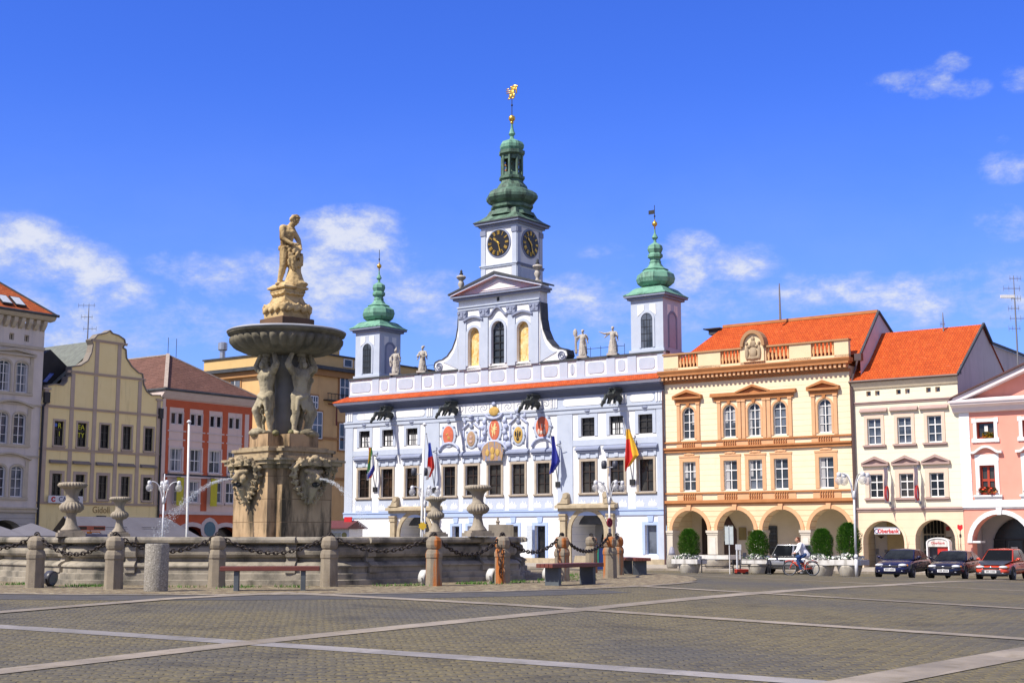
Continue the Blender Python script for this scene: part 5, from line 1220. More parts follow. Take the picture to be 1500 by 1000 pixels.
def red_house():
    R1 = M('pale_rose_plaster', (.74, .58, .51), (.68, .53, .46), 1, .9, dirt=((.48, .38, .34), 1, .55, .9)); R2 = M('brick_red_paint', (.56, .125, .055), (.48, .105, .045), 1.5, .85); R3 = M('rose_trim', (.66, .56, .52), (.6, .5, .47), 1.5, .9)
    u0, u1 = 10.48, 20.2
    B = begin('red_striped_house', 'pale rose house with brick red stripes and a brown hipped roof', 'house', 'L', u0, -.9)
    W = [LP(px, 640)[0] for px in (258.5, 287, 315.5, 343)]
    h3 = [(u+s-.26, u+s+.26, 10.15, 11.1) for u in W for s in (-.36, .36)]; h2 = [(u-.62, u+.62, 6.35, 8.2) for u in W]
    W1 = [LP(px, 720)[0] for px in (262, 284, 318, 337)]; h1 = [(u-.5, u+.5, 3.9, 5.6) for u in W1]
    A = [LP(281, 775)[0], LP(331, 775)[0]]; ha = [(a-2.0, a+2.0, -.89, 1.95, 1.7, .8) for a in A]
    m = MB(); wall(m, u0, u1, -.9, 2.9, ha); m.build('ground_floor_wall', R2, B)
    m = MB(); wall(m, u0, u1, 2.9, 12.4, h1+h2+h3); m.quad((u1, 0, -.9), (u1, 9, -.9), (u1, 9, 12.5), (u1, 0, 12.5)); m.build('upper_wall', R1, B)
    m = MB()
    for h in ha: ring(m, h[0], h[1], -.89, h[3], h[4], .35, -.05, -.003)
    m.build('archivolt', R3, B)
    m = MB()
    for h in ha: m.quad((h[0], .85, -.9), (h[1], .85, -.9), (h[1], .85, 2.1), (h[0], .85, 2.1))
    m.build('arch_infill', GLASS, B)
    x = (A[0]+A[1])/2; m = MB(); m.prism([(x+.95*math.cos(a)*(1 if abs(math.sin(a)) < .8 else .9), 1.75+.95*math.sin(a)) for a in [k*PI/6 for k in range(12)]], -.07, -.003); o = m.build('medallion', R3, B)
    m = MB(); m.prism([(x+.62*math.cos(a), 1.75+.62*math.sin(a)) for a in [k*PI/6 for k in range(12)]], -.1, -.071); m.build('blue_panel', Mplain('medallion_blue', (.06, .16, .22), .4), o)
    m = MB()
    st = [LP(px, 640)[0] for px in (245, 272.5, 301, 329, 356)]
    for k, (s, w) in enumerate(zip(st, (.14, .3, .32, .3, .14))): m.box(s-w, s+w, -.03, -.003, 6.0 if k not in (0, 2, 4) else 3.2, 11.5)
    m.box(u0+.3, u1, -.03, -.003, 11.5, 12.1); m.box(u1-.35, u1, -.03, -.003, 6, 11.499); m.build('red_stripe', R2, B)
    m = MB(); m.box(u0, u1, -.1, -.003, 2.9, 3.15); m.box(u0+.3, u1, -.14, -.003, 5.85, 5.99); m.build('string_course', R3, B)
    m = MB(); m.prismx([(-.14, 5.99), (-.003, 6.15), (-.003, 5.99)], u0+.3, u1); m.build('ledge_flashing', LEAD, B)
    m = MB()
    for u in W: m.box(u-.95, u+.95, -.05, -.003, 9.55, 9.65); m.box(u-.9, u+.9, -.05, -.003, 8.85, 8.95)
    m.build('sill_line', R3, B)
    m = MB(); m.prismx([(-.003, 12.15), (-.15, 12.2), (-.5, 12.6), (-.55, 12.85), (-.003, 12.85)], u0-.02, u1+.5); m.prismx([(-.5, 12.6), (-.55, 12.85), (9, 12.85), (9, 12.2), (-.1, 12.2)], u0-.3, u0-.021); m.build('cornice', R3, B)
    for h in h3: window(B, *h, depth=.12, nx=1, nz=1, fr=WPAINT, glass=GLASS, sur=R3, sw=.08, sp=.03, fw=.05)
    for u, h in zip(W, h2): window(B, *h, depth=.15, nx=2, nz=2, fr=WPAINT, glass=GLASSB, sur=R3, sw=.16, sp=.04, sill=R3)
    for u, h in zip(W1, h1): window(B, *h, depth=.15, nx=2, nz=2, fr=WPAINT, glass=GLASSB, sur=R3, sw=.16, sp=.04, sill=R3)
    m = MB(); e = .6; xl, zr = LP(246, 520, 3.8)
    m.add([(u0-.3, -e, 12.87), (u1+.6, -e, 12.87), (xl, 3.8, zr)], [(0, 1, 2)]); m.quad((u1+.6, -e, 12.87), (u1+.6, 14, 12.87), (xl, 14, zr), (xl, 3.8, zr)); m.quad((u0-.3, -e, 12.87), (xl, 3.8, zr), (xl, 14, zr), (u0-.3, 14, 12.87))
    m.build('roof', Mtile('brown_tiles', (.20, .10, .075), (.15, .075, .055), (.05, .025, .02)), B)
    m = MB(); m.bar((u0-.3, -e, 12.9), (xl, 3.8, zr+.05), .3, .2); m.bar((xl, 3.8, zr+.03), (xl, 14, zr+.03), .14, .1); m.bar((u1+.6, -e, 12.9), (xl, 3.8, zr+.03), .14, .1); m.build('ridge_tiles', M('pale_ridge', (.42, .35, .3), (.3, .24, .2), 5), B)
    m = MB(); m.tube([(u0-.35, 8, 12.84), (u0-.35, -e-.05, 12.84), (u1+.65, -e-.05, 12.84)], .12, 6); m.build('gutter', LEAD, B)
    for px in (246, 258):
        u, z = LP(px, 520, 3.8); mm = MB(); mm.tube([(u, 3.8, zr-.1), (u, 3.8, zr+1.5)], .03, 4); mm.build('lightning_rod', IRON, B)
    for px in (256.5, 306):
        u, _ = LP(px, 720); mm = MB(); mm.box(u-.35, u+.35, -.62, -.58, 3.6, 5.85); o = mm.build('yellow_banner', Mplain('banner_yellow', (.55, .5, .03), .7), B)
        mm = MB(); mm.tube([(u, -.6, 5.88), (u, 0, 5.88)], .03, 4); mm.build('bracket', IRON, o)
red_house()
u, z = LP(128, 500, 3); t = antenna(fworld('L', u, 3, z-.6), 3.6, 'tall thin aerial mast with side arms behind the yellow gable', n=3, seed=9, L=.9)
def rear_house():
    O1 = M('ochre_orange_plaster', (.70, .45, .20), (.64, .40, .18), 1, .9, dirt=((.45, .27, .12), .8, .55, .9)); O2 = M('ochre_dark', (.42, .22, .09), (.36, .19, .08), 1.5, .9); O3 = M('ochre_light', (.68, .46, .2), (.62, .42, .18), 1.2, .9)
    y0 = 12.0; uc = -47.9; ul = -62; yb = 34
    B = begin('ochre_corner_house', 'ochre orange flat roofed corner house behind the fountain', 'house', 'R', ul, -.9, y0)
    zt = RP(430, 537, y0)[1]
    def sidepx(px, py):       # point on the street side (x = uc)
        P = PR+ET*uc; n = ET; r = ray(px, py); d = (P.x*n.x+P.y*n.y)/(r[0]*n.x+r[1]*n.y)
        q = Vector((r[0]*d, r[1]*d)); return ((q-PR).dot(EM), CAM[2]+r[2]*d)
    m = MB(); m.box(ul, uc, y0, yb, -.9, zt); m.build('wall', O1, B)
    m = MB(); m.box(ul-.5, uc+.7, y0-.7, yb, zt, zt+.35); m.build('eaves', LEAD, B)
    m = MB(); m.box(ul-.2, uc+.35, y0-.35, yb, zt-.6, zt-.003); m.build('cornice', O2, B)
    m = MB(); m.box(ul, uc-.2, y0+.5, yb, zt+.351, zt+1.6); m.build('attic_storey', O3, B)
    m = MB(); m.box(ul-.1, uc, y0+.35, yb, zt+1.6, zt+1.75); m.build('attic_coping', LEAD, B)
    b0, z0 = sidepx(500, 505)
    m = MB(); m.box(uc-6, uc-.8, b0-4.6, b0+.6, zt+1.75, zt+4.2); t = m.build('roof_tower', O3, B)
    m = MB(); m.box(uc-6.1, uc-.7, b0-4.7, b0+.7, zt+4.2, zt+4.35); m.build('roof_tower_coping', LEAD, t)
    for k in range(3):
        m = MB(); y = b0+1.2+k*1.6; m.box(uc-.2, uc-.12, y-.65, y+.65, zt+.65, zt+1.5); w = m.build('attic_window', WPAINT, B)
        m = MB(); m.box(uc-.12, uc-.1, y-.5, y+.5, zt+.75, zt+1.4); m.build('pane', GLASSB, w)
    # windows on the two faces
    for px, py, w, h in ((345, 568, .9, 1.6),):
        u, z = RP(px, py, y0); m = MB(); m.box(u-w, u+w, y0-.08, y0-.003, z-h/2, z+h/2); o = m.build('window', O2, B)
        m = MB(); m.box(u-w+.25, u+w-.2, y0-.1, y0-.081, z-h/2+.1, z+h/2-.1); m.build('pane', GLASSB, o)
        m = MB(); m.box(u-.04, u+.04, y0-.12, y0-.101, z-h/2+.1, z+h/2-.1); m.box(u-w+.25, u+w-.2, y0-.13, y0-.101, z-.05, z+.02); m.build('frame', WPAINT, o)
    for px, py, w, h in ((460, 622, 1.0, 2.6), (507, 568, 1.0, 2.4), (459, 589, .5, 1.2), (506, 640, 1, 2.6)):
        y, z = sidepx(px, py); m = MB(); m.box(uc+.003, uc+.1, y-w-.2, y+w+.2, z-h/2-.2, z+h/2+.2); o = m.build('window', O2, B)
        m = MB(); m.box(uc+.1, uc+.12, y-w, y+w, z-h/2, z+h/2); m.build('pane', GLASSB, o)
        m = MB()
        for k in (-1, -.33, .33, 1): m.box(uc+.121, uc+.15, y+k*w-.05, y+k*w+.05, z-h/2, z+h/2)
        for k in (-1, 0, 1): m.box(uc+.121, uc+.145, y-w, y+w, z+k*h/2-.05, z+k*h/2+.05)
        m.build('frame', WPAINT, o)
    y, z = sidepx(490, 583); m = MB(); m.box(uc+.003, uc+.6, y-1.6, y+2.5, z-.35, z-.25)
    for k in range(9): m.tube([(uc+.55, y-1.5+k*.5, z-.25), (uc+.55, y-1.5+k*.5, z+.35)], .03, 4)
    m.tube([(uc+.55, y-1.6, z+.35), (uc+.55, y+2.5, z+.35)], .04, 4); m.build('balcony_rail', IRON, B)
    y, z = sidepx(490, 600); m = MB(); m.tube([(uc+.3, y, z+.6), (uc+.3, y, z-1.6)], .09, 5); m.tube([(uc+.3, y-1.2, z+.5), (uc+.3, y+1.2, z+.5)], .07, 5); m.build('rusty_bracket', Mplain('rust_iron', (.18, .05, .03), .7), B)
    m = MB()
    for zz in (RP(430, 640, y0)[1], RP(430, 700, y0)[1]): m.box(ul, uc+.12, y0-.12, yb, zz, zz+.25)
    m.build('string_course', O2, B)
    u, z = RP(326, 520, y0+2); m = MB(); m.tube([(u, y0+2, zt+1.7), (u, y0+2, zt+3)], .3, 8); m.lathe([(.35, 0), (.5, .1), (.5, .8), (.3, .9)], 12, (u, y0+2, zt+2.8)); m.build('roof_vent', Mplain('steel_vent', (.5, .52, .55), .35, .7), B)
    y, z = sidepx(497, 510); m = MB(); m.ball((uc+.2, y-.4, z), (.35, .35, .35), 12, 8); m.build('roof_globe', WPAINT, B, smooth=True)
rear_house()
OFF[0] = Vector((0, 0, 0))
# ------------------------------------------------------------------ GROUND
def cobble_mat():
    m, nt, b = _mk('cobbles')
    pos = node(nt, 'ShaderNodeNewGeometry').outputs['Position']
    mp = node(nt, 'ShaderNodeMapping'); mp.inputs['Rotation'].default_value = (0, 0, R(-8)); nt.links.new(pos, mp.inputs['Vector'])
    br = node(nt, 'ShaderNodeTexBrick'); br.inputs['Scale'].default_value = 1; br.inputs['Brick Width'].default_value = .22; br.inputs['Row Height'].default_value = .155
    br.inputs['Mortar Size'].default_value = .036; br.inputs['Mortar Smooth'].default_value = .6; br.inputs['Bias'].default_value = -.1
    br.inputs['Color1'].default_value = (.108, .100, .086, 1); br.inputs['Color2'].default_value = (.052, .052, .055, 1); br.inputs['Mortar'].default_value = (.165, .135, .065, 1)
    nv = noise_(nt, mp.outputs[0], 6, 3); 
    wv = node(nt, 'ShaderNodeVectorMath', operation='ADD'); nt.links.new(mp.outputs[0], wv.inputs[0])
    cc = node(nt, 'ShaderNodeCombineXYZ'); nt.links.new(math_(nt, 'MULTIPLY', nv, .16), cc.inputs[0]); nt.links.new(math_(nt, 'MULTIPLY', nv, .13), cc.inputs[1]); nt.links.new(cc.outputs[0], wv.inputs[1])
    nt.links.new(wv.outputs[0], br.inputs['Vector'])
    big = noise_(nt, pos, .22, 6, .6); mid = noise_(nt, mp.outputs[0], 1.6, 6, .65)
    sand = ramp_(nt, math_(nt, 'ADD', math_(nt, 'MULTIPLY', big, .6), math_(nt, 'MULTIPLY', mid, .5)), [(.42, (0, 0, 0)), (.66, (.9, .9, .9))])
    col = mix_(nt, sand, br.outputs['Color'], mix_(nt, .5, br.outputs['Color'], (.15, .124, .06)))
    mp3 = node(nt, 'ShaderNodeMapping'); mp3.inputs['Scale'].default_value = (2.6, 9, 1); nt.links.new(mp.outputs[0], mp3.inputs['Vector'])
    st = noise_(nt, mp3.outputs[0], 1.0, 5, .7)
    col = mix_(nt, ramp_(nt, st, [(.44, (0, 0, 0)), (.66, (.7, .7, .7))]), col, (.175, .152, .09))
    col = mix_(nt, ramp_(nt, st, [(.28, (.75, .75, .75)), (.45, (0, 0, 0))]), col, (.04, .04, .045))
    blue = ramp_(nt, noise_(nt, pos, .16, 5), [(.46, (0, 0, 0)), (.62, (.6, .6, .6))])
    col = mix_(nt, blue, col, (.072, .074, .08))
    stain = ramp_(nt, noise_(nt, pos, .55, 7, .68, .6), [(.54, (0, 0, 0)), (.66, (.55, .55, .55))])
    col = mix_(nt, stain, col, (.045, .042, .038))
    pale = ramp_(nt, noise_(nt, pos, .9, 6, .7, .4), [(.60, (0, 0, 0)), (.70, (.45, .45, .45))])
    col = mix_(nt, pale, col, (.22, .19, .12))
    nt.links.new(col, b.inputs['Base Color']); b.inputs['Roughness'].default_value = .8; b.inputs['Specular IOR Level'].default_value = .25
    bn = node(nt, 'ShaderNodeBump'); bn.inputs['Strength'].default_value = .7; bn.inputs['Distance'].default_value = .03
    nt.links.new(math_(nt, 'ADD', math_(nt, 'MULTIPLY', br.outputs['Fac'], -1.0), math_(nt, 'MULTIPLY', st, 1.2)), bn.inputs['Height']); nt.links.new(bn.outputs[0], b.inputs['Normal'])
    return m
def polar_sheet(name, mat, r0, r1, off, a0=0, a1=360, seg=256, wob=0):
    rs = sorted(set([r0, r1]+[r for r in (11, 20, 30, 40.03) if r0 < r < r1])); m = MB(); vs = []; n = seg
    for r in rs:
        for k in range(n+1):
            a = R(a0+(a1-a0)*k/n); rr = r+(wob*(mnoise.noise(Vector((math.cos(a)*6, math.sin(a)*6, 0)))) if r == r1 else 0)
            x = FC.x+rr*math.sin(a); y = FC.y-rr*math.cos(a); vs.append((x, y, gz(x, y)+off))
    fs = [(i*(n+1)+k, i*(n+1)+k+1, (i+1)*(n+1)+k+1, (i+1)*(n+1)+k) for i in range(len(rs)-1) for k in range(n)]
    m.add(vs, fs); o = m.build(name, mat); return o
struct(polar_sheet('square_paving', cobble_mat(), .01, 600, 0))
ROUGH = M('rough_island_cobbles', (.22, .17, .105), (.09, .075, .055), 9, .9, .9, 14, dirt=((.36, .31, .2), 5, .5, .62, (1, 1, 1)), world=True)
struct(polar_sheet('fountain_island', ROUGH, 6, 11.45, .008, wob=.25))
STRIPE = M('granite_band', (.31, .27, .22), (.22, .195, .165), 1.6, .8, .3, 18, dirt=((.2, .17, .12), 3, .52, .72, (1, 1, 1)), world=True, cells=.9)
STRIPEB = M('grey_granite_band', (.30, .285, .28), (.225, .215, .215), 1.6, .8, .3, 18, dirt=((.17, .16, .14), 3, .54, .72, (1, 1, 1)), world=True, cells=1.3)
ASPH = M('smooth_asphalt', (.09, .087, .085), (.065, .063, .064), 2.5, .85, .4, 40, world=True)
struct(polar_sheet('asphalt_ring', ASPH, 11.3, 12.9, .004, -95, 44))
struct(polar_sheet('island_kerb', STRIPE, 11.5, 11.68, .013, -100, 72))
def band(pxs, w, mat, off=.006, name='paving_band'):
    P = [gpt(*p).xy for p in pxs]; m = MB(); pts = []
    for a, b in zip(P[:-1], P[1:]):
        n = max(1, int((b-a).length/1.0))
        for k in range(n): pts.append(a+(b-a)*k/n)
    pts.append(P[-1]); vs = []
    for i, p in enumerate(pts):
        t = (pts[min(i+1, len(pts)-1)]-pts[max(i-1, 0)]).normalized(); nrm = Vector((-t.y, t.x))
        for s in (-.5, .5): q = p+nrm*(s*w); vs.append((q.x, q.y, gz(q.x, q.y)+off))
    m.add(vs, [(2*i, 2*i+1, 2*i+3, 2*i+2) for i in range(len(pts)-1)]); return struct(m.build(name, mat))
band([(-60, 914), (370, 942), (750, 968), (1240, 1003)], .42, STRIPEB, .006)
band([(-80, 993), (370, 941), (840, 894), (1130, 867), (1300, 857), (1480, 850)], .42, STRIPE, .009)
band([(430, 869), (750, 886), (870, 894), (1135, 912), (1560, 940)], .38, STRIPE, .012)
band([(-60, 903), (0, 897), (250, 877), (430, 868)], .38, STRIPE, .015)
band([(880, 856), (1150, 871), (1560, 895)], .36, STRIPE, .012)
band([(1000, 842), (1330, 857), (1560, 868)], .36, STRIPE, .006)
band([(1200, 1012), (1580, 942)], .62, STRIPE, .009)
# pavement in front of the arcades (a real kerb), a quay of flags
def pave():
    m = MB(); P = lambda u, y: fworld('R', u, y, 0)
    c = []
    for (u, y) in ((-31, -10.2), (60, -10.2), (60, 6), (-31, 6)): q = P(u, y); c.append((q.x, q.y))
    m.prismz(c[::-1] if False else c, -1.1, -.78)
    return struct(m.build('pavement', M('pale_flags', (.40, .36, .30), (.32, .29, .25), .7, .85, .3, 20, dirt=((.25, .22, .18), 2, .5, .75, (1, 1, 1)), world=True)))
pave()
m = MB(); q = [fworld('R', u, y, 0) for u, y in ((-31, -10.5), (60, -10.5), (60, -10.203), (-31, -10.203))]; m.prismz([(a.x, a.y) for a in q], -1.1, -.77); struct(m.build('kerb', STRIPE))
GRASS = Mplain('grass_green', (.07, .17, .02), .8)
def grass():
    rnd = random.Random(5); m = MB()
    for k in range(9000):
        a = R(rnd.uniform(-75, 110)); n_ = mnoise.noise(Vector((math.cos(a)*9, math.sin(a)*9, 3)))
        if n_ < rnd.uniform(-.1, .5): continue
        r = 7.75+rnd.uniform(0, .45)+.8*max(0, rnd.gauss(0, .5)); x = FC.x+r*math.sin(a); y = FC.y-r*math.cos(a); z = gz(x, y); h = rnd.uniform(.03, .09); b = rnd.uniform(0, PI); w = .012
        dx, dy = math.cos(b)*w, math.sin(b)*w
        m.add([(x-dx, y-dy, z), (x+dx, y+dy, z), (x+rnd.uniform(-.03, .03), y+rnd.uniform(-.03, .03), z+h)], [(0, 1, 2)])
    struct(m.build('grass', GRASS), 'stuff', 'short green grass tufts growing along the foot of the fountain basin', 'grass')
grass()
# ------------------------------------------------------------------ FOUNTAIN
BST = M('basin_stone', (.36, .32, .25), (.23, .205, .165), 1.4, .85, .35, 22, dirt=((.07, .067, .055), 1.8, .44, .68, (1, 1, .6)))
PED = M('pedestal_sandstone', (.50, .345, .195), (.34, .225, .125), 1.1, .85, .4, 18, dirt=((.075, .055, .032), 1.3, .47, .64, (1.6, 1.6, .35)), joints=(.62, (.2, .13, .07), .02, .25))
PED2 = M('weathered_sandstone', (.42, .33, .20), (.29, .225, .14), 1.5, .85, .35, 18, dirt=((.09, .075, .05), 1.4, .48, .68))
BOWL = M('bowl_stone', (.20, .175, .125), (.13, .115, .08), 1.6, .85, .3, 20, dirt=((.05, .048, .038), 1.5, .42, .68, (1, 1, .5)))
ATL = M('atlas_stone', (.43, .37, .25), (.31, .265, .175), 2.2, .85, .35, 22, dirt=((.10, .085, .055), 2.2, .46, .66, (1, 1, .5)))
TOPST = M('golden_statue_stone', (.60, .45, .235), (.45, .315, .145), 2.4, .85, .35, 22, dirt=((.15, .09, .035), 2.8, .48, .68, (1, 1, .6)))
WATER = Mplain('water', (.16, .22, .24), .05, 0, .5)
def fountain():
    c = Vector((FC.x, FC.y)); zb = 0
    F = thing('samson_fountain' if False else 'stone_fountain', 'baroque stone fountain with a statue on a fluted bowl carried by atlantes', 'fountain', (c.x, c.y, 0))
    OFF[0] = Vector((0, 0, 0))
    # basin outline: octagon with a small outward bow at every corner, widened to the left
    NS = 8; phi0 = -25
    def outline(inset=0.0, n=4):
        pts = []; nrm = []
        for k in range(NS):
            ac = phi0+45*k
            # bow at the corner : +-7 deg
            for i in range(7):
                a = ac-7.5+15*i/6; r = 7.05/math.cos(R(7.5-abs(a-ac)))*.99+.32*math.cos((a-ac)/7.5*PI/2)-.12
                pts.append((a, r))
            for i in range(1, n): 
                t = i/n; a0, a1 = ac+7.5, ac+37.5; p0 = Vector((math.sin(R(a0)), math.cos(R(a0)))); p1 = Vector((math.sin(R(a1)), math.cos(R(a1)))); q = (p0.lerp(p1, t))*6.86; pts.append((math.degrees(math.atan2(q.x, q.y)), q.length))
        P = []
        for a, r in pts:
            x = r*math.sin(R(a)); y = -r*math.cos(R(a)); x = x*(1.09 if x < 0 else 1.0)-.12; P.append(Vector((x, y)))
        return P
    P = outline(); n = len(P)
    prof = [(.26, 0), (.26, .12), (.25, .13), (.16, .132), (.16, .26), (.15, .275), (.10, .28), (.10, .41), (.14, .415), (.14, .45), (.05, .51), (-.10, .54), (-.13, .56), (-.13, .62), (.0, .645), (.04, .70), (.05, .77), (.03, .86), (-.02, .895), (-.1, .90), (-.1, .94), (.12, .955), (.16, .975), (.17, 1.03), (.15, 1.08), (.08, 1.10), (-.42, 1.10), (-.42, .5)]
    def loop_mesh(P, prof, closed=True, idx=None):
        m = MB(); vs = []
        for i, p in enumerate(P):
            t = (P[(i+1) % n]-P[i-1]); t.normalize(); nv = Vector((t.y, -t.x))
            if nv.dot(p) < 0: nv = -nv
            for (o, z) in prof: q = p+nv*o; vs.append((q.x, q.y, z))
        k = len(prof); fs = []
        for i in range(n):
            i2 = (i+1) % n
            for j in range(k-1): fs.append((i*k+j, i2*k+j, i2*k+j+1, i*k+j+1))
        m.add(vs, fs); return m
    loop_mesh(P, prof).build('basin', BST, F, smooth=True, auto=14)
    def pt_normal(i):
        t = (P[(i+1) % n]-P[i-1]).normalized(); nv = Vector((t.y, -t.x)); 
        return nv if nv.dot(P[i]) > 0 else -nv
    per = n//NS
    for k in range(NS):
        for i in (k*per, k*per+6):
            p = P[i]; nv = pt_normal(i); tv = Vector((-nv.y, nv.x)); m = MB()
            vs = []; pr = [(-.2, .281), (.2, .282), (.2, .42), (.24, .425), (.24, .46), (.17, .52), (.08, .55), (.06, .62), (.14, .65), (.165, .76), (.14, .86), (.07, .90), (.07, .94), (.22, .955), (.26, .975), (.27, 1.03), (.25, 1.085), (.18, 1.106), (-.2, 1.106)]
            for s in (-.12, .12):
                for o, z in pr: q = p+nv*o+tv*s; vs.append((q.x, q.y, z))
            L = len(pr); m.add(vs, [(j, j+1, L+j+1, L+j) for j in range(L-1)]+[list(range(L)), list(range(2*L-1, L-1, -1))]); m.build('pier', BST, F)
    m = MB(); m.add([(p.x*.93, p.y*.93, .86) for p in P], [list(range(n))]); struct(m.build('water', WATER, F, off=(0, 0, 0))) if False else m.build('water_surface', WATER, F)
    # pedestal : square turned 45 degrees, corners notched
    def notched(h, nt):
        q = []
        for sx, sy in ((1, -1), (1, 1), (-1, 1), (-1, -1)):
            a = (sx*h, sy*(h-nt)); b = (sx*(h-nt), sy*(h-nt)); c_ = (sx*(h-nt), sy*h)
            q += [a, b, c_] if sx*sy > 0 else [c_, b, a]
        return [((x-y)*.7071, (x+y)*.7071) for x, y in q]
    m = MB(); m.prismz(notched(1.09, .28), .2, 2.95); m.prismz(notched(1.22, .26), .2, 1.0); m.build('pedestal', PED, F)
    m = MB(); m.prismz(notched(1.16, .27), 2.95, 3.06); m.prismz(notched(1.28, .25), 3.06, 3.16); m.prismz(notched(1.34, .24), 3.16, 3.22); m.prismz(notched(1.2, .26), 3.22, 3.3); m.prismz(notched(1.1, .28), 3.3, 3.42); m.prismz(notched(1.15, .27), 3.42, 3.5); m.prismz(notched(1.02, .3), 3.5, 3.56); m.build('cornice', PED2, F)
    m = MB()
    for k in range(4):
        a = PI/4+k*PI/2; d = Vector((math.cos(a), math.sin(a))); t = Vector((-d.y, d.x)); o = d*1.62
        st = len(m.v); m.box(-.1, .34, -.5, .5, 3.02, 3.2); m.xf(T4(d.x*1.18, d.y*1.18, 0) @ Matrix.Rotation(a, 4, 'Z'), st)
    m.build('mask_ledge', PED2, F)
    m = MB(); m.prismz(notched(.86, .42), 3.56, 3.92); m.build('figure_plinth', PED, F)
    # masks
    def mask():
        rnd = random.Random(11); Pm = []
        # local: face looking to -y, x to the right, origin on the wall at mask centre
        Pm += [('e', (0, -.10, 0), (.34, .24, .5)), ('e', (0, -.22, .05), (.26, .26, .32)), ('c', (0, -.44, .2), (0, -.56, .0), .06, .1), ('c', (-.28, -.36, .22), (-.05, -.46, .17), .07, .06), ('c', (.28, -.36, .22), (.05, -.46, .17), .07, .06),
               ('e', (-.2, -.40, .0), (.11, .1, .1)), ('e', (.2, -.40, .0), (.11, .1, .1)), ('c', (-.16, -.42, -.1), (.16, -.42, -.1), .05, .05), ('e', (0, -.34, -.3), (.15, .14, .1)), ('c', (0, -.3, -.36), (0, -.16, -.72), .14, .05),
               ('c', (-.25, -.2, -.2), (-.12, -.16, -.55), .1, .06), ('c', (.25, -.2, -.2), (.12, -.16, -.55), .1, .06)]
        for s in (-1, 1):
            for (x, y, z, r) in ((.2, -.36, .5, .15), (.45, -.3, .46, .15), (.6, -.18, .3, .14), (.58, -.12, .08, .12), (.52, -.12, -.12, .11), (.44, -.12, -.3, .1), (.33, -.14, -.45, .09), (.22, -.16, -.58, .08), (.12, -.16, -.7, .07)):
                for k in range(7):
                    a = k*PI*2/7*1.4; Pm.append(('e', (s*(x+r*.75*math.cos(a)*(1-.07*k)), y-.03*k, z+r*.75*math.sin(a)*(1-.07*k)), (r*.38, r*.45, r*.38)))
                Pm.append(('e', (s*x, y, z), (r*.6, r*.5, r*.6)))
        Pm += [('e', (0, -.36, .46), (.2, .16, .12)), ('e', (0, -.42, .6), (.14, .12, .1))]
        return fuse(Pm, .026, 1, noise_amp=.012, noise_scale=9)
    mk = mask(); me = None
    for k in range(4):
        a = -PI/4+k*PI/2                       # face turned by a about z from -y
        if me is None:
            o = mk.build('mask', ATL if False else PED2, F, smooth=True); me = o
        else: o = me.copy(); COL.objects.link(o); o.parent = F
        d = Matrix.Rotation(a, 4, 'Z') @ Vector((0, -1.06, 0)); o.location = (d.x, d.y, 2.68); o.rotation_euler = (0, 0, a); o.scale = (.92, .95, .92)
    for k in range(4):
        a = -PI/4+k*PI/2; m = MB(); m.ball((0, -.47, -.17), (.12, .07, .07), 10, 6); m.tube([(0, -.40, -.17), (0, -.62, -.17)], .035, 8); m.xf(T4(0, 0, 2.68) @ Matrix.Rotation(a, 4, 'Z') @ T4(0, -1.03, 0)); m.build('mask_mouth_spout', M('wet_mouth_shade', (.03, .028, .022), (.02, .02, .018), 5, .35), F, smooth=True)  # dark ball paints the shade of the open mouth, around a short spout
    # centre column
    m = MB(); m.lathe([(.36, 3.8), (.34, 4.3), (.3, 5.2), (.32, 5.6), (.42, 5.75), (.42, 5.9), (.5, 6.3)], 16); m.build('column', M('column_grey', (.20, .19, .17), (.13, .125, .11), 1.5, .85, .3, 15, dirt=((.4, .4, .38), 3, .6, .7, (2, 2, .2))), F, smooth=True)
    # atlantes, facing -y, standing at origin, 2.35 m to the bowl
    def atlas(step):
        s = 1 if step else -1
        Z = lambda z: z*1.0
        hip = (0, 0, 1.12)
        Pm = [('c', (0, .0, 1.08), (0, -.03, 1.3), .19, .185), ('c', (0, -.03, 1.3), (0, -.02, 1.62), .18, .25), ('e', (-.12, -.15, 1.62), (.13, .08, .1)), ('e', (.12, -.15, 1.62), (.13, .08, .1)), ('e', (0, -.17, 1.4), (.1, .05, .16)),
              ('c', (-.2, 0, 1.76), (.2, 0, 1.76), .13, .13), ('c', (0, 0, 1.78), (0, -.05, 1.95), .1, .085)]
        for q in (-1, 1):
            Pm += [('c', (q*.24, 0, 1.76), (q*.46, -.04, 1.95), .12, .09), ('c', (q*.46, -.04, 1.95), (q*.27, -.02, 2.32), .085, .06), ('e', (q*.42, -.04, 1.9), (.1, .1, .12))]
            Pm += hand_prims((q*.27, -.02, 2.30), (-q*.3, -.2, .8), (q*.7, .7, .2))
        Pm += [('c', (-s*.12, 0, 1.08), (-s*.13, -.03, .6), .155, .11), ('c', (-s*.13, -.03, .6), (-s*.13, .05, .1), .105, .065), ('e', (-s*.13, .05, .42), (.1, .11, .16)), ('c', (-s*.13, .06, .06), (-s*.15, -.18, .04), .07, .05),
               ('c', (s*.12, -.02, 1.08), (s*.24, -.2, .68), .15, .11), ('c', (s*.24, -.2, .68), (s*.24, -.03, .2), .105, .065), ('e', (s*.24, -.08, .48), (.1, .11, .15)), ('c', (s*.24, -.02, .15), (s*.27, -.26, .12), .07, .05), ('e', (s*.24, -.1, .05), (.26, .26, .13))]
        Pm += head_prims((0, -.1, 2.06), (0, -1, -.25), 1.15)+hair_prims((0, -.1, 2.06), (0, -1, -.25), 1.15)+[('e', (0, -.21, 1.93), (.08, .07, .1)), ('e', (0, -.04, 2.24), (.13, .13, .1))]
        rnd = random.Random(s+4)
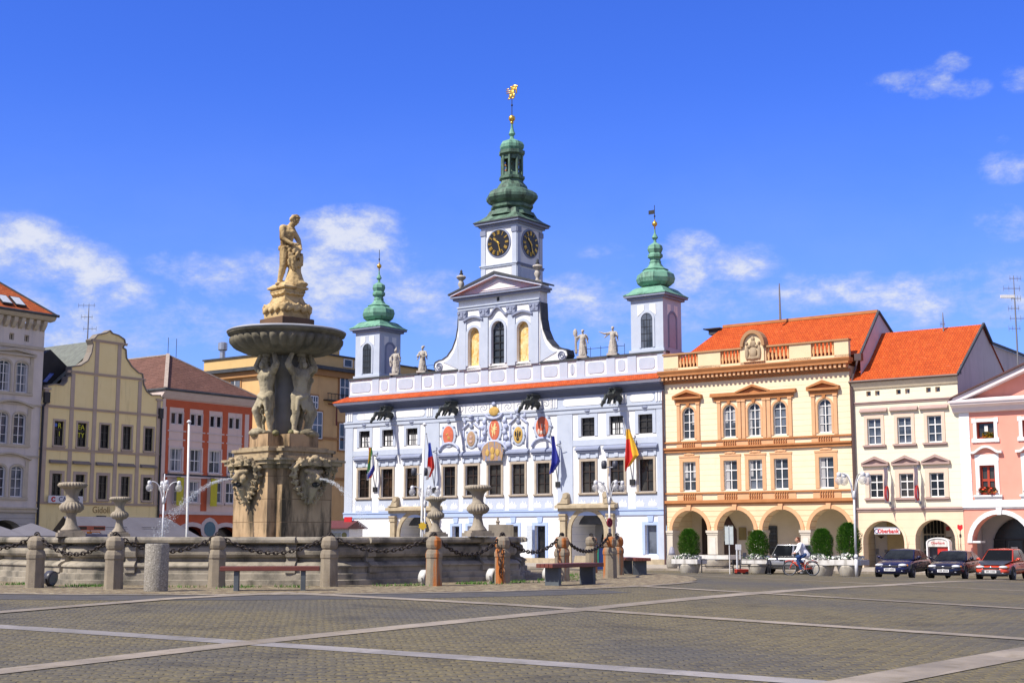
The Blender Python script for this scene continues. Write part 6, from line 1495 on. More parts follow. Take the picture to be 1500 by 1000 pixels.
        for k in range(22):                      # loin cloth
            a = k/22*2*PI; z = 1.04+.05*math.sin(a*2+s); Pm.append(('c', (.19*math.cos(a), .17*math.sin(a)-.01, z+.06), (.235*math.cos(a)+.05*s*rnd.random(), .21*math.sin(a)-.03, z-.2-.12*rnd.random()), .045, .035))
        Pm += [('c', (s*.1, -.2, 1.08), (-s*.18, -.22, .98), .06, .07), ('c', (-s*.18, -.2, 1.0), (-s*.24, -.2, .66), .07, .04)]
        return fuse(Pm, .02, 1, noise_amp=.006, noise_scale=14)
    A = [atlas(0).build('atlas_figure', ATL, F, smooth=True), atlas(1).build('atlas_figure', ATL, F, smooth=True)]
    for k in range(4):
        a = R(-43)+k*PI/2
        o = A[k] if k < 2 else A[k % 2].copy()
        if k >= 2: COL.objects.link(o); o.parent = F
        d = Matrix.Rotation(a, 4, 'Z') @ Vector((0, -.64, 0)); o.location = (d.x, d.y, 3.92); o.rotation_euler = (0, 0, a)
    rnd = random.Random(8); Pm = []
    for k in range(26): a = rnd.uniform(0, 2*PI); r = rnd.uniform(.45, .9); Pm.append(('e', (r*math.cos(a), r*math.sin(a), 3.92+rnd.uniform(-.02, .06)), (rnd.uniform(.1, .2), rnd.uniform(.1, .2), rnd.uniform(.05, .13))))
    fuse(Pm, .04, 1, noise_amp=.02).build('rocks', M('mossy_rock', (.22, .19, .1), (.12, .12, .06), 4, .9, .4, 20, dirt=((.07, .12, .02), 3, .52, .62, (1, 1, 1))), F, smooth=True)
    # fluted bowl
    m = MB(); m.lathe([(r_[0], r_[1]-.12)+tuple(r_[2:]) for r_ in [(.5, 6.28), (.8, 6.31, .04), (1.15, 6.38, .08), (1.40, 6.50, .10), (1.53, 6.65, .10), (1.57, 6.76, .05), (1.52, 6.80), (1.56, 6.84), (1.65, 6.87), (1.67, 6.93), (1.64, 6.97), (1.55, 6.99), (1.4, 6.95), (.3, 6.9)]], 144, flute=36); m.build('bowl', BOWL, F, smooth=True)
    m = MB(); m.lathe([(1.6, 6.85), (1.68, 6.81), (1.69, 6.85), (1.62, 6.885), (1.5, 6.885)], 72, cap=False); m.build('bowl_rim', M('lead_rim', (.36, .37, .40), (.27, .28, .31), 2, .6), F, smooth=True)
    # upper pedestal, turned 45 degrees
    q2 = math.sqrt(2)
    m = MB(); m.lathe([(.55*q2, 6.75), (.55*q2, 7.22), (.52*q2, 7.24)], 4, a0=0); m.build('upper_base', M('brown_block', (.17, .10, .06), (.1, .07, .05), 2, .85, .3, 15), F)
    m = MB(); m.lathe([(.46*q2, 7.22), (.47*q2, 7.36), (.50*q2, 7.5), (.47*q2, 7.62), (.36*q2, 7.72), (.31*q2, 7.85), (.32*q2, 7.95), (.36*q2, 8.0), (.36*q2, 8.05), (.34*q2, 8.07)], 4, a0=0); up = m.build('upper_pedestal', TOPST, F)
    Pm = []; rnd = random.Random(2)
    for k in range(4):
        a = PI/4+k*PI/2; d = Vector((math.cos(a), math.sin(a), 0)); t = Vector((-d.y, d.x, 0))
        for i in range(-5, 6):
            b = d*(.5 if abs(i) < 5 else .47)+t*(i*.088); Pm.append(('e', b+Vector((0, 0, 7.5+.05*math.sin(i*2.1))), (.075, .075, .09))); Pm.append(('e', b*1.04+Vector((0, 0, 7.58+.04*math.cos(i*1.7))), (.045, .045, .05)))
        for i in range(-3, 4): b = d*.335+t*(i*.085); Pm.append(('e', b+Vector((0, 0, 7.93+.02*(i % 2))), (.06, .06, .05)))
    fuse(Pm, .025, 1).build('garland', TOPST, F, smooth=True)
    m = MB(); m.lathe([(.36*q2, 8.07), (.42*q2, 8.1), (.42*q2, 8.14), (.34*q2, 8.2), (.3*q2, 8.24)], 4, a0=0); m.build('upper_slab', TOPST, F)
    # statue on top : bowed figure in a hide with a lion and trunk at its feet
    f = Vector((.80, -.6, 0))
    b0 = Vector((0, 0, 8.2))
    V = lambda x, y, z: b0+Vector((x, y, z))
    Pm = [('c', V(-.04, 0, .98), V(-.06, .0, 1.2), .155, .145), ('c', V(-.06, 0, 1.2), V(-.03, 0, 1.46), .145, .18), ('c', V(-.12, -.1, 1.55), V(.04, .12, 1.55), .1, .1), ('e', V(.05, -.06, 1.44), (.12, .1, .09)), ('c', V(.02, 0, 1.58), V(.1, -.05, 1.7), .09, .08),
          ('c', V(-.13, -.13, 1.55), V(-.12, -.2, 1.24), .085, .07), ('c', V(-.12, -.2, 1.24), V(.12, -.22, 1.1), .065, .045), ('c', V(.06, .13, 1.54), V(.2, .14, 1.28), .08, .065), ('c', V(.2, .14, 1.28), V(.27, .0, 1.06), .06, .045),
          ('c', V(-.08, -.06, .98), V(-.1, -.1, .56), .13, .095), ('c', V(-.1, -.1, .56), V(-.2, -.02, .1), .095, .055), ('e', V(-.14, -.03, .42), (.085, .09, .14)), ('c', V(-.2, -.02, .06), V(-.22, -.22, .02), .055, .045),
          ('c', V(.05, .06, .98), V(.1, -.05, .6), .13, .1), ('c', V(.1, -.05, .6), V(.06, .12, .2), .09, .06),
          ('c', V(.16, 0, .0), V(.14, .0, .55), .26, .12), ('c', V(.25, 0, -.0), V(-.1, .05, .0), .16, .16), ('e', V(.16, -.05, .3), (.15, .14, .2)), ('e', V(.14, -.1, .5), (.1, .1, .09)), ('e', V(.2, 0, .05), (.28, .24, .1))]
    Pm += hand_prims(V(.12, -.22, 1.1), (.9, .1, -.1), (0, .3, .9))+hand_prims(V(.27, 0, 1.06), (.2, -.5, -.6), (.6, .4, 0))
    rnd = random.Random(4)
    for k in range(60):                         # shaggy hide
        a = rnd.uniform(-1.9, 1.3); z = rnd.uniform(.5, 1.02); rr = .16+.06*math.sin((z-.5)/.5*PI); x = .1+rr*math.cos(a); y = -.02+rr*math.sin(a)
        Pm.append(('c', V(x, y, z), V(x+.02*rnd.uniform(-1, 1), y+.02*rnd.uniform(-1, 1), z-.1), .04, .022))
    Pm += [('c', V(.1, -.02, .98), V(.12, -.02, .55), .16, .14)]
    for k in range(18): a = k/18*2*PI; Pm.append(('e', V(-.02+.19*math.cos(a), .17*math.sin(a), 1.02+.02*math.sin(k*2)), (.045, .045, .05)))
    hc = V(.15, -.07, 1.78); hd = Vector((.75, -.45, -.55))
    fd = hd.normalized(); sd_ = fd.cross(Vector((0, 0, 1))).normalized(); ud = sd_.cross(fd).normalized(); hr = random.Random(6); cnt = 0
    Pm += head_prims(hc, hd, 1.15)
    while cnt < 70:
        d = Vector((hr.gauss(0, 1), hr.gauss(0, 1), hr.gauss(0, 1))).normalized()
        if d.dot(fd) > .2 and d.dot(ud) < .72: continue
        if d.dot(ud) < -.55: continue
        cnt += 1; Pm.append(('e', hc-fd*.015+ud*.012+d*hr.uniform(.092, .115), (hr.uniform(.024, .036),)*3))
    st_ = fuse(Pm, .017, 1, noise_amp=.004, noise_scale=18); st_.xf(T4(0, 0, 8.2) @ Matrix.Diagonal((1.22, 1.22, 1.08, 1)) @ T4(0, 0, -8.2)); st_.build('statue', TOPST, F, smooth=True)
    return F
fountain()
# water jets
SPRAY = Mplain('spray_white', (.85, .88, .92), .3, 0, .5, .27)
def jet(px, py, dirx, label, seed):
    rnd = random.Random(seed); a = -PI/4 if dirx < 0 else PI/4
    d = Vector((math.sin(a), -math.cos(a), 0)); 
    st = Vector((FC.x, FC.y, 0))+d*1.55; st.z = 2.66
    m = MB(); v0, g = 4.1, 9.8
    for k in range(1500):
        t = rnd.random()**.8*.62; sp = .012+.17*t; 
        p = st+d*(v0*t)*(1+rnd.gauss(0, .05*t*2))+Vector((rnd.gauss(0, sp*.5), rnd.gauss(0, sp*.5), .2*t-g*.5*t*t+rnd.gauss(0, sp*.6)))
        if p.z < .85: continue
        r = rnd.uniform(.004, .011) if t > .2 else rnd.uniform(.005, .013)
        vel = (d*v0+Vector((0, 0, .2-g*t))).normalized()*r*rnd.uniform(1, 3.2); s = vel.cross(Vector((0, 0, 1))).normalized()*r; u = s.cross(vel).normalized()*r
        m.add([p-vel, p+s, p+u, p-s, p-u, p+vel], [(0, 1, 2), (0, 2, 3), (0, 3, 4), (0, 4, 1), (5, 2, 1), (5, 3, 2), (5, 4, 3), (5, 1, 4)])
    pts = [st+d*(v0*t)+Vector((0, 0, .2*t-g*.5*t*t)) for t in [i*.02 for i in range(-5, 4)]]; m.tube(pts, [.008+.0015*i for i in range(len(pts))], 6)
    tag(m.build('water_jet', SPRAY, smooth=True), label, 'water jet')
jet(345, 702, -1, 'spray of water from the mouth of the sunlit left mask on the fountain', 1)
jet(483, 698, 1, 'spray of water from the mouth of the shaded right mask on the fountain', 2)
# urns
URN = M('urn_stone', (.35, .30, .23), (.25, .215, .165), 2.2, .85, .35, 22, dirt=((.12, .11, .085), 2, .5, .75))
def urn_proto():
    m = MB(); m.lathe([(.20, .13), (.185, .17), (.12, .27), (.095, .40), (.085, .48), (.11, .52), (.10, .54)], 24); m.lathe([(.1, .53), (.16, .55, .12), (.215, .62, .16), (.22, .69, .16), (.17, .77, .12), (.125, .79)], 80, flute=20); m.lathe([(.135, .78), (.135, .81), (.115, .83), (.115, .92), (.135, 1.02), (.19, 1.10), (.2, 1.115)], 28, cap=False); m.lathe([(.19, 1.09, .0), (.245, 1.12, .1), (.27, 1.17, .14), (.245, 1.22, .1), (.18, 1.235), (.14, 1.19)], 112, flute=28)
    return m
up0 = None
for x, D, H, lab in ((103, 32.6, 79, 'big fluted stone urn on the basin rim, left of the fountain figures'), (174, 43.5, 58, 'smaller looking stone urn on the far rim in front of the grey awning'), (638, 44.5, 58, 'stone urn on the far rim beside the left town hall portal'), (700, 34.6, 75, 'big stone urn on the rim in front of the middle of the town hall')):
    p = at(x, 786, D); s = H/(FPX*1.01/D)/1.235
    t = thing('stone_urn', lab, 'urn', (p.x, p.y, 1.11), .4, 'stone urns round the basin rim'); t.scale = (s*1.17, s*1.17, s)
    m = MB(); m.box(-.26, .26, -.26, .26, 0, .09); m.box(-.22, .22, -.22, .22, .09, .14); m.build('base', URN, t, off=(0, 0, 0))
    if up0 is None: up0 = urn_proto().build('vase', URN, t, smooth=True, off=(0, 0, 0))
    else: o = up0.copy(); COL.objects.link(o); o.parent = t
p = at(734, 786, 42); m = MB(); m.box(-.38, .38, -.35, .35, 0, .36); m.lathe([(.05, .36), (.05, .42), (.08, .45), (.03, .5), (.03, .58)], 8, (-.1, 0, 0)); o = m.build('stone_block', URN); o.location = (p.x, p.y, 1.11); tag(o, 'plain square stone block with a small spout on the far rim, right of an urn', 'stone block')
# ------------------------------------------------------------------ bollards, chains, benches, bin, floodlights
BOL = M('bollard_granite', (.29, .245, .18), (.20, .17, .13), 3, .85, .4, 40, dirt=((.16, .12, .08), 1.7, .58, .75, (2, 2, .3)), rnd=True)
BOLR = M('rusty_bollard_granite', (.29, .245, .18), (.20, .17, .13), 3, .85, .4, 40, dirt=((.40, .13, .03), 1.5, .50, .58, (3, 3, .2)), rnd=True)
CHAIN = Mplain('iron_chain', (.05, .04, .035), .55, .6)
bpos = []
bl = [(-70, 30.3, 0, ''), (54, 30.1, 0, 'tapered stone bollard, leftmost in view, beside the dark floodlight'), (169, 29.3, 0, 'tapered stone bollard just left of the round litter bin'), (319, 30.4, 0, 'tapered stone bollard at the left end of the long red bench'), (483, 30.8, 0, 'tapered stone bollard at the right end of the long red bench'), (636, 31.3, 1, 'tapered stone bollard below the stone urn with a pale floodlight at its left foot'),
      (736, 33.0, 1, 'rust streaked bollard with a loose chain hanging down its front'), (823, 34.6, 1, 'rust streaked bollard behind the left end of the bench seen end on'), (893, 37.2, 1, 'strongly rust streaked bollard, nearest of the pair at the right end of the ring'), (904, 40.2, 1, 'rust streaked bollard half hidden behind the nearest right hand one'), (866, 42.5, 1, 'bollard standing behind the chain in front of the arched portal')]
def bollard(px, D, rust, lab):
    p = at(px, 786, D); z = gz(p.x, p.y); t = thing('stone_bollard', lab, 'bollard', (p.x, p.y, z), random.uniform(-.2, .2), 'stone bollards round the fountain'); mt = BOLR if rust else BOL
    k = 1/math.cos(PI/8)
    m = MB(); m.lathe([(.19*k, 0), (.185*k, .02), (.175*k, .62), (.19*k, .64), (.19*k, .72), (.165*k, .8), (.13*k, .83)], 8, a0=PI/8); m.build('shaft', mt, t, off=(0, 0, 0), bevel=.008)
    m = MB(); m.lathe([(.13*k, .81), (.165*k, .86), (.18*k, .92), (.175*k, 1.02), (.14*k, 1.09), (.07, 1.12)], 8, a0=PI/8); m.build('head', mt, t, off=(0, 0, 0), bevel=.012)
    m = MB(); m.tube([(.055*math.cos(a*PI/5), 0, 1.15+.055*math.sin(a*PI/5)) for a in range(10)], .014, 5, True); m.build('ring', CHAIN, t, off=(0, 0, 0))
    return Vector((p.x, p.y, z+1.15))
for b in bl:
    if b[3]: bpos.append(bollard(b[0], b[1], b[2], b[3]))
    else: p = at(b[0], 786, b[1]); bpos.append(Vector((p.x, p.y, gz(p.x, p.y)+1.15)))
def chain(a, b, sag, lab):
    m = MB(); L = (b-a).length; n = max(8, int(L*1.12/.095)); d = (b-a); 
    pts = [a+d*(i/n)-Vector((0, 0, sag*(1-(2*i/n-1)**2))) for i in range(n+1)]
    for i in range(n):
        p, q = pts[i], pts[i+1]; c = (p+q)/2; t = (q-p); l = t.length*.72; t.normalize(); s = t.cross(Vector((0, 0, 1))).normalized(); u = s.cross(t)
        w = s if i % 2 else u; m.tube([c+t*(l*math.cos(k*PI/4))+w*(.04*math.sin(k*PI/4)) for k in range(8)], .0165, 5, True)
    tag(m.build('iron_chain', CHAIN, smooth=True), lab, 'chain', 'iron chains between the bollards')
names = ['leftmost iron chain, entering from the left edge of the photo', 'iron chain sagging left of the bollard next to the litter bin', 'iron chain sagging behind the round litter bin', 'iron chain sagging above the long red bench', 'iron chain between the right end of the long bench and the bollard under the urn', 'iron chain sagging between the bollard under the urn and the one with the loose chain', 'iron chain reaching to the bollard behind the end on bench', 'heavy iron chain sagging above the bench seen end on', 'short chain between the two overlapping bollards at the right', 'far chain hanging in front of the arched portal']
for i in range(10): chain(bpos[i], bpos[i+1], [.3, .42, .36, .40, .36, .46, .42, .42, .15, .34][i], names[i])
p = bpos[6]; m = MB()
for i in range(7):
    z = p.z-.3-i*.105; m.tube([(p.x-.02+.02*math.sin(i)+(.028*math.cos(k*PI/4) if i % 2 else 0), p.y-.235-(.0 if i % 2 else .028*math.cos(k*PI/4)), z+.065*math.sin(k*PI/4)) for k in range(8)], .011, 4, True)
tag(m.build('loose_chain', CHAIN, smooth=True), 'loose length of chain hanging straight down the front of a rusty bollard', 'chain')
SEATW = M('red_brown_wood', (.17, .045, .03), (.11, .03, .022), 3, .5, .2, 30, stretch=(1, 12, 12), spec=.5); LEGM = M('slate_grey_leg', (.10, .115, .13), (.075, .085, .095), 2, .7)
def bench(a, r, L, lab, h=.5):
    x = FC.x+r*math.sin(R(a)); y = FC.y-r*math.cos(R(a)); t = thing('park_bench', lab, 'bench', (x, y, gz(x, y)), R(a), 'red topped benches round the fountain')
    m = MB()
    for k in range(4): m.box(-L/2, L/2, -.24+k*.122, -.24+k*.122+.112, h-.09, h)
    m.build('seat', SEATW, t, off=(0, 0, 0), bevel=.008)
    for s in (-1, 1): m = MB(); m.box(s*L*.335-.05, s*L*.335+.05, -.2, .2, 0, h-.092); m.build('leg', LEGM, t, off=(0, 0, 0), bevel=.006)
bench(8.2, 10.0, 2.02, 'long red brown bench in front of the fountain seen from its side')
bench(50, 10.15, 1.95, 'red brown bench with grey slab legs seen at an angle near the rusty bollards'); bench(104, 10.3, 1.9, 'smaller looking red brown bench farthest right beyond the rusty bollards')
p = gpt(228, 866); t = thing('litter_bin', 'round pebbled concrete litter bin in front of the fountain basin', 'litter bin', p)
PEB = M('pebble_concrete', (.36, .33, .28), (.18, .165, .14), 34, .9, .8, 40, dirt=((.5, .47, .4), 30, .56, .62, (1, 1, 1)))
m = MB(); m.lathe([(.2, .0), (.235, .01), (.24, .03), (.24, .93), (.235, .96), (.2, .97), (.2, .6)], 32); m.build('drum', PEB, t, off=(0, 0, 0), smooth=True).data.set_sharp_from_angle(angle=R(40))
m = MB(); m.lathe([(.2, .94), (.215, .975), (.19, .98), (.19, .7)], 24, cap=False); m.build('liner', IRON, t, off=(0, 0, 0))
def flood(px, py, dark, lab):
    p = gpt(px, py); t = thing('floodlight', lab, 'floodlight', p, R(-20), 'floodlights at the foot of the basin'); mt = Mplain('flood_dark', (.05, .05, .06), .4) if dark else Mplain('flood_white', (.6, .6, .57), .4)
    m = MB(); m.lathe([(.06, -.14), (.15, -.1), (.17, 0), (.17, .06), (.15, .07)], 20); m.xf(T4(0, 0, .19) @ Matrix.Rotation(R(100), 4, 'Y')); m.build('housing', mt, t, off=(0, 0, 0), smooth=True)
    m = MB(); m.lathe([(.14, .072), (.14, .078)], 20); m.xf(T4(0, 0, .19) @ Matrix.Rotation(R(100), 4, 'Y')); m.build('lens', GLASSB, t, off=(0, 0, 0))
    m = MB(); m.tube([(0, .19*math.cos(a), .19+.19*math.sin(a)) for a in [PI+PI*k/8 for k in range(9)]], .018, 5); m.box(-.08, .08, -.1, .1, 0, .02); m.build('bracket', mt, t, off=(0, 0, 0))
flood(622, 857, 0, 'pale round floodlight at the foot of the bollard below the stone urn'); flood(721, 854, 0, 'pale round floodlight beside the bollard with the loose chain'); flood(803, 851, 0, 'pale round floodlight by the bench seen at an angle'); flood(74, 859, 1, 'dark round floodlight beside the leftmost bollard')
OFF[0] = Vector((0, 0, 0)); O0 = (0, 0, 0)
# ------------------------------------------------------------------ statues and vases on the town hall
def roof_statue(px, pybase, lab, seed, pose):
    u, z = RP(px, pybase, .58); p = fworld('R', u, .58, 14.1); rnd = random.Random(seed)
    t = thing('roof_statue', lab, 'statue', p, -TH+.25, 'statues on the town hall parapet')
    Pm = [('c', (0, 0, .25), (0, -.02, 1.05), .26, .17), ('c', (0, -.02, 1.05), (0, 0, 1.4), .17, .2), ('c', (-.16, 0, 1.55), (.16, 0, 1.55), .11, .11), ('c', (0, 0, 1.58), (0, -.03, 1.74), .07, .065)]
    for k in range(26):
        a = rnd.uniform(0, 2*PI); z = rnd.uniform(.45, 1.25); r = .17+.1*(1.2-z)/.8
        Pm.append(('c', (r*math.cos(a), r*.85*math.sin(a), z), ((r+.06)*math.cos(a+.15), (r+.05)*.85*math.sin(a+.15), max(.15, z-.5)), .055, .045))
    for s, (ex, ey, ez, hx, hy, hz) in zip((-1, 1), pose):
        Pm += [('c', (s*.24, 0, 1.53), (s*ex, ey, ez), .085, .065), ('c', (s*ex, ey, ez), (s*hx, hy, hz), .065, .045)]+hand_prims((s*hx, hy, hz), (hx*s-ex*s, hy-ey, hz-ez), (0, 1, .3))
        Pm.append(('c', (s*.24, 0, 1.5), (s*ex, ey+.04, ez-.25), .06, .05))
    Pm += head_prims((0, -.05, 1.85), (0, -1, -.1), 1.1)+hair_prims((0, -.05, 1.85), (0, -1, -.1), 1.15, n=18)+[('c', (-.12, -.1, .12), (-.14, -.26, .06), .08, .06), ('c', (.12, -.05, .12), (.14, -.2, .06), .08, .06)]
    if seed == 1: Pm += [('e', (-.3, -.2, 1.0), (.12, .05, .42)), ('c', (0, 0, 1.95), (.03, .04, 2.12), .08, .04), ('c', (.34, -.15, .2), (.36, -.15, 1.95), .025, .02)]
    if seed == 3: Pm += [('c', (-.45, -.1, .4), (-.5, -.1, 2.0), .1, .06), ('e', (-.5, -.1, 1.75), (.16, .12, .3))]
    if seed == 2: Pm += [('e', (.05, 0, 1.98), (.14, .12, .06))]
    fuse(Pm, .03, 1, noise_amp=.01, noise_scale=12).build('figure', STATUE, t, smooth=True, off=O0)
    m = MB(); m.box(-.36, .36, -.3, .3, -.01, .14); m.build('base', STATUE, t, off=O0)
    t.scale = (1.1, 1.1, 1.08)
roof_statue(579.5, 547, 'statue of a helmeted figure with a shield, next to the left corner tower', 1, ((.42, -.1, 1.3, .34, -.28, 1.08), (.4, -.05, 1.28, .36, -.15, 1.5)))
roof_statue(619, 544, 'draped statue with folded arms, between the left corner tower and the gable scroll', 2, ((.4, -.1, 1.25, .1, -.26, 1.3), (.38, -.1, 1.25, .12, -.25, 1.15)))
roof_statue(854, 520, 'draped statue carrying a tall column, just right of the gable scroll', 3, ((.42, -.1, 1.4, .48, -.12, 1.6), (.38, -.1, 1.28, .3, -.25, 1.5)))
roof_statue(898, 516, 'statue with one arm stretched out, next to the right corner tower', 4, ((.55, -.1, 1.5, .8, -.15, 1.6), (.36, -.1, 1.25, .2, -.27, 1.42)))
m0 = None
for u, z, lab in ((-18.35, 20.05, 'pale stone vase on the left end of the town hall pediment'), (-11.0, 20.05, 'pale stone vase on the right end of the town hall pediment')):
    p = fworld('R', u, .35, z); t = thing('stone_vase', lab, 'vase', p, 0, 'vases on the pediment')
    if m0 is None:
        m = MB(); m.box(-.28, .28, -.28, .28, -.25, .25); m.lathe([(.2, .25), (.12, .4), (.14, .5), (.26, .75), (.2, .95), (.16, 1.05), (.32, 1.2), (.4, 1.32), (.34, 1.42), (.12, 1.5)], 20); m0 = m.build('vase', STATUE, t, smooth=True, off=O0); m0.data.set_sharp_from_angle(angle=R(50))
        m = MB(); m.lathe([(.1, 1.5), (.18, 1.58), (.08, 1.72), (.12, 1.8), (.02, 1.95)], 12); m1 = m.build('finial', LEAD, t, smooth=True, off=O0)
    else:
        for q in (m0, m1): o = q.copy(); COL.objects.link(o); o.parent = t
# ------------------------------------------------------------------ flags on the town hall
def wall_flag(px0, py0, px1, py1, cols, lab, wide=.5, swirl=1):
    ua, za = RP(px0, py0, -.9); ub, zb_ = RP(px1, py1, -1.2); H = za-zb_
    base = fworld('R', ua-.25, 0, za-1.0-H); t = thing('wall_flag', lab, 'flag', base, -TH)
    m = MB(); m.tube([(.1, 0, .3), (-.0, -.95, H+1.6)], [.045, .03], 6); m.ball((0, -.97, H+1.7), .07, 6, 5); m.build('flagpole', Mplain('pole_grey', (.3, .31, .34), .4), t, off=O0)
    m = MB(); m.box(-.1, .3, -.12, -.003, .1, .5); m.tube([(.3, -.1, H*.8+.8), (.3, -.55, H*.8+.9), (.75, -.55, H*.8+1.0)], .025, 5); m.build('bracket', IRON, t, off=O0)
    m = MB(); n, k = 20, 12; rnd = random.Random(int(px0))
    vs = []
    for i in range(n+1):
        s = i/n
        for j in range(k+1):
            q = j/k; w = wide*(.22+.95*min(1, s/.75)**1.2)*(1-.75*max(0, s-.75)/.25)
            x = .08+w*q+.08*math.sin(q*9+s*2.5)*s; y = -.85+.25*q+.14*math.sin(q*11+s*4+px0)*(.4+s)-.12*s; z = H+1.0-H*s*(1-.12*q*swirl)
            vs.append((x, y, z))
    m.v = vs
    for i in range(n):
        for j in range(k):
            m.f.append([i*(k+1)+j, i*(k+1)+j+1, (i+1)*(k+1)+j+1, (i+1)*(k+1)+j]); m.sm.append(True)
            m.mi.append(cols(i/n, j/k))
    mats = MT; m.build('cloth', mats, t, smooth=True, off=O0)
    return t
MT = [Mplain('flag_red', (.62, .03, .02), .7), Mplain('flag_white', (.75, .75, .76), .7), Mplain('flag_blue', (.04, .09, .5), .7), Mplain('flag_yellow', (.75, .42, .02), .7), Mplain('flag_green', (.04, .2, .05), .7), Mplain('flag_navy', (.02, .03, .3), .7)]
wall_flag(542, 655, 541, 703, lambda s, q: [0, 3, 4, 1, 5, 0][min(5, int((s*.75+q*.5)*5))], 'red, yellow, green and blue flag hanging limp on the left part of the town hall', .45)
wall_flag(629, 648, 631, 703, lambda s, q: 2 if s < .38 else (0 if s < .62+.1*q else (1 if q < .6 else 0)), 'limp flag blue at the top, red and white below, beside the white flagpole', .42)
wall_flag(810, 638, 813, 694, lambda s, q: 5, 'plain dark blue flag hanging right of the painted coats of arms', .55)
wall_flag(919, 628, 924, 690, lambda s, q: 3 if (q > .5+.0*s or s < .22) else 0, 'big red and yellow flag hanging between the right hand windows of the town hall', .85, 1.6)
# ------------------------------------------------------------------ lamps and flagpoles
LAMPM = Mplain('lamp_white_metal', (.66, .67, .70), .4, .0); GLOBE = Mplain('lamp_globe', (.62, .62, .64), .12, 0, .6, .42)
def street_lamp(px, py_globe, D, lab, arms=4, rz=0, top=True):
    p = at(px, 786, D); z0 = gz(p.x, p.y); zt = at(px, py_globe, D).z-z0
    t = thing('street_lamp', lab, 'street lamp', (p.x, p.y, z0), rz, 'white globe street lamps')
    m = MB(); m.tube([(0, 0, 0), (0, 0, .9)], .085, 10); m.lathe([(.1, .85), (.1, .95), (.06, 1.05)], 12); m.tube([(0, 0, 1), (0, 0, zt-.75)], [.06, .05], 8); m.lathe([(.06, zt-1.0), (.11, zt-.9), (.11, zt-.75), (.06, zt-.6)], 10)
    if top: m.tube([(0, 0, zt-.7), (0, 0, zt+.65)], .03, 6)
    m.build('post', LAMPM, t, smooth=True, off=O0)
    for k in range(arms):
        a = k*2*PI/arms+(PI/8 if arms == 4 else 0); d = Vector((math.cos(a), math.sin(a), 0))
        m = MB(); m.tube([Vector((0, 0, zt-.8))+d*.05]+[Vector((0, 0, zt-.8+1.02*math.sin(q)))+d*(.1+.52*(1-math.cos(q))) for q in [i*PI/2/6 for i in range(7)]]+[Vector((0, 0, zt+.2))+d*.78], .032, 6); m.lathe([(.05, zt+.28), (.11, zt+.22), (.11, zt+.08), (.08, zt+.05)], 10, (d.x*.8, d.y*.8, 0)); m.build('arm', LAMPM, t, smooth=True, off=O0)
        m = MB(); m.ball((d.x*.8, d.y*.8, zt-.12), (.2, .2, .22), 14, 10); m.build('globe', GLOBE, t, smooth=True, off=O0)
    return t, z0, zt
street_lamp(238, 711, 76, 'white street lamp with globes in front of the yellow house corner')
street_lamp(622, 718, 82, 'white street lamp with globes standing behind the flagpole by the left portal', top=False)
t, z0, zt = street_lamp(893, 711, 74, 'white street lamp with globes by the right town hall portal, carrying a no stopping sign')
def on_pole(name, lab, cat, px, py, D, mats, fn):
    p = at(px, py, D); t = thing(name, lab, cat, p); fn(t); return t
def nostop(t):
    t.scale = (.72, .72, .85); t.rotation_euler = (0, 0, R(40))
    m = MB(); m.lathe([(.0, -.012), (.3, -.012), (.3, .0)], 24); m.xf(Matrix.Rotation(PI/2, 4, 'X')); m.build('plate', Mplain('sign_maroon', (.28, .02, .06), .5), t, off=O0)
    m = MB(); m.tube([(.26*math.cos(a*PI/12), -.02, .26*math.sin(a*PI/12)) for a in range(24)], .035, 4, True); m.bar((-.18, -.02, .18), (.18, -.02, -.18), .05, .03); m.bar((-.18, -.02, -.18), (.18, -.02, .18), .05, .03); m.build('ring', Mplain('sign_dull_red', (.35, .03, .05), .5), t, off=O0)
    m = MB(); m.box(-.14, .14, -.02, 0, -.75, -.36); m.build('lower_plate', Mplain('plate_grey', (.4, .36, .36), .5), t, off=O0)
on_pole('traffic_sign', 'round dark red no stopping sign on the lamp post at the right portal', 'traffic sign', 893, 765, 73.85, None, nostop)
def star(t):
    m = MB(); pts = [(r*math.cos(a), r*math.sin(a)) for k in range(16) for r, a in [((.25 if k % 2 else .17), k*PI/8)]]; m.prism(pts, -.02, .02); m.build('plate', Mplain('sign_yellow', (.65, .42, .02), .5), t, off=O0)
    m = MB(); m.tube([(0, .05, -1.9), (0, .05, .3)], .035, 6); m.build('pole', LAMPM, t, off=O0)
on_pole('star_sign', 'small yellow star shaped sign beside the left portal', 'sign', 619, 770, 76, None, star)
def speakers(px, py, D, lab, rz):
    p = at(px, py, D); t = thing('loudspeaker_pair', lab, 'loudspeakers', p, rz); m = MB(); m.tube([(-.34, 0, 0), (.34, 0, 0)], .025, 5); m.tube([(0, 0, 0), (0, 0, -1.2)], .03, 5); m.build('crossbar', LAMPM, t, off=O0)
    for s in (-1, 1):
        m = MB(); m.lathe([(.06, -.22), (.14, -.2), (.16, 0), (.14, .2), (.06, .24)], 12, (s*.32, 0, .12)); m.build('loudspeaker', Mplain('speaker_dark', (.05, .055, .075), .5), t, smooth=True, off=O0)
speakers(614.5, 694, 77.6, 'pair of dark loudspeakers on the white flagpole in front of the town hall', 0); speakers(893, 684, 74, 'pair of dark loudspeakers above the lamp at the right portal', .3)
p = at(1251, 786, 66); street_lamp(1253, 700, 66, 'white street lamp with globes in front of the seam between apricot and cream houses', rz=-.05, top=False)
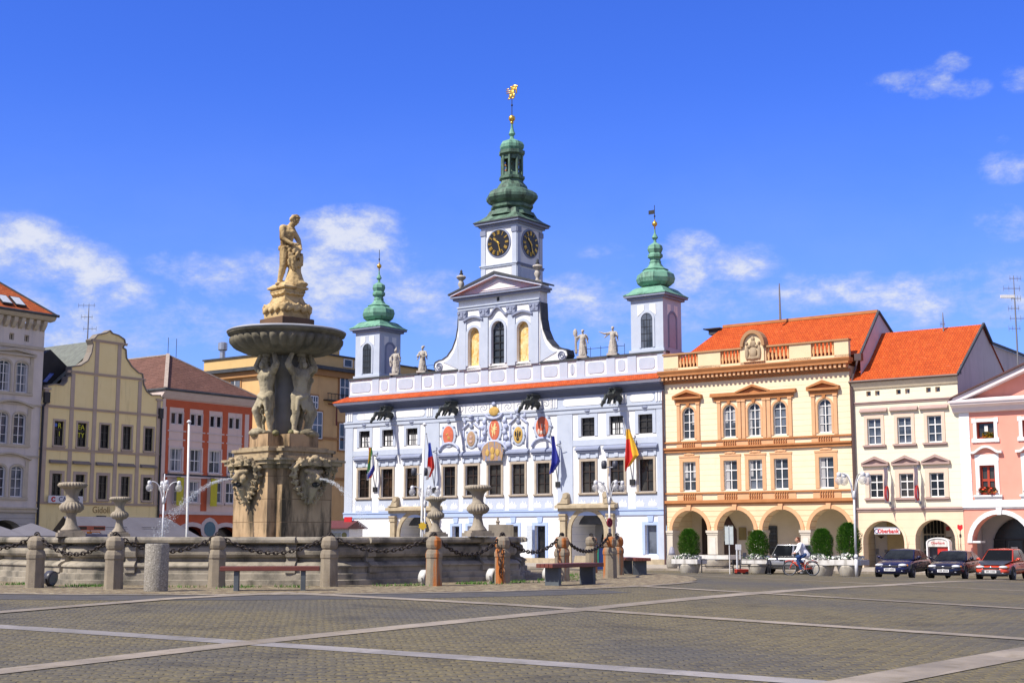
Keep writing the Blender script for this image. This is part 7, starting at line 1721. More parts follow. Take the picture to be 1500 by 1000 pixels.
def flagpole(pxa, pya, px, D, lab):
    p = at(px, 786, D); z0 = gz(p.x, p.y); q = at(pxa, pya, D); t = thing('flagpole', lab, 'flagpole', (p.x, p.y, z0), 0, 'white flagpoles'); dx = q.x-p.x; dz = q.z-z0
    m = MB(); m.tube([(0, 0, 0), (dx*.3, 0, dz*.3), (dx, 0, dz)], [.085, .07, .06], 10); m.build('pole', Mplain('white_pole', (.74, .74, .70), .4), t, smooth=True, off=O0)
    m = MB(); m.lathe([(.12, dz-.02), (.13, dz+.02), (.05, dz+.12)], 10, (dx, 0, 0)); m.build('cap', LAMPM, t, off=O0); m = MB(); m.lathe([(.2, 0), (.2, .25), (.14, .3)], 12); m.build('foot', LAMPM, t, off=O0)
flagpole(277, 618, 274.5, 74, 'slim white flagpole in front of the red striped house'); flagpole(622, 622, 616, 77, 'white flagpole in front of the left half of the town hall')
# ------------------------------------------------------------------ parasols, awning, kiosk on the left
CLOTH = M('grey_parasol_cloth', (.16, .157, .18), (.135, .13, .15), 1.2, .9)
def parasol(px, py, D, half, lab, mat=CLOTH, H=None, drop=.75, rz=.3):
    p = at(px, py, D); z0 = gz(p.x, p.y); zt = p.z-z0; t = thing('market_parasol', lab, 'parasol', (p.x, p.y, z0), rz, 'grey market parasols'); q2 = math.sqrt(2)
    m = MB(); m.lathe([(half*q2, zt-drop-.2), (half*q2, zt-drop), (half*q2*.5, zt-drop*.46), (.1, zt)], 4, a0=PI/4); m.build('canopy', mat, t, off=O0)
    m = MB(); m.tube([(0, 0, 0), (0, 0, zt-.05)], .04, 6); m.build('pole', LAMPM, t, off=O0); m = MB(); m.box(-.35, .35, -.35, .35, 0, .1); m.build('base', IRON, t, off=O0)
parasol(46, 766, 84, 1.95, 'grey square parasol in front of the grey palace, peak in full view'); parasol(-14, 766, 82, 2.1, 'grey square parasol cut by the left edge of the photo')
def big_awning():
    p = at(185, 786, 92); z0 = gz(p.x, p.y); t = thing('cafe_awning', 'long grey pitched cafe awning in front of the yellow house', 'awning', (p.x, p.y, z0), PI/2-TH)
    w = 4.9; zt = at(185, 757, 92).z-z0
    m = MB(); m.quad((-w, -1.9, zt-1.5), (w+.3, -1.9, zt-1.5), (w-1.6, 0, zt), (-w-.1, 0, zt)); m.add([(w+.3, -1.9, zt-1.5), (w+.3, 1.9, zt-1.5), (w-1.6, 0, zt)], [(0, 1, 2)]); m.quad((-w, 1.9, zt-1.5), (w+.3, 1.9, zt-1.5), (w-1.6, 0, zt), (-w-.1, 0, zt)); m.build('canopy', CLOTH, t, off=O0)
    m = MB()
    for x in (-w+.2, 0, w-.2):
        for y in (-1.7, 1.7): m.tube([(x, y, 0), (x, y, zt-1.45)], .04, 6)
    m.build('post', IRON, t, off=O0)
    m = MB()
    for c in (-1.9, 1.5):
        for k in range(9): m.box(c-1.0+k*.24, c-1.0+k*.24+.17, -1.0-.001*k, -.98, zt-.86+.0*k, zt-.77)
        m.box(c-1.05, c+1.15, -.975, -.955, zt-.70, zt-.66)
    m.build('faded_lettering', M('faded_print', (.2, .2, .22)), t, off=O0)
big_awning()
for px, py, w, col, lab in ((133, 773, 1.1, (.5, .12, .06), 'narrow red and dark sign under the awning, upper of two'), (131, 781, .8, (.75, .25, .03), 'narrow orange and white sign under the awning, lower of two')):
    p = at(px, py, 88); t = thing('shop_sign', lab, 'sign', p, PI/2-TH); m = MB(); m.box(-w, w, -.03, .03, -.14, .14); m.build('board', Mplain('board_'+str(px), col, .5), t, off=O0); m = MB(); m.box(w*.2, w*.95, -.04, -.031, -.07, .07); m.box(-w*.9, -w*.3, -.04, -.031, -.09, .09); m.build('stripe', WPAINT if py > 775 else BROWNP, t, off=O0)
    m = MB(); m.tube([(0, .05, .1), (0, .05, -2.2)], .03, 5); m.build('stand', IRON, t, off=O0)
p = at(503, 786, 98); z0 = gz(p.x, p.y); t = thing('market_kiosk', 'white kiosk with a dark red roof left of the town hall', 'kiosk', (p.x, p.y, z0), -TH+.25)
m = MB(); m.box(-1.25, 1.0, -1, 1, 0, 2.55); m.build('body', WPAINT, t, off=O0); m = MB(); m.prismx([(-1.5, 2.56), (-1.5, 2.65), (0, 3.15), (1.5, 2.65), (1.5, 2.56)], -1.45, 1.15); m.build('roof', Mplain('kiosk_red', (.12, .03, .03), .6), t, off=O0)
m = MB(); m.box(-.9, .35, -1.05, -1.001, 1.9, 2.3); m.box(-.2, .2, -1.06, -1.051, 1.95, 2.25); m.build('fascia_sign', M('fascia', (.6, .6, .5), (.35, .35, .25), 6), t, off=O0)
m = MB(); m.lathe([(.0, -.02), (.2, -.02), (.2, .0)], 16); m.xf(T4(.62, -1.03, 2.12) @ Matrix.Rotation(PI/2, 4, 'X')); m.build('emblem', Mplain('emblem_olive', (.3, .27, .08), .5), t, off=O0)
m = MB(); m.box(.2, .8, -.3, -.2, 3.0, 3.4); m.build('red_sign', Mplain('sign_red', (.62, .015, .02), .45), t, off=O0)
# ------------------------------------------------------------------ planters with shrubs
CONC = M('planter_concrete', (.60, .56, .47), (.46, .42, .36), 3, .85, .2, 30, dirt=((.28, .25, .2), 3, .52, .75)); SLAB = M('planter_slab', (.66, .65, .62), (.54, .52, .49), 3, .85, dirt=((.3, .28, .24), 3, .52, .75))
LEAF = [M('thuja_leaf', (.075, .19, .02), (.045, .13, .014), 3, .65), M('thuja_leaf_bright', (.15, .31, .035), (.10, .23, .025), 3, .65)]
def planter(px, D, w, lab, shrub=True, pyb=None, flab=None, slab_lab=None, seed=0, h=1.62):
    p = at(px, 786, D); z0 = gz(p.x, p.y); rz = -TH+.05
    if D > 79: z0 = -.78
    t = thing('concrete_planter', lab, 'planter', (p.x, p.y, z0), rz, 'concrete planters in front of the arcade')
    m = MB(); m.lathe([(w*.55, 0), (w*.62, .05), (w*.78, .45), (w*.8, .52), (w*.7, .54)], 28); m.build('bowl', CONC, t, smooth=True, off=O0)
    m = MB(); m.box(-w, w, -w*.8, w*.8, .54, .80); m.build('slab', SLAB, t, off=O0, bevel=.015)
    m = MB(); m.box(-w+.1, w-.1, -w*.7, w*.7, .79, .82); m.build('soil', M('soil', (.06, .045, .03), (.04, .03, .02), 9), t, off=O0)
    if not shrub: return
    rnd = random.Random(seed)
    s = thing('clipped_shrub', flab, 'shrub', (p.x, p.y, z0+.8), rz, 'clipped conical shrubs')
    m = MB(); m.tube([(0, 0, 0), (.02, 0, .5), (0, .02, 1.2)], [.05, .04, .015], 6); m.build('trunk', M('bark', (.1, .07, .05), (.06, .045, .03), 6), s, off=O0)
    m = MB()
    def rad(z): q = z/h; return (.60*math.sin(min(1, q*1.9+.28)*PI/2)*(1 if q < .45 else math.sqrt(max(0, 1-((q-.45)/.56)**2.2))))*(.96+.1*mnoise.noise(Vector((z*2, seed, 0))))
    for k in range(4200):
        z = rnd.uniform(.08, h); a = rnd.uniform(0, 2*PI); lump = 1+.30*mnoise.noise(Vector((math.cos(a)*2, math.sin(a)*2, z*3+seed*5)))
        r = rad(z)*lump*(1-.42*rnd.random()**2.2); c = Vector((r*math.cos(a), r*math.sin(a), z))
        o = Vector((math.cos(a), math.sin(a), rnd.uniform(.2, 1.6))).normalized(); sd = Vector((-math.sin(a), math.cos(a), rnd.uniform(-.4, .4))).normalized(); L = rnd.uniform(.06, .13); W = rnd.uniform(.018, .04)
        m.cur = 1 if rnd.random() < .45 else 0
        m.add([c-o*L*.4, c+sd*W, c+o*L, c-sd*W], [(0, 1, 2, 3)])
    m.build('crown', LEAF, s, off=O0)
    f = MB()
    for k in range(420):
        x = max(-w*.9, min(w*.9, rnd.gauss(-.05, w*.42))); y = rnd.uniform(-w*.72, w*.4); z = .03+rnd.uniform(0, .30)*(1-abs(x)/w*.75); q = rnd.uniform(.03, .06); a = rnd.uniform(0, 6.3); f.cur = 0 if rnd.random() < .72 else 1
        d = Vector((math.cos(a), math.sin(a), rnd.uniform(-.3, .3)))*q; e = Vector((-math.sin(a)*.5, math.cos(a)*.5, .8)).normalized()*q; c = Vector((x, y, z)); f.add([c-d-e, c+d-e, c+d+e, c-d+e], [(0, 1, 2, 3)])
    o = f.build('white_flowers', [Mplain('petal_white', (.78, .78, .74), .7), Mplain('leaf_green', (.05, .12, .03), .6)]); o.location = (p.x, p.y, z0+.8); o.rotation_euler = (0, 0, rz)
    tag(o, 'low white flowers planted round '+flab, 'flowers', 'white flowers in the planters')
planter(1009, 76, .78, 'concrete planter nearest the town hall, left of the black railing', True, flab='the leftmost clipped shrub, in front of the first arch', seed=1)
planter(1110, 76, .74, 'concrete planter left of the silver car, behind the railing', True, flab='the clipped shrub left of the silver car', seed=2, h=1.55)
planter(1204, 70, .74, 'concrete planter right behind the cyclist', True, flab='the clipped shrub right behind the cyclist', seed=3, h=1.55)
planter(1243, 67, .78, 'concrete planter at the foot of the right hand street lamp', True, flab='the rightmost clipped shrub, tallest and next to the bank arch', seed=4, h=1.75)
planter(1050, 84, 1.15, 'wide pale concrete planter without a shrub behind the black railing', False)
# ------------------------------------------------------------------ railings, posts, small things before the arcade
def gp(px, D): p = at(px, 786, D); return Vector((p.x, p.y, -.78 if D > 81 else gz(p.x, p.y)))
RAIL = Mplain('black_rail', (.012, .012, .014), .4)
def railing(pa, pb, D, lab):
    a, b = gp(pa, D), gp(pb, D); t = thing('low_railing', lab, 'railing', a, math.atan2(b.y-a.y, b.x-a.x), 'black railings before the arcade'); L = (b-a).length
    m = MB(); m.tube([(0, 0, .42), (L, 0, .42)], .028, 6); m.tube([(0, 0, .78), (L, 0, .78)], .022, 6); m.build('rail', RAIL, t, off=O0)
    for x in (0, L): m = MB(); m.tube([(x, 0, 0), (x, 0, .8)], .035, 6); m.lathe([(.06, 0), (.06, .04), (.03, .08)], 8, (x, 0, 0)); m.build('post', RAIL, t, off=O0)
railing(1027, 1073, 75, 'low black railing between the first planter and the sign post'); railing(1083, 1124, 75, 'low black railing in front of the planter left of the silver car'); railing(1127, 1148, 74.5, 'short low black railing in front of the silver car')
p = gp(1068, 74); t = thing('notice_post', 'thin white post with two pale notice panels before the dark pointed door', 'sign', p, -.1)
m = MB(); m.tube([(0, 0, 0), (0, 0, 2.6)], .025, 6); m.build('post', WPAINT, t, off=O0)
for s in (-1, 1): m = MB(); m.box(s*.12-.1, s*.12+.1, -.05, -.031, 1.6, 2.55); m.build('panel', Mplain('notice_panel', (.62, .68, .66), .4), t, off=O0)
p = gp(1081, 76); t = thing('parking_meter', 'grey twin post with a small box left of the second shrub', 'parking meter', p)
m = MB(); m.tube([(-.08, 0, 0), (-.08, 0, 1.6)], .05, 6); m.tube([(.1, 0, 0), (.1, 0, 1.5)], .035, 6); m.box(-.15, .16, -.04, .04, 1.3, 1.6); m.build('post', LAMPM, t, off=O0); m = MB(); m.box(.25, .42, -.08, .08, .9, 1.15); m.box(.1, .26, -.02, .02, 1, 1.04); m.build('box', Mplain('speaker_dark', (.05, .055, .075), .5), t, off=O0)
p = gp(984, 84); t = thing('stone_litter_bin', 'small barrel shaped stone bin at the seam of town hall and apricot house', 'litter bin', p)
m = MB(); m.lathe([(.28, 0), (.34, .1), (.36, .4), (.30, .75), (.24, .8)], 18); m.build('drum', PEB, t, smooth=True, off=O0); m = MB(); m.lathe([(.24, .8), (.2, .95), (.13, 1.2), (.05, 1.3)], 14); m.build('lid', Mplain('lid_grey', (.3, .3, .36), .5), t, smooth=True, off=O0)
p = gp(1085, 73.5); t = thing('hand_cart', 'small low red handcart standing by the black railing', 'handcart', p, .2); t.scale = (.8, .8, .72)
m = MB(); m.prismx([(-.2, .14), (.2, .14), (.26, .42), (-.26, .42)], -.42, .42); m.build('tub', Mplain('wagon_red', (.42, .035, .02), .4), t, off=O0, bevel=.02)
for x in (-.28, .28):
    for y in (-.24, .24): m = MB(); m.lathe([(.04, -.03), (.12, -.03), (.12, .03), (.04, .03)], 14); m.xf(T4(x, y, .12) @ Matrix.Rotation(PI/2, 4, 'X')); m.build('wheel', RAIL, t, off=O0)
m = MB(); m.tube([(-.42, 0, .3), (-.75, 0, .65)], .02, 5); m.build('handle', RAIL, t, off=O0)
p = gp(1375, 83); t = thing('cash_machine_booth', 'white arched bank booth with a red panel behind the middle car', 'booth', p, -TH+.1)
m = MB(); A = arc(-.68, .68, 1.55, .3, 10); Bq = arc(-.6, .6, 1.55, .24, 10)
for i in range(10): m.prism([Bq[i], Bq[i+1], A[i+1], A[i]], -.35, .35)
for s in (-1, 1): m.box(s*.64-.04, s*.64+.04, -.35, .35, 0, 1.55)
m.build('frame', WPAINT, t, off=O0); m = MB(); m.prism([(-.6, 1.3)]+[(a, b) for a, b in arc(-.6, .6, 1.55, .24, 10)]+[(.6, 1.3)], -.3, -.2); s = m.build('header', SLAB, t, off=O0)
text('lettering', 'Oberbank', .2, Mplain('sign_red', (.62, .015, .02), .45), s, T4(0, -.31, 1.52) @ WALLTEXT, .006)
m = MB(); m.box(-.05, .55, -.2, .1, .3, 1.28); m.build('red_panel', Mplain('booth_red', (.5, .03, .02), .4), t, off=O0); m = MB(); m.box(-.58, .55, .1, .3, 0, 1.29); m.build('machine', Mplain('booth_dark', (.06, .06, .07), .4), t, off=O0)
p = gp(1407, 82); t = thing('red_sign', 'small red sign on a thin pole between cream and pink houses', 'sign', p, -TH+.2)
m = MB(); m.tube([(0, 0, 0), (0, 0, 2.4)], .022, 5); m.build('pole', Mplain('pole_brown', (.2, .12, .08), .5), t, off=O0); m = MB(); m.prism([(-.15, 2.38), (0, 2.22), (.15, 2.38), (.15, 2.58), (.06, 2.61), (0, 2.55), (-.06, 2.61), (-.15, 2.58)], -.03, .0); m.build('plate', Mplain('sign_red', (.62, .015, .02), .45), t, off=O0); m = MB(); m.box(-.06, .06, -.03, 0, 1.85, 2.05); m.build('lower_plate', BROWNP, t, off=O0)
p = gp(860, 84); t = thing('wall_bench_block', 'low stone block beside the foot of the right portal', 'stone block', p, -TH); m = MB(); m.prism([(-.9, 0), (.9, 0), (.6, .5), (-.3, .75), (-.7, .75)], -.3, .3); m.build('block', SAND, t, off=O0)
p = gp(879, 60); t = thing('poster_stand', 'small blue and green poster board between the rusty bollards', 'poster board', p, .3); m = MB(); m.box(-.3, .3, -.03, .03, .1, 1.2); m.build('board', Mplain('poster_navy', (.03, .06, .22), .5), t, off=O0); m = MB(); m.box(-.28, -.08, -.04, -.031, .3, 1.1); m.build('green_strip', Mplain('poster_green', (.05, .35, .2), .5), t, off=O0)
# ------------------------------------------------------------------ cars
def car(name, lab, p, rz, paint, L=4.2, W=1.7, H=1.38, hatch=False, boxy=False, bonnet=None, bumper=None, wheel_style=0):
    t = thing(name, lab, 'car', p, rz, None); hl = L/2; hw = W/2; zb = .24; belt = .86 if not boxy else .92
    # lower body: stations along x (front is +x)
    if boxy: st = [(-hl, .80, .40, .9), (-hl+.1, .97, .28, .93), (-hl+.9, 1, zb, .93), (0, 1, zb, .93), (hl-1.25, 1, zb, .92), (hl-.35, .98, zb, .86), (hl-.06, .95, .3, .80), (hl, .86, .38, .62)]
    elif hatch: st = [(-hl, .78, .40, .72), (-hl+.08, .93, .3, .84), (-hl+.7, 1, zb, .88), (-.2, 1, zb, .88), (hl-1.05, 1, zb, .86), (hl-.5, .97, zb, .76), (hl-.15, .9, .25, .64), (hl, .74, .34, .50)]
    else: st = [(-hl, .78, .42, .76), (-hl+.1, .93, .3, .88), (-hl+.8, 1, zb, .91), (0, 1, zb, .88), (hl-1.25, 1, zb, .86), (hl-.55, .97, zb, .76), (hl-.15, .90, .24, .66), (hl, .76, .34, .52)]
    m = MB(); vs = []; sec = lambda w, z0, z1: [(0, z0), (w*.80, z0), (w*.97, z0+.10), (w*1.0, z0+(z1-z0)*.45), (w*.985, z1-.13), (w*.90, z1-.02), (w*.55, z1+.02), (0, z1+.03)]
    K = None
    for (x, wf, z0, z1) in st:
        s = sec(hw*wf, z0, z1); ringp = s+[(-a, b) for a, b in s[-2:0:-1]]; K = len(ringp)
        vs += [(x, a, b) for a, b in ringp]
    fs = [(i*K+j, i*K+(j+1) % K, (i+1)*K+(j+1) % K, (i+1)*K+j) for i in range(len(st)-1) for j in range(K)]
    fs += [list(range(K)), [(len(st)-1)*K+K-1-j for j in range(K)]]
    m.add(vs, fs); b = m.build('body', paint, t, smooth=True, off=O0); md = b.modifiers.new('sub', 'SUBSURF'); md.levels = 2; md.render_levels = 2
    # greenhouse
    if boxy: g = [(hl-1.25, belt+.02), (hl-1.6, H), (-hl+.25, H), (-hl+.05, belt+.03)]
    elif hatch: g = [(hl-1.0, belt-.02), (hl-1.72, H-.02), (-hl+.75, H-.02), (-hl+.2, belt+.0)]
    else: g = [(hl-1.2, belt-.02), (hl-2.0, H-.02), (-hl+1.35, H-.02), (-hl+.55, belt+.03)]
    wb, wt = hw*.92, hw*(.70 if not boxy else .84)
    pts = [(g[0][0], wb, g[0][1]), (g[1][0], wt, g[1][1]), (g[2][0], wt, g[2][1]), (g[3][0], wb, g[3][1])]
    m = MB(); v = [(x, y, z) for x, y, z in pts]+[(x, -y, z) for x, y, z in pts]+[((g[1][0]+g[2][0])/2, 0, H+.03)]
    m.add(v, [(0, 1, 2, 3), (7, 6, 5, 4), (0, 4, 5, 1), (3, 2, 6, 7), (0, 3, 7, 4), (1, 5, 8), (5, 6, 8), (6, 2, 8), (2, 1, 8)]); m.build('roof', paint, t, off=O0, bevel=.05, smooth=True).data.set_sharp_from_angle(angle=R(30))
    CG = Mglass('car_glass', (.006, .007, .008), (.02, .024, .027), .1, 1.5); CG.node_tree.nodes['Principled BSDF'].inputs['Specular IOR Level'].default_value = .18
    def lerp(a, b, q): return Vector(a).lerp(Vector(b), q)
    def pane(a, b_, c, d, ins, nm, lift=.012, split=None):
        a, b_, c, d = map(Vector, (a, b_, c, d)); n_ = (b_-a).cross(d-a).normalized(); ctr = (a+b_+c+d)/4
        if n_.dot(ctr-Vector((0, 0, .8))) < 0: n_ = -n_
        m = MB(); spans = [(0, 1)] if not split else split
        for s0, s1 in spans:
            f = lambda u, w_: (a.lerp(b_, u)).lerp(d.lerp(c, u), w_)
            L1 = (b_-a).length; L2 = (d-a).length; e1 = ins/L1; e2 = ins/L2
            q = [f(max(s0, 0)+e1, e2), f(s1-e1, e2), f(s1-e1, 1-e2), f(s0+e1, 1-e2)]; m.quad(*[p_+n_*lift for p_ in q])
        m.build(nm, CG, t, off=O0)
    pane(v[0], v[4], v[5], v[1], .06, 'windscreen'); pane(v[3], v[7], v[6], v[2], .07, 'rear_window')
    for o in (0, 4): pane(v[o], v[o+3], v[o+2], v[o+1], .055, 'side_window', .012, [(0, .5), (.5, 1)] if not hatch else [(0, .58), (.6, 1)])
    # wheels
    for x in (hl-.78, -hl+.72):
        for s in (-1, 1):
            r = .305; m = MB(); m.lathe([(.2, -.1), (r-.03, -.1), (r, -.07), (r, .07), (r-.03, .1), (.2, .1)], 26); m.xf(T4(x, s*(hw-.075), r) @ Matrix.Rotation(PI/2, 4, 'X')); w = m.build('wheel', Mplain('tyre', (.012, .012, .013), .8), t, smooth=True, off=O0); w.data.set_sharp_from_angle(angle=R(40))
            m = MB(); m.lathe([(.0, .0), (.07, .01), (.08, 0), (.19, -.02), (.205, .02), (.205, -.03), (0, -.03)], 20); m.xf(T4(x, s*(hw+.02), r) @ Matrix.Rotation(-s*PI/2, 4, 'X')); m.build('rim', Mplain('rim_silver', (.4, .41, .43), .35, .6), w, off=O0)
            m = MB(); m.lathe([(.355, -.05), (.355, .0), (.30, .006)], 26); m.xf(T4(x, s*(hw-.004), r+.005) @ Matrix.Rotation(-s*PI/2, 4, 'X')); m.build('wheel_arch', Mplain('arch_black', (.01, .01, .011), .8), t, off=O0)
    # front
    fz = .58 if not boxy else .66
    for s in (-1, 1):
        m = MB(); m.ball((hl-.17, s*hw*.63, fz+.03), (.17, .2, .075), 14, 8) if not boxy else m.lathe([(.0, .05), (.09, .05), (.1, 0)], 14, (0, 0, 0)) and m.xf(T4(hl-.02, s*hw*.62, fz) @ Matrix.Rotation(PI/2, 4, 'Y')); m.build('headlight', Mplain('headlight_glass', (.68, .70, .72), .08, 0, .9), t, smooth=True, off=O0)
        m = MB(); m.ball((hl-.28, s*hw*.86, fz+.02), (.09, .05, .05), 8, 6); m.build('indicator', Mplain('amber', (.6, .2, .02), .2), t, smooth=True, off=O0)
        m = MB(); m.ball((hl-.1, s*hw*.6, .36), (.06, .08, .045), 8, 6); m.build('fog_light', Mplain('headlight_glass', (.68, .70, .72), .08), t, smooth=True, off=O0)
        m = MB(); m.ball((g[0][0]-.28, s*(hw+.09), belt+.1), (.07, .1, .07), 10, 6); m.bar((g[0][0]-.25, s*(hw-.06), belt+.04), (g[0][0]-.25, s*(hw+.06), belt+.07), .05); m.build('mirror', paint, t, smooth=True, off=O0)
        m = MB(); m.box(-.1, .1, s*hw-.012 if s > 0 else s*hw-.012, s*hw+.012, .72, .755); m.build('door_handle', IRON, t, off=O0)
        m = MB(); m.box(-hl+.75, hl-1.05, s*hw-.01, s*hw+.014, .46, .50); m.build('side_trim', bumper or Mplain('trim_black', (.015, .015, .017), .5), t, off=O0)
        m = MB(); m.ball((-hl+.1, s*hw*.68, .72), (.07, .16, .1), 10, 6); m.build('tail_light', Mplain('tail_red', (.4, .01, .01), .2), t, smooth=True, off=O0)
    m = MB(); m.box(hl-.12, hl-.005, -.36, .36, .53, .60); m.build('grille', IRON, t, off=O0, bevel=.01)
    m = MB(); m.ball((hl+.005, 0, .6), (.02, .09, .035), 10, 6); m.build('badge', Mplain('chrome', (.6, .6, .62), .15, .9), t, smooth=True, off=O0)
    m = MB(); m.prismz([(hl-.42, -hw*.99), (hl-.1, -hw*.78), (hl+.035, -hw*.3), (hl+.05, 0), (hl+.035, hw*.3), (hl-.1, hw*.78), (hl-.42, hw*.99), (hl-.6, 0)], .27, .50); m.build('front_bumper', bumper or paint, t, off=O0, bevel=.03, smooth=True)
    m = MB(); m.prismz([(hl-.4, -hw*.8), (hl-.1, -hw*.55), (hl-.02, 0), (hl-.1, hw*.55), (hl-.4, hw*.8)], .2, .299); m.build('lower_grille', IRON, t, off=O0)
    m = MB(); m.box(hl+.05, hl+.065, -.26, .26, .35, .47); pl = m.build('number_plate', WPAINT, t, off=O0)
    m = MB()
    for k in range(7): m.box(hl+.066, hl+.07, -.2+k*.058+(.03 if k > 2 else 0), -.165+k*.058+(.03 if k > 2 else 0), .385, .445)
    m.build('plate_marks', IRON, pl, off=O0)
    if bonnet:
        m = MB(); m.add([(hl-1.0, hw*.88, .90), (hl-1.0, -hw*.88, .90), (hl-.55, -hw*.84, .83), (hl-.55, hw*.84, .83), (hl-.18, -hw*.62, .71), (hl-.18, hw*.62, .71)], [(0, 1, 2, 3), (3, 2, 4, 5)]); m.build('bonnet', bonnet, t, off=O0)
    m = MB(); m.bar((g[0][0]-.02, -.5, belt+.02), (g[0][0]-.2, .1, belt+.16), .012); m.bar((g[0][0]-.02, .0, belt+.02), (g[0][0]-.2, .55, belt+.16), .012); m.build('wiper', IRON, t, off=O0)
    m = MB(); m.tube([(g[2][0], 0, H), (g[2][0]-.25, 0, H+.35)], .008, 4); m.build('aerial', IRON, t, off=O0)
    return t
def Mcar(name, c, flake=.0, rough=.25):
    if name in MATS: return MATS[name]
    m = Mplain(name, c, rough, flake, .4, coat=.45); return m
def carpos(px, D): p = at(px, 786, D); return Vector((p.x, p.y, gz(p.x, p.y)))
NAVY = Mcar('paint_navy', (.006, .008, .05), .1); NAVY2 = Mcar('paint_midnight', (.006, .007, .022), .1); RED = Mcar('paint_red', (.55, .055, .02)); SILV = Mcar('paint_silver', (.42, .42, .43), .5)
CARD = 65.0
car('parked_car', 'dark blue parked saloon car, leftmost of the three by the bank', carpos(1322, CARD), R(-122), NAVY, 4.35, 1.68, 1.32)
car('parked_car', 'very dark blue parked saloon with chrome grille, in the middle of three cars', carpos(1398, CARD), R(-122), NAVY2, 4.45, 1.68, 1.30, bumper=NAVY2)
car('parked_car', 'small red hatchback with a dark grey bonnet, parked at the right edge', carpos(1466, CARD-.8), R(-125), RED, 3.75, 1.62, 1.42, hatch=True, bonnet=Mplain('bonnet_grey', (.04, .045, .055), .35), bumper=Mplain('bumper_grey', (.06, .065, .08), .5))
car('parked_car', 'boxy silver grey car parked behind the cyclist', carpos(1149, 76), R(-205), SILV, 3.7, 1.66, 1.6, boxy=True)
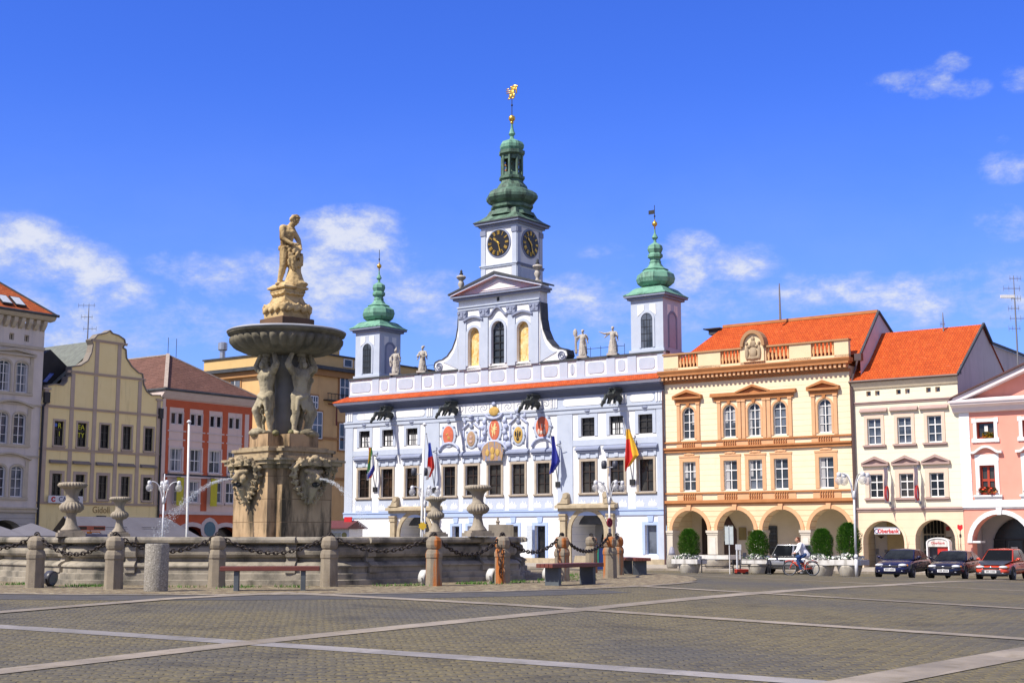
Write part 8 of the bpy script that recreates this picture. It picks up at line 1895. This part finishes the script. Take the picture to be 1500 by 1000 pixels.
# ------------------------------------------------------------------ cyclist
def cyclist():
    p = gp(1172, 63.5); z0 = p.z; rz = R(-3); r = .315; wb = 1.04
    t = thing('bicycle', 'red bicycle being ridden to the left in front of the planters', 'bicycle', (p.x, p.y, z0), rz)
    BR = Mplain('bike_red', (.62, .05, .02), .35); xs = {'f': -wb/2, 'r': wb/2}
    for k, x in xs.items():
        m = MB(); m.tube([(x+r*math.cos(a*PI/16), 0, r+r*math.sin(a*PI/16)) for a in range(32)], .02, 6, True); w = m.build('wheel', Mplain('tyre', (.012, .012, .013), .8), t, smooth=True, off=O0)
        m = MB(); m.tube([(x+(r-.03)*math.cos(a*PI/16), 0, r+(r-.03)*math.sin(a*PI/16)) for a in range(32)], .012, 5, True); m.tube([(x, -.05, r), (x, .05, r)], .025, 8); m.build('rim', Mplain('rim_silver', (.4, .41, .43), .35, .6), w, off=O0)
        m = MB()
        for a in range(14): m.tube([(x, .02*(-1)**a, r), (x+(r-.03)*math.cos(a*2*PI/14), 0, r+(r-.03)*math.sin(a*2*PI/14))], .0022, 3)
        m.build('spokes', Mplain('rim_silver', (.4, .41, .43), .35, .6), w, off=O0)
        m = MB(); m.tube([(x+(r+.045)*math.cos(a), 0, r+(r+.045)*math.sin(a)) for a in [(.25+.08*i)*PI for i in range(11)]] if k == 'r' else [(x+(r+.045)*math.cos(a), 0, r+(r+.045)*math.sin(a)) for a in [(.12+.07*i)*PI for i in range(9)]], .022, 5); m.build('mudguard', BR, t, off=O0)
    bb = (.05, 0, .29); st = (.2, 0, .72); hd = (-.34, 0, .74); hd2 = (-.37, 0, .62)
    m = MB(); m.tube([bb, st], .02, 6); m.tube([bb, hd2], .024, 6); m.tube([(.14, 0, .52), hd2], .022, 6); m.tube([hd, hd2], .024, 6)
    for s in (-.05, .05): m.tube([bb, (xs['r'], s, r)], .012, 5); m.tube([(st[0]-.02, 0, .66), (xs['r'], s, r)], .011, 5); m.tube([hd2, (-.42, s, .5), (xs['f'], s, r)], .014, 5)
    m.build('frame', BR, t, smooth=True, off=O0)
    m = MB(); m.tube([hd, (-.33, 0, .98), (-.36, 0, 1.0)], .014, 6); m.tube([(-.2, -.28, .98), (-.36, -.2, 1.01), (-.37, 0, 1.0), (-.36, .2, 1.01), (-.2, .28, .98)], .013, 6); m.build('handlebar', LAMPM, t, smooth=True, off=O0)
    m = MB(); m.ball((.22, 0, .88), (.14, .09, .04), 12, 6); m.tube([st, (.215, 0, .86)], .014, 6); m.build('saddle', IRON, t, smooth=True, off=O0)
    m = MB(); m.tube([(bb[0], -.09, bb[2]), (bb[0], .09, bb[2])], .016, 6); m.bar((.05, -.08, .29), (-.02, -.08, .14), .02); m.bar((.05, .08, .29), (.12, .08, .44), .02); m.box(-.07, .03, -.18, -.09, .12, .14); m.box(.07, .17, .09, .18, .43, .45); m.tube([(bb[0]+.085*math.cos(a*PI/8), -.06, bb[2]+.085*math.sin(a*PI/8)) for a in range(16)], .008, 4, True); m.build('cranks', LAMPM, t, off=O0)
    m = MB(); m.box(.38, .72, -.08, .08, .66, .675); m.tube([(.7, 0, .66), (xs['r'], .05, r)], .008, 4); m.build('rack', LAMPM, t, off=O0)
    # rider
    q = thing('person', 'person in a white jacket and blue jeans riding the red bicycle, leaning forward', 'person', (p.x, p.y, z0), rz)
    SK = M('skin', (.50, .27, .18), (.44, .23, .15), 5, .55)
    hip = (.2, 0, .97); ch = (.02, 0, 1.36); nk = (-.07, 0, 1.5); hc = (-.13, 0, 1.63)
    body = [('c', hip, ch, .11, .13), ('c', nk, hc, .05, .05)]+head_prims(hc, (-1, 0, -.12), 1.0)
    legs = {-1: ((.19, -.09, .95), (-.17, -.1, .70), (.0, -.11, .24), (-.1, -.12, .17)), 1: ((.19, .09, .95), (-.16, .1, .84), (.12, .11, .54), (.02, .13, .48))}
    for s, (a, k, an, toe) in legs.items(): body += [('c', a, k, .075, .055), ('c', k, an, .055, .035), ('c', an, toe, .04, .032)]
    arms = {}
    for s in (-1, 1):
        sh = (.0, s*.19, 1.42); el = (-.12, s*.26, 1.16); ha = (-.25, s*.27, 1.03); arms[s] = (sh, el, ha); body += [('c', sh, el, .05, .042), ('c', el, ha, .042, .03)]+hand_prims(ha, (-.7, 0, -.35), (0, s, 0), curl=1.0)
    fuse(body, .014, 2).build('body', SK, q, smooth=True, off=O0)
    jk = [('c', (.17, 0, 1.02), (.0, 0, 1.34), .165, .165), ('c', (-.0, -.17, 1.42), (-.0, .17, 1.42), .085, .085), ('c', (.26, 0, .92), (.17, 0, 1.05), .17, .17), ('c', (.05, 0, 1.2), (.1, 0, 1.02), .19, .17), ('e', (.07, 0, 1.28), (.16, .2, .2))]
    for s in (-1, 1): sh, el, ha = arms[s]; jk += [('c', sh, el, .072, .06), ('c', el, tuple(e*.2+h*.8 for e, h in zip(el, ha)), .06, .046)]
    fuse(jk, .018, 2, noise_amp=.012, noise_scale=9).build('white_jacket', M('white_jacket', (.78, .77, .80), (.7, .69, .74), 4, .8), q, smooth=True, off=O0)
    jn = [('c', (.2, -.08, .95), (.2, .08, .95), .115, .115)]
    for s, (a, k, an, toe) in legs.items(): jn += [('c', a, k, .093, .072), ('c', k, tuple(x_*.12+y_*.88 for x_, y_ in zip(k, an)), .072, .055)]
    fuse(jn, .016, 2, noise_amp=.008, noise_scale=10).build('jeans', M('blue_jeans', (.03, .07, .20), (.02, .05, .14), 5, .85), q, smooth=True, off=O0)
    m = fuse(hair_prims(hc, (-1, 0, -.12), 1.0, False, 2, 30), .016, 1, noise_amp=.006, noise_scale=20); m.build('hair', M('auburn_hair', (.17, .055, .025), (.11, .035, .018), 9, .6), q, smooth=True, off=O0)
    for s, (a, k, an, toe) in legs.items(): fuse([('c', an, toe, .05, .042), ('c', toe, (toe[0]-.05, toe[1], toe[2]-.005), .042, .035)], .014, 1).build('shoe', Mplain('shoe_tan', (.4, .28, .2), .6), q, smooth=True, off=O0)
cyclist()

def sitter():
    p = gp(1240, 67.7); q = thing('person', 'person sitting behind the rightmost clipped shrub with one bare arm stretched down', 'person', p, R(-3))
    SK = MATS['skin']; sh = (-.12, 0, 1.36); el = (-.30, -.05, 1.14); ha = (-.47, -.1, .94)
    fuse([('c', (.05, 0, .92), (.05, 0, 1.3), .11, .13), ('c', (.05, 0, 1.4), (.06, 0, 1.55), .05, .05), ('c', sh, el, .05, .042), ('c', el, ha, .042, .03), ('c', (.24, 0, 1.36), (.34, -.02, 1.1), .05, .042), ('c', (.34, -.02, 1.1), (.2, -.1, .95), .04, .03), ('c', (.0, .08, .9), (-.02, .5, .86), .075, .06), ('c', (-.02, .5, .86), (-.02, .55, .42), .055, .038), ('c', (.14, .08, .9), (.16, .5, .86), .075, .06), ('c', (.16, .5, .86), (.16, .55, .42), .055, .038), ('c', (-.02, .55, .4), (-.02, .7, .36), .04, .035), ('c', (.16, .55, .4), (.16, .7, .36), .04, .035)]+head_prims((.06, .02, 1.68), (-.3, .9, 0))+hand_prims(ha, (-.6, -.2, -.7), (0, 1, 0))+hand_prims((.2, -.1, .95), (-.6, -.3, -.3), (0, 0, 1)), .014, 2).build('body', SK, q, smooth=True, off=O0)
    fuse([('c', (.05, 0, .95), (.05, 0, 1.3), .15, .16), ('c', (-.1, 0, 1.37), (.22, 0, 1.37), .085, .085), ('c', sh, (-.2, -.02, 1.26), .07, .066), ('c', (.24, 0, 1.36), (.29, -.01, 1.23), .07, .066)], .02, 2).build('shirt', M('pale_shirt', (.7, .68, .66), (.6, .58, .57), 4, .85), q, smooth=True, off=O0)
    fuse([('c', (.05, .02, .93), (.05, .05, .93), .15, .15), ('c', (.0, .08, .9), (-.02, .5, .86), .09, .075), ('c', (.14, .08, .9), (.16, .5, .86), .09, .075), ('c', (-.02, .5, .86), (-.02, .55, .5), .075, .06), ('c', (.16, .5, .86), (.16, .55, .5), .075, .06)], .02, 2).build('trousers', MATS['blue_jeans'], q, smooth=True, off=O0)
    fuse(hair_prims((.06, .02, 1.68), (-.3, .9, 0), 1.0, False, 3, 30), .016, 1).build('hair', MATS['auburn_hair'], q, smooth=True, off=O0)
sitter()

bpy.data.scenes.remove(TMP)
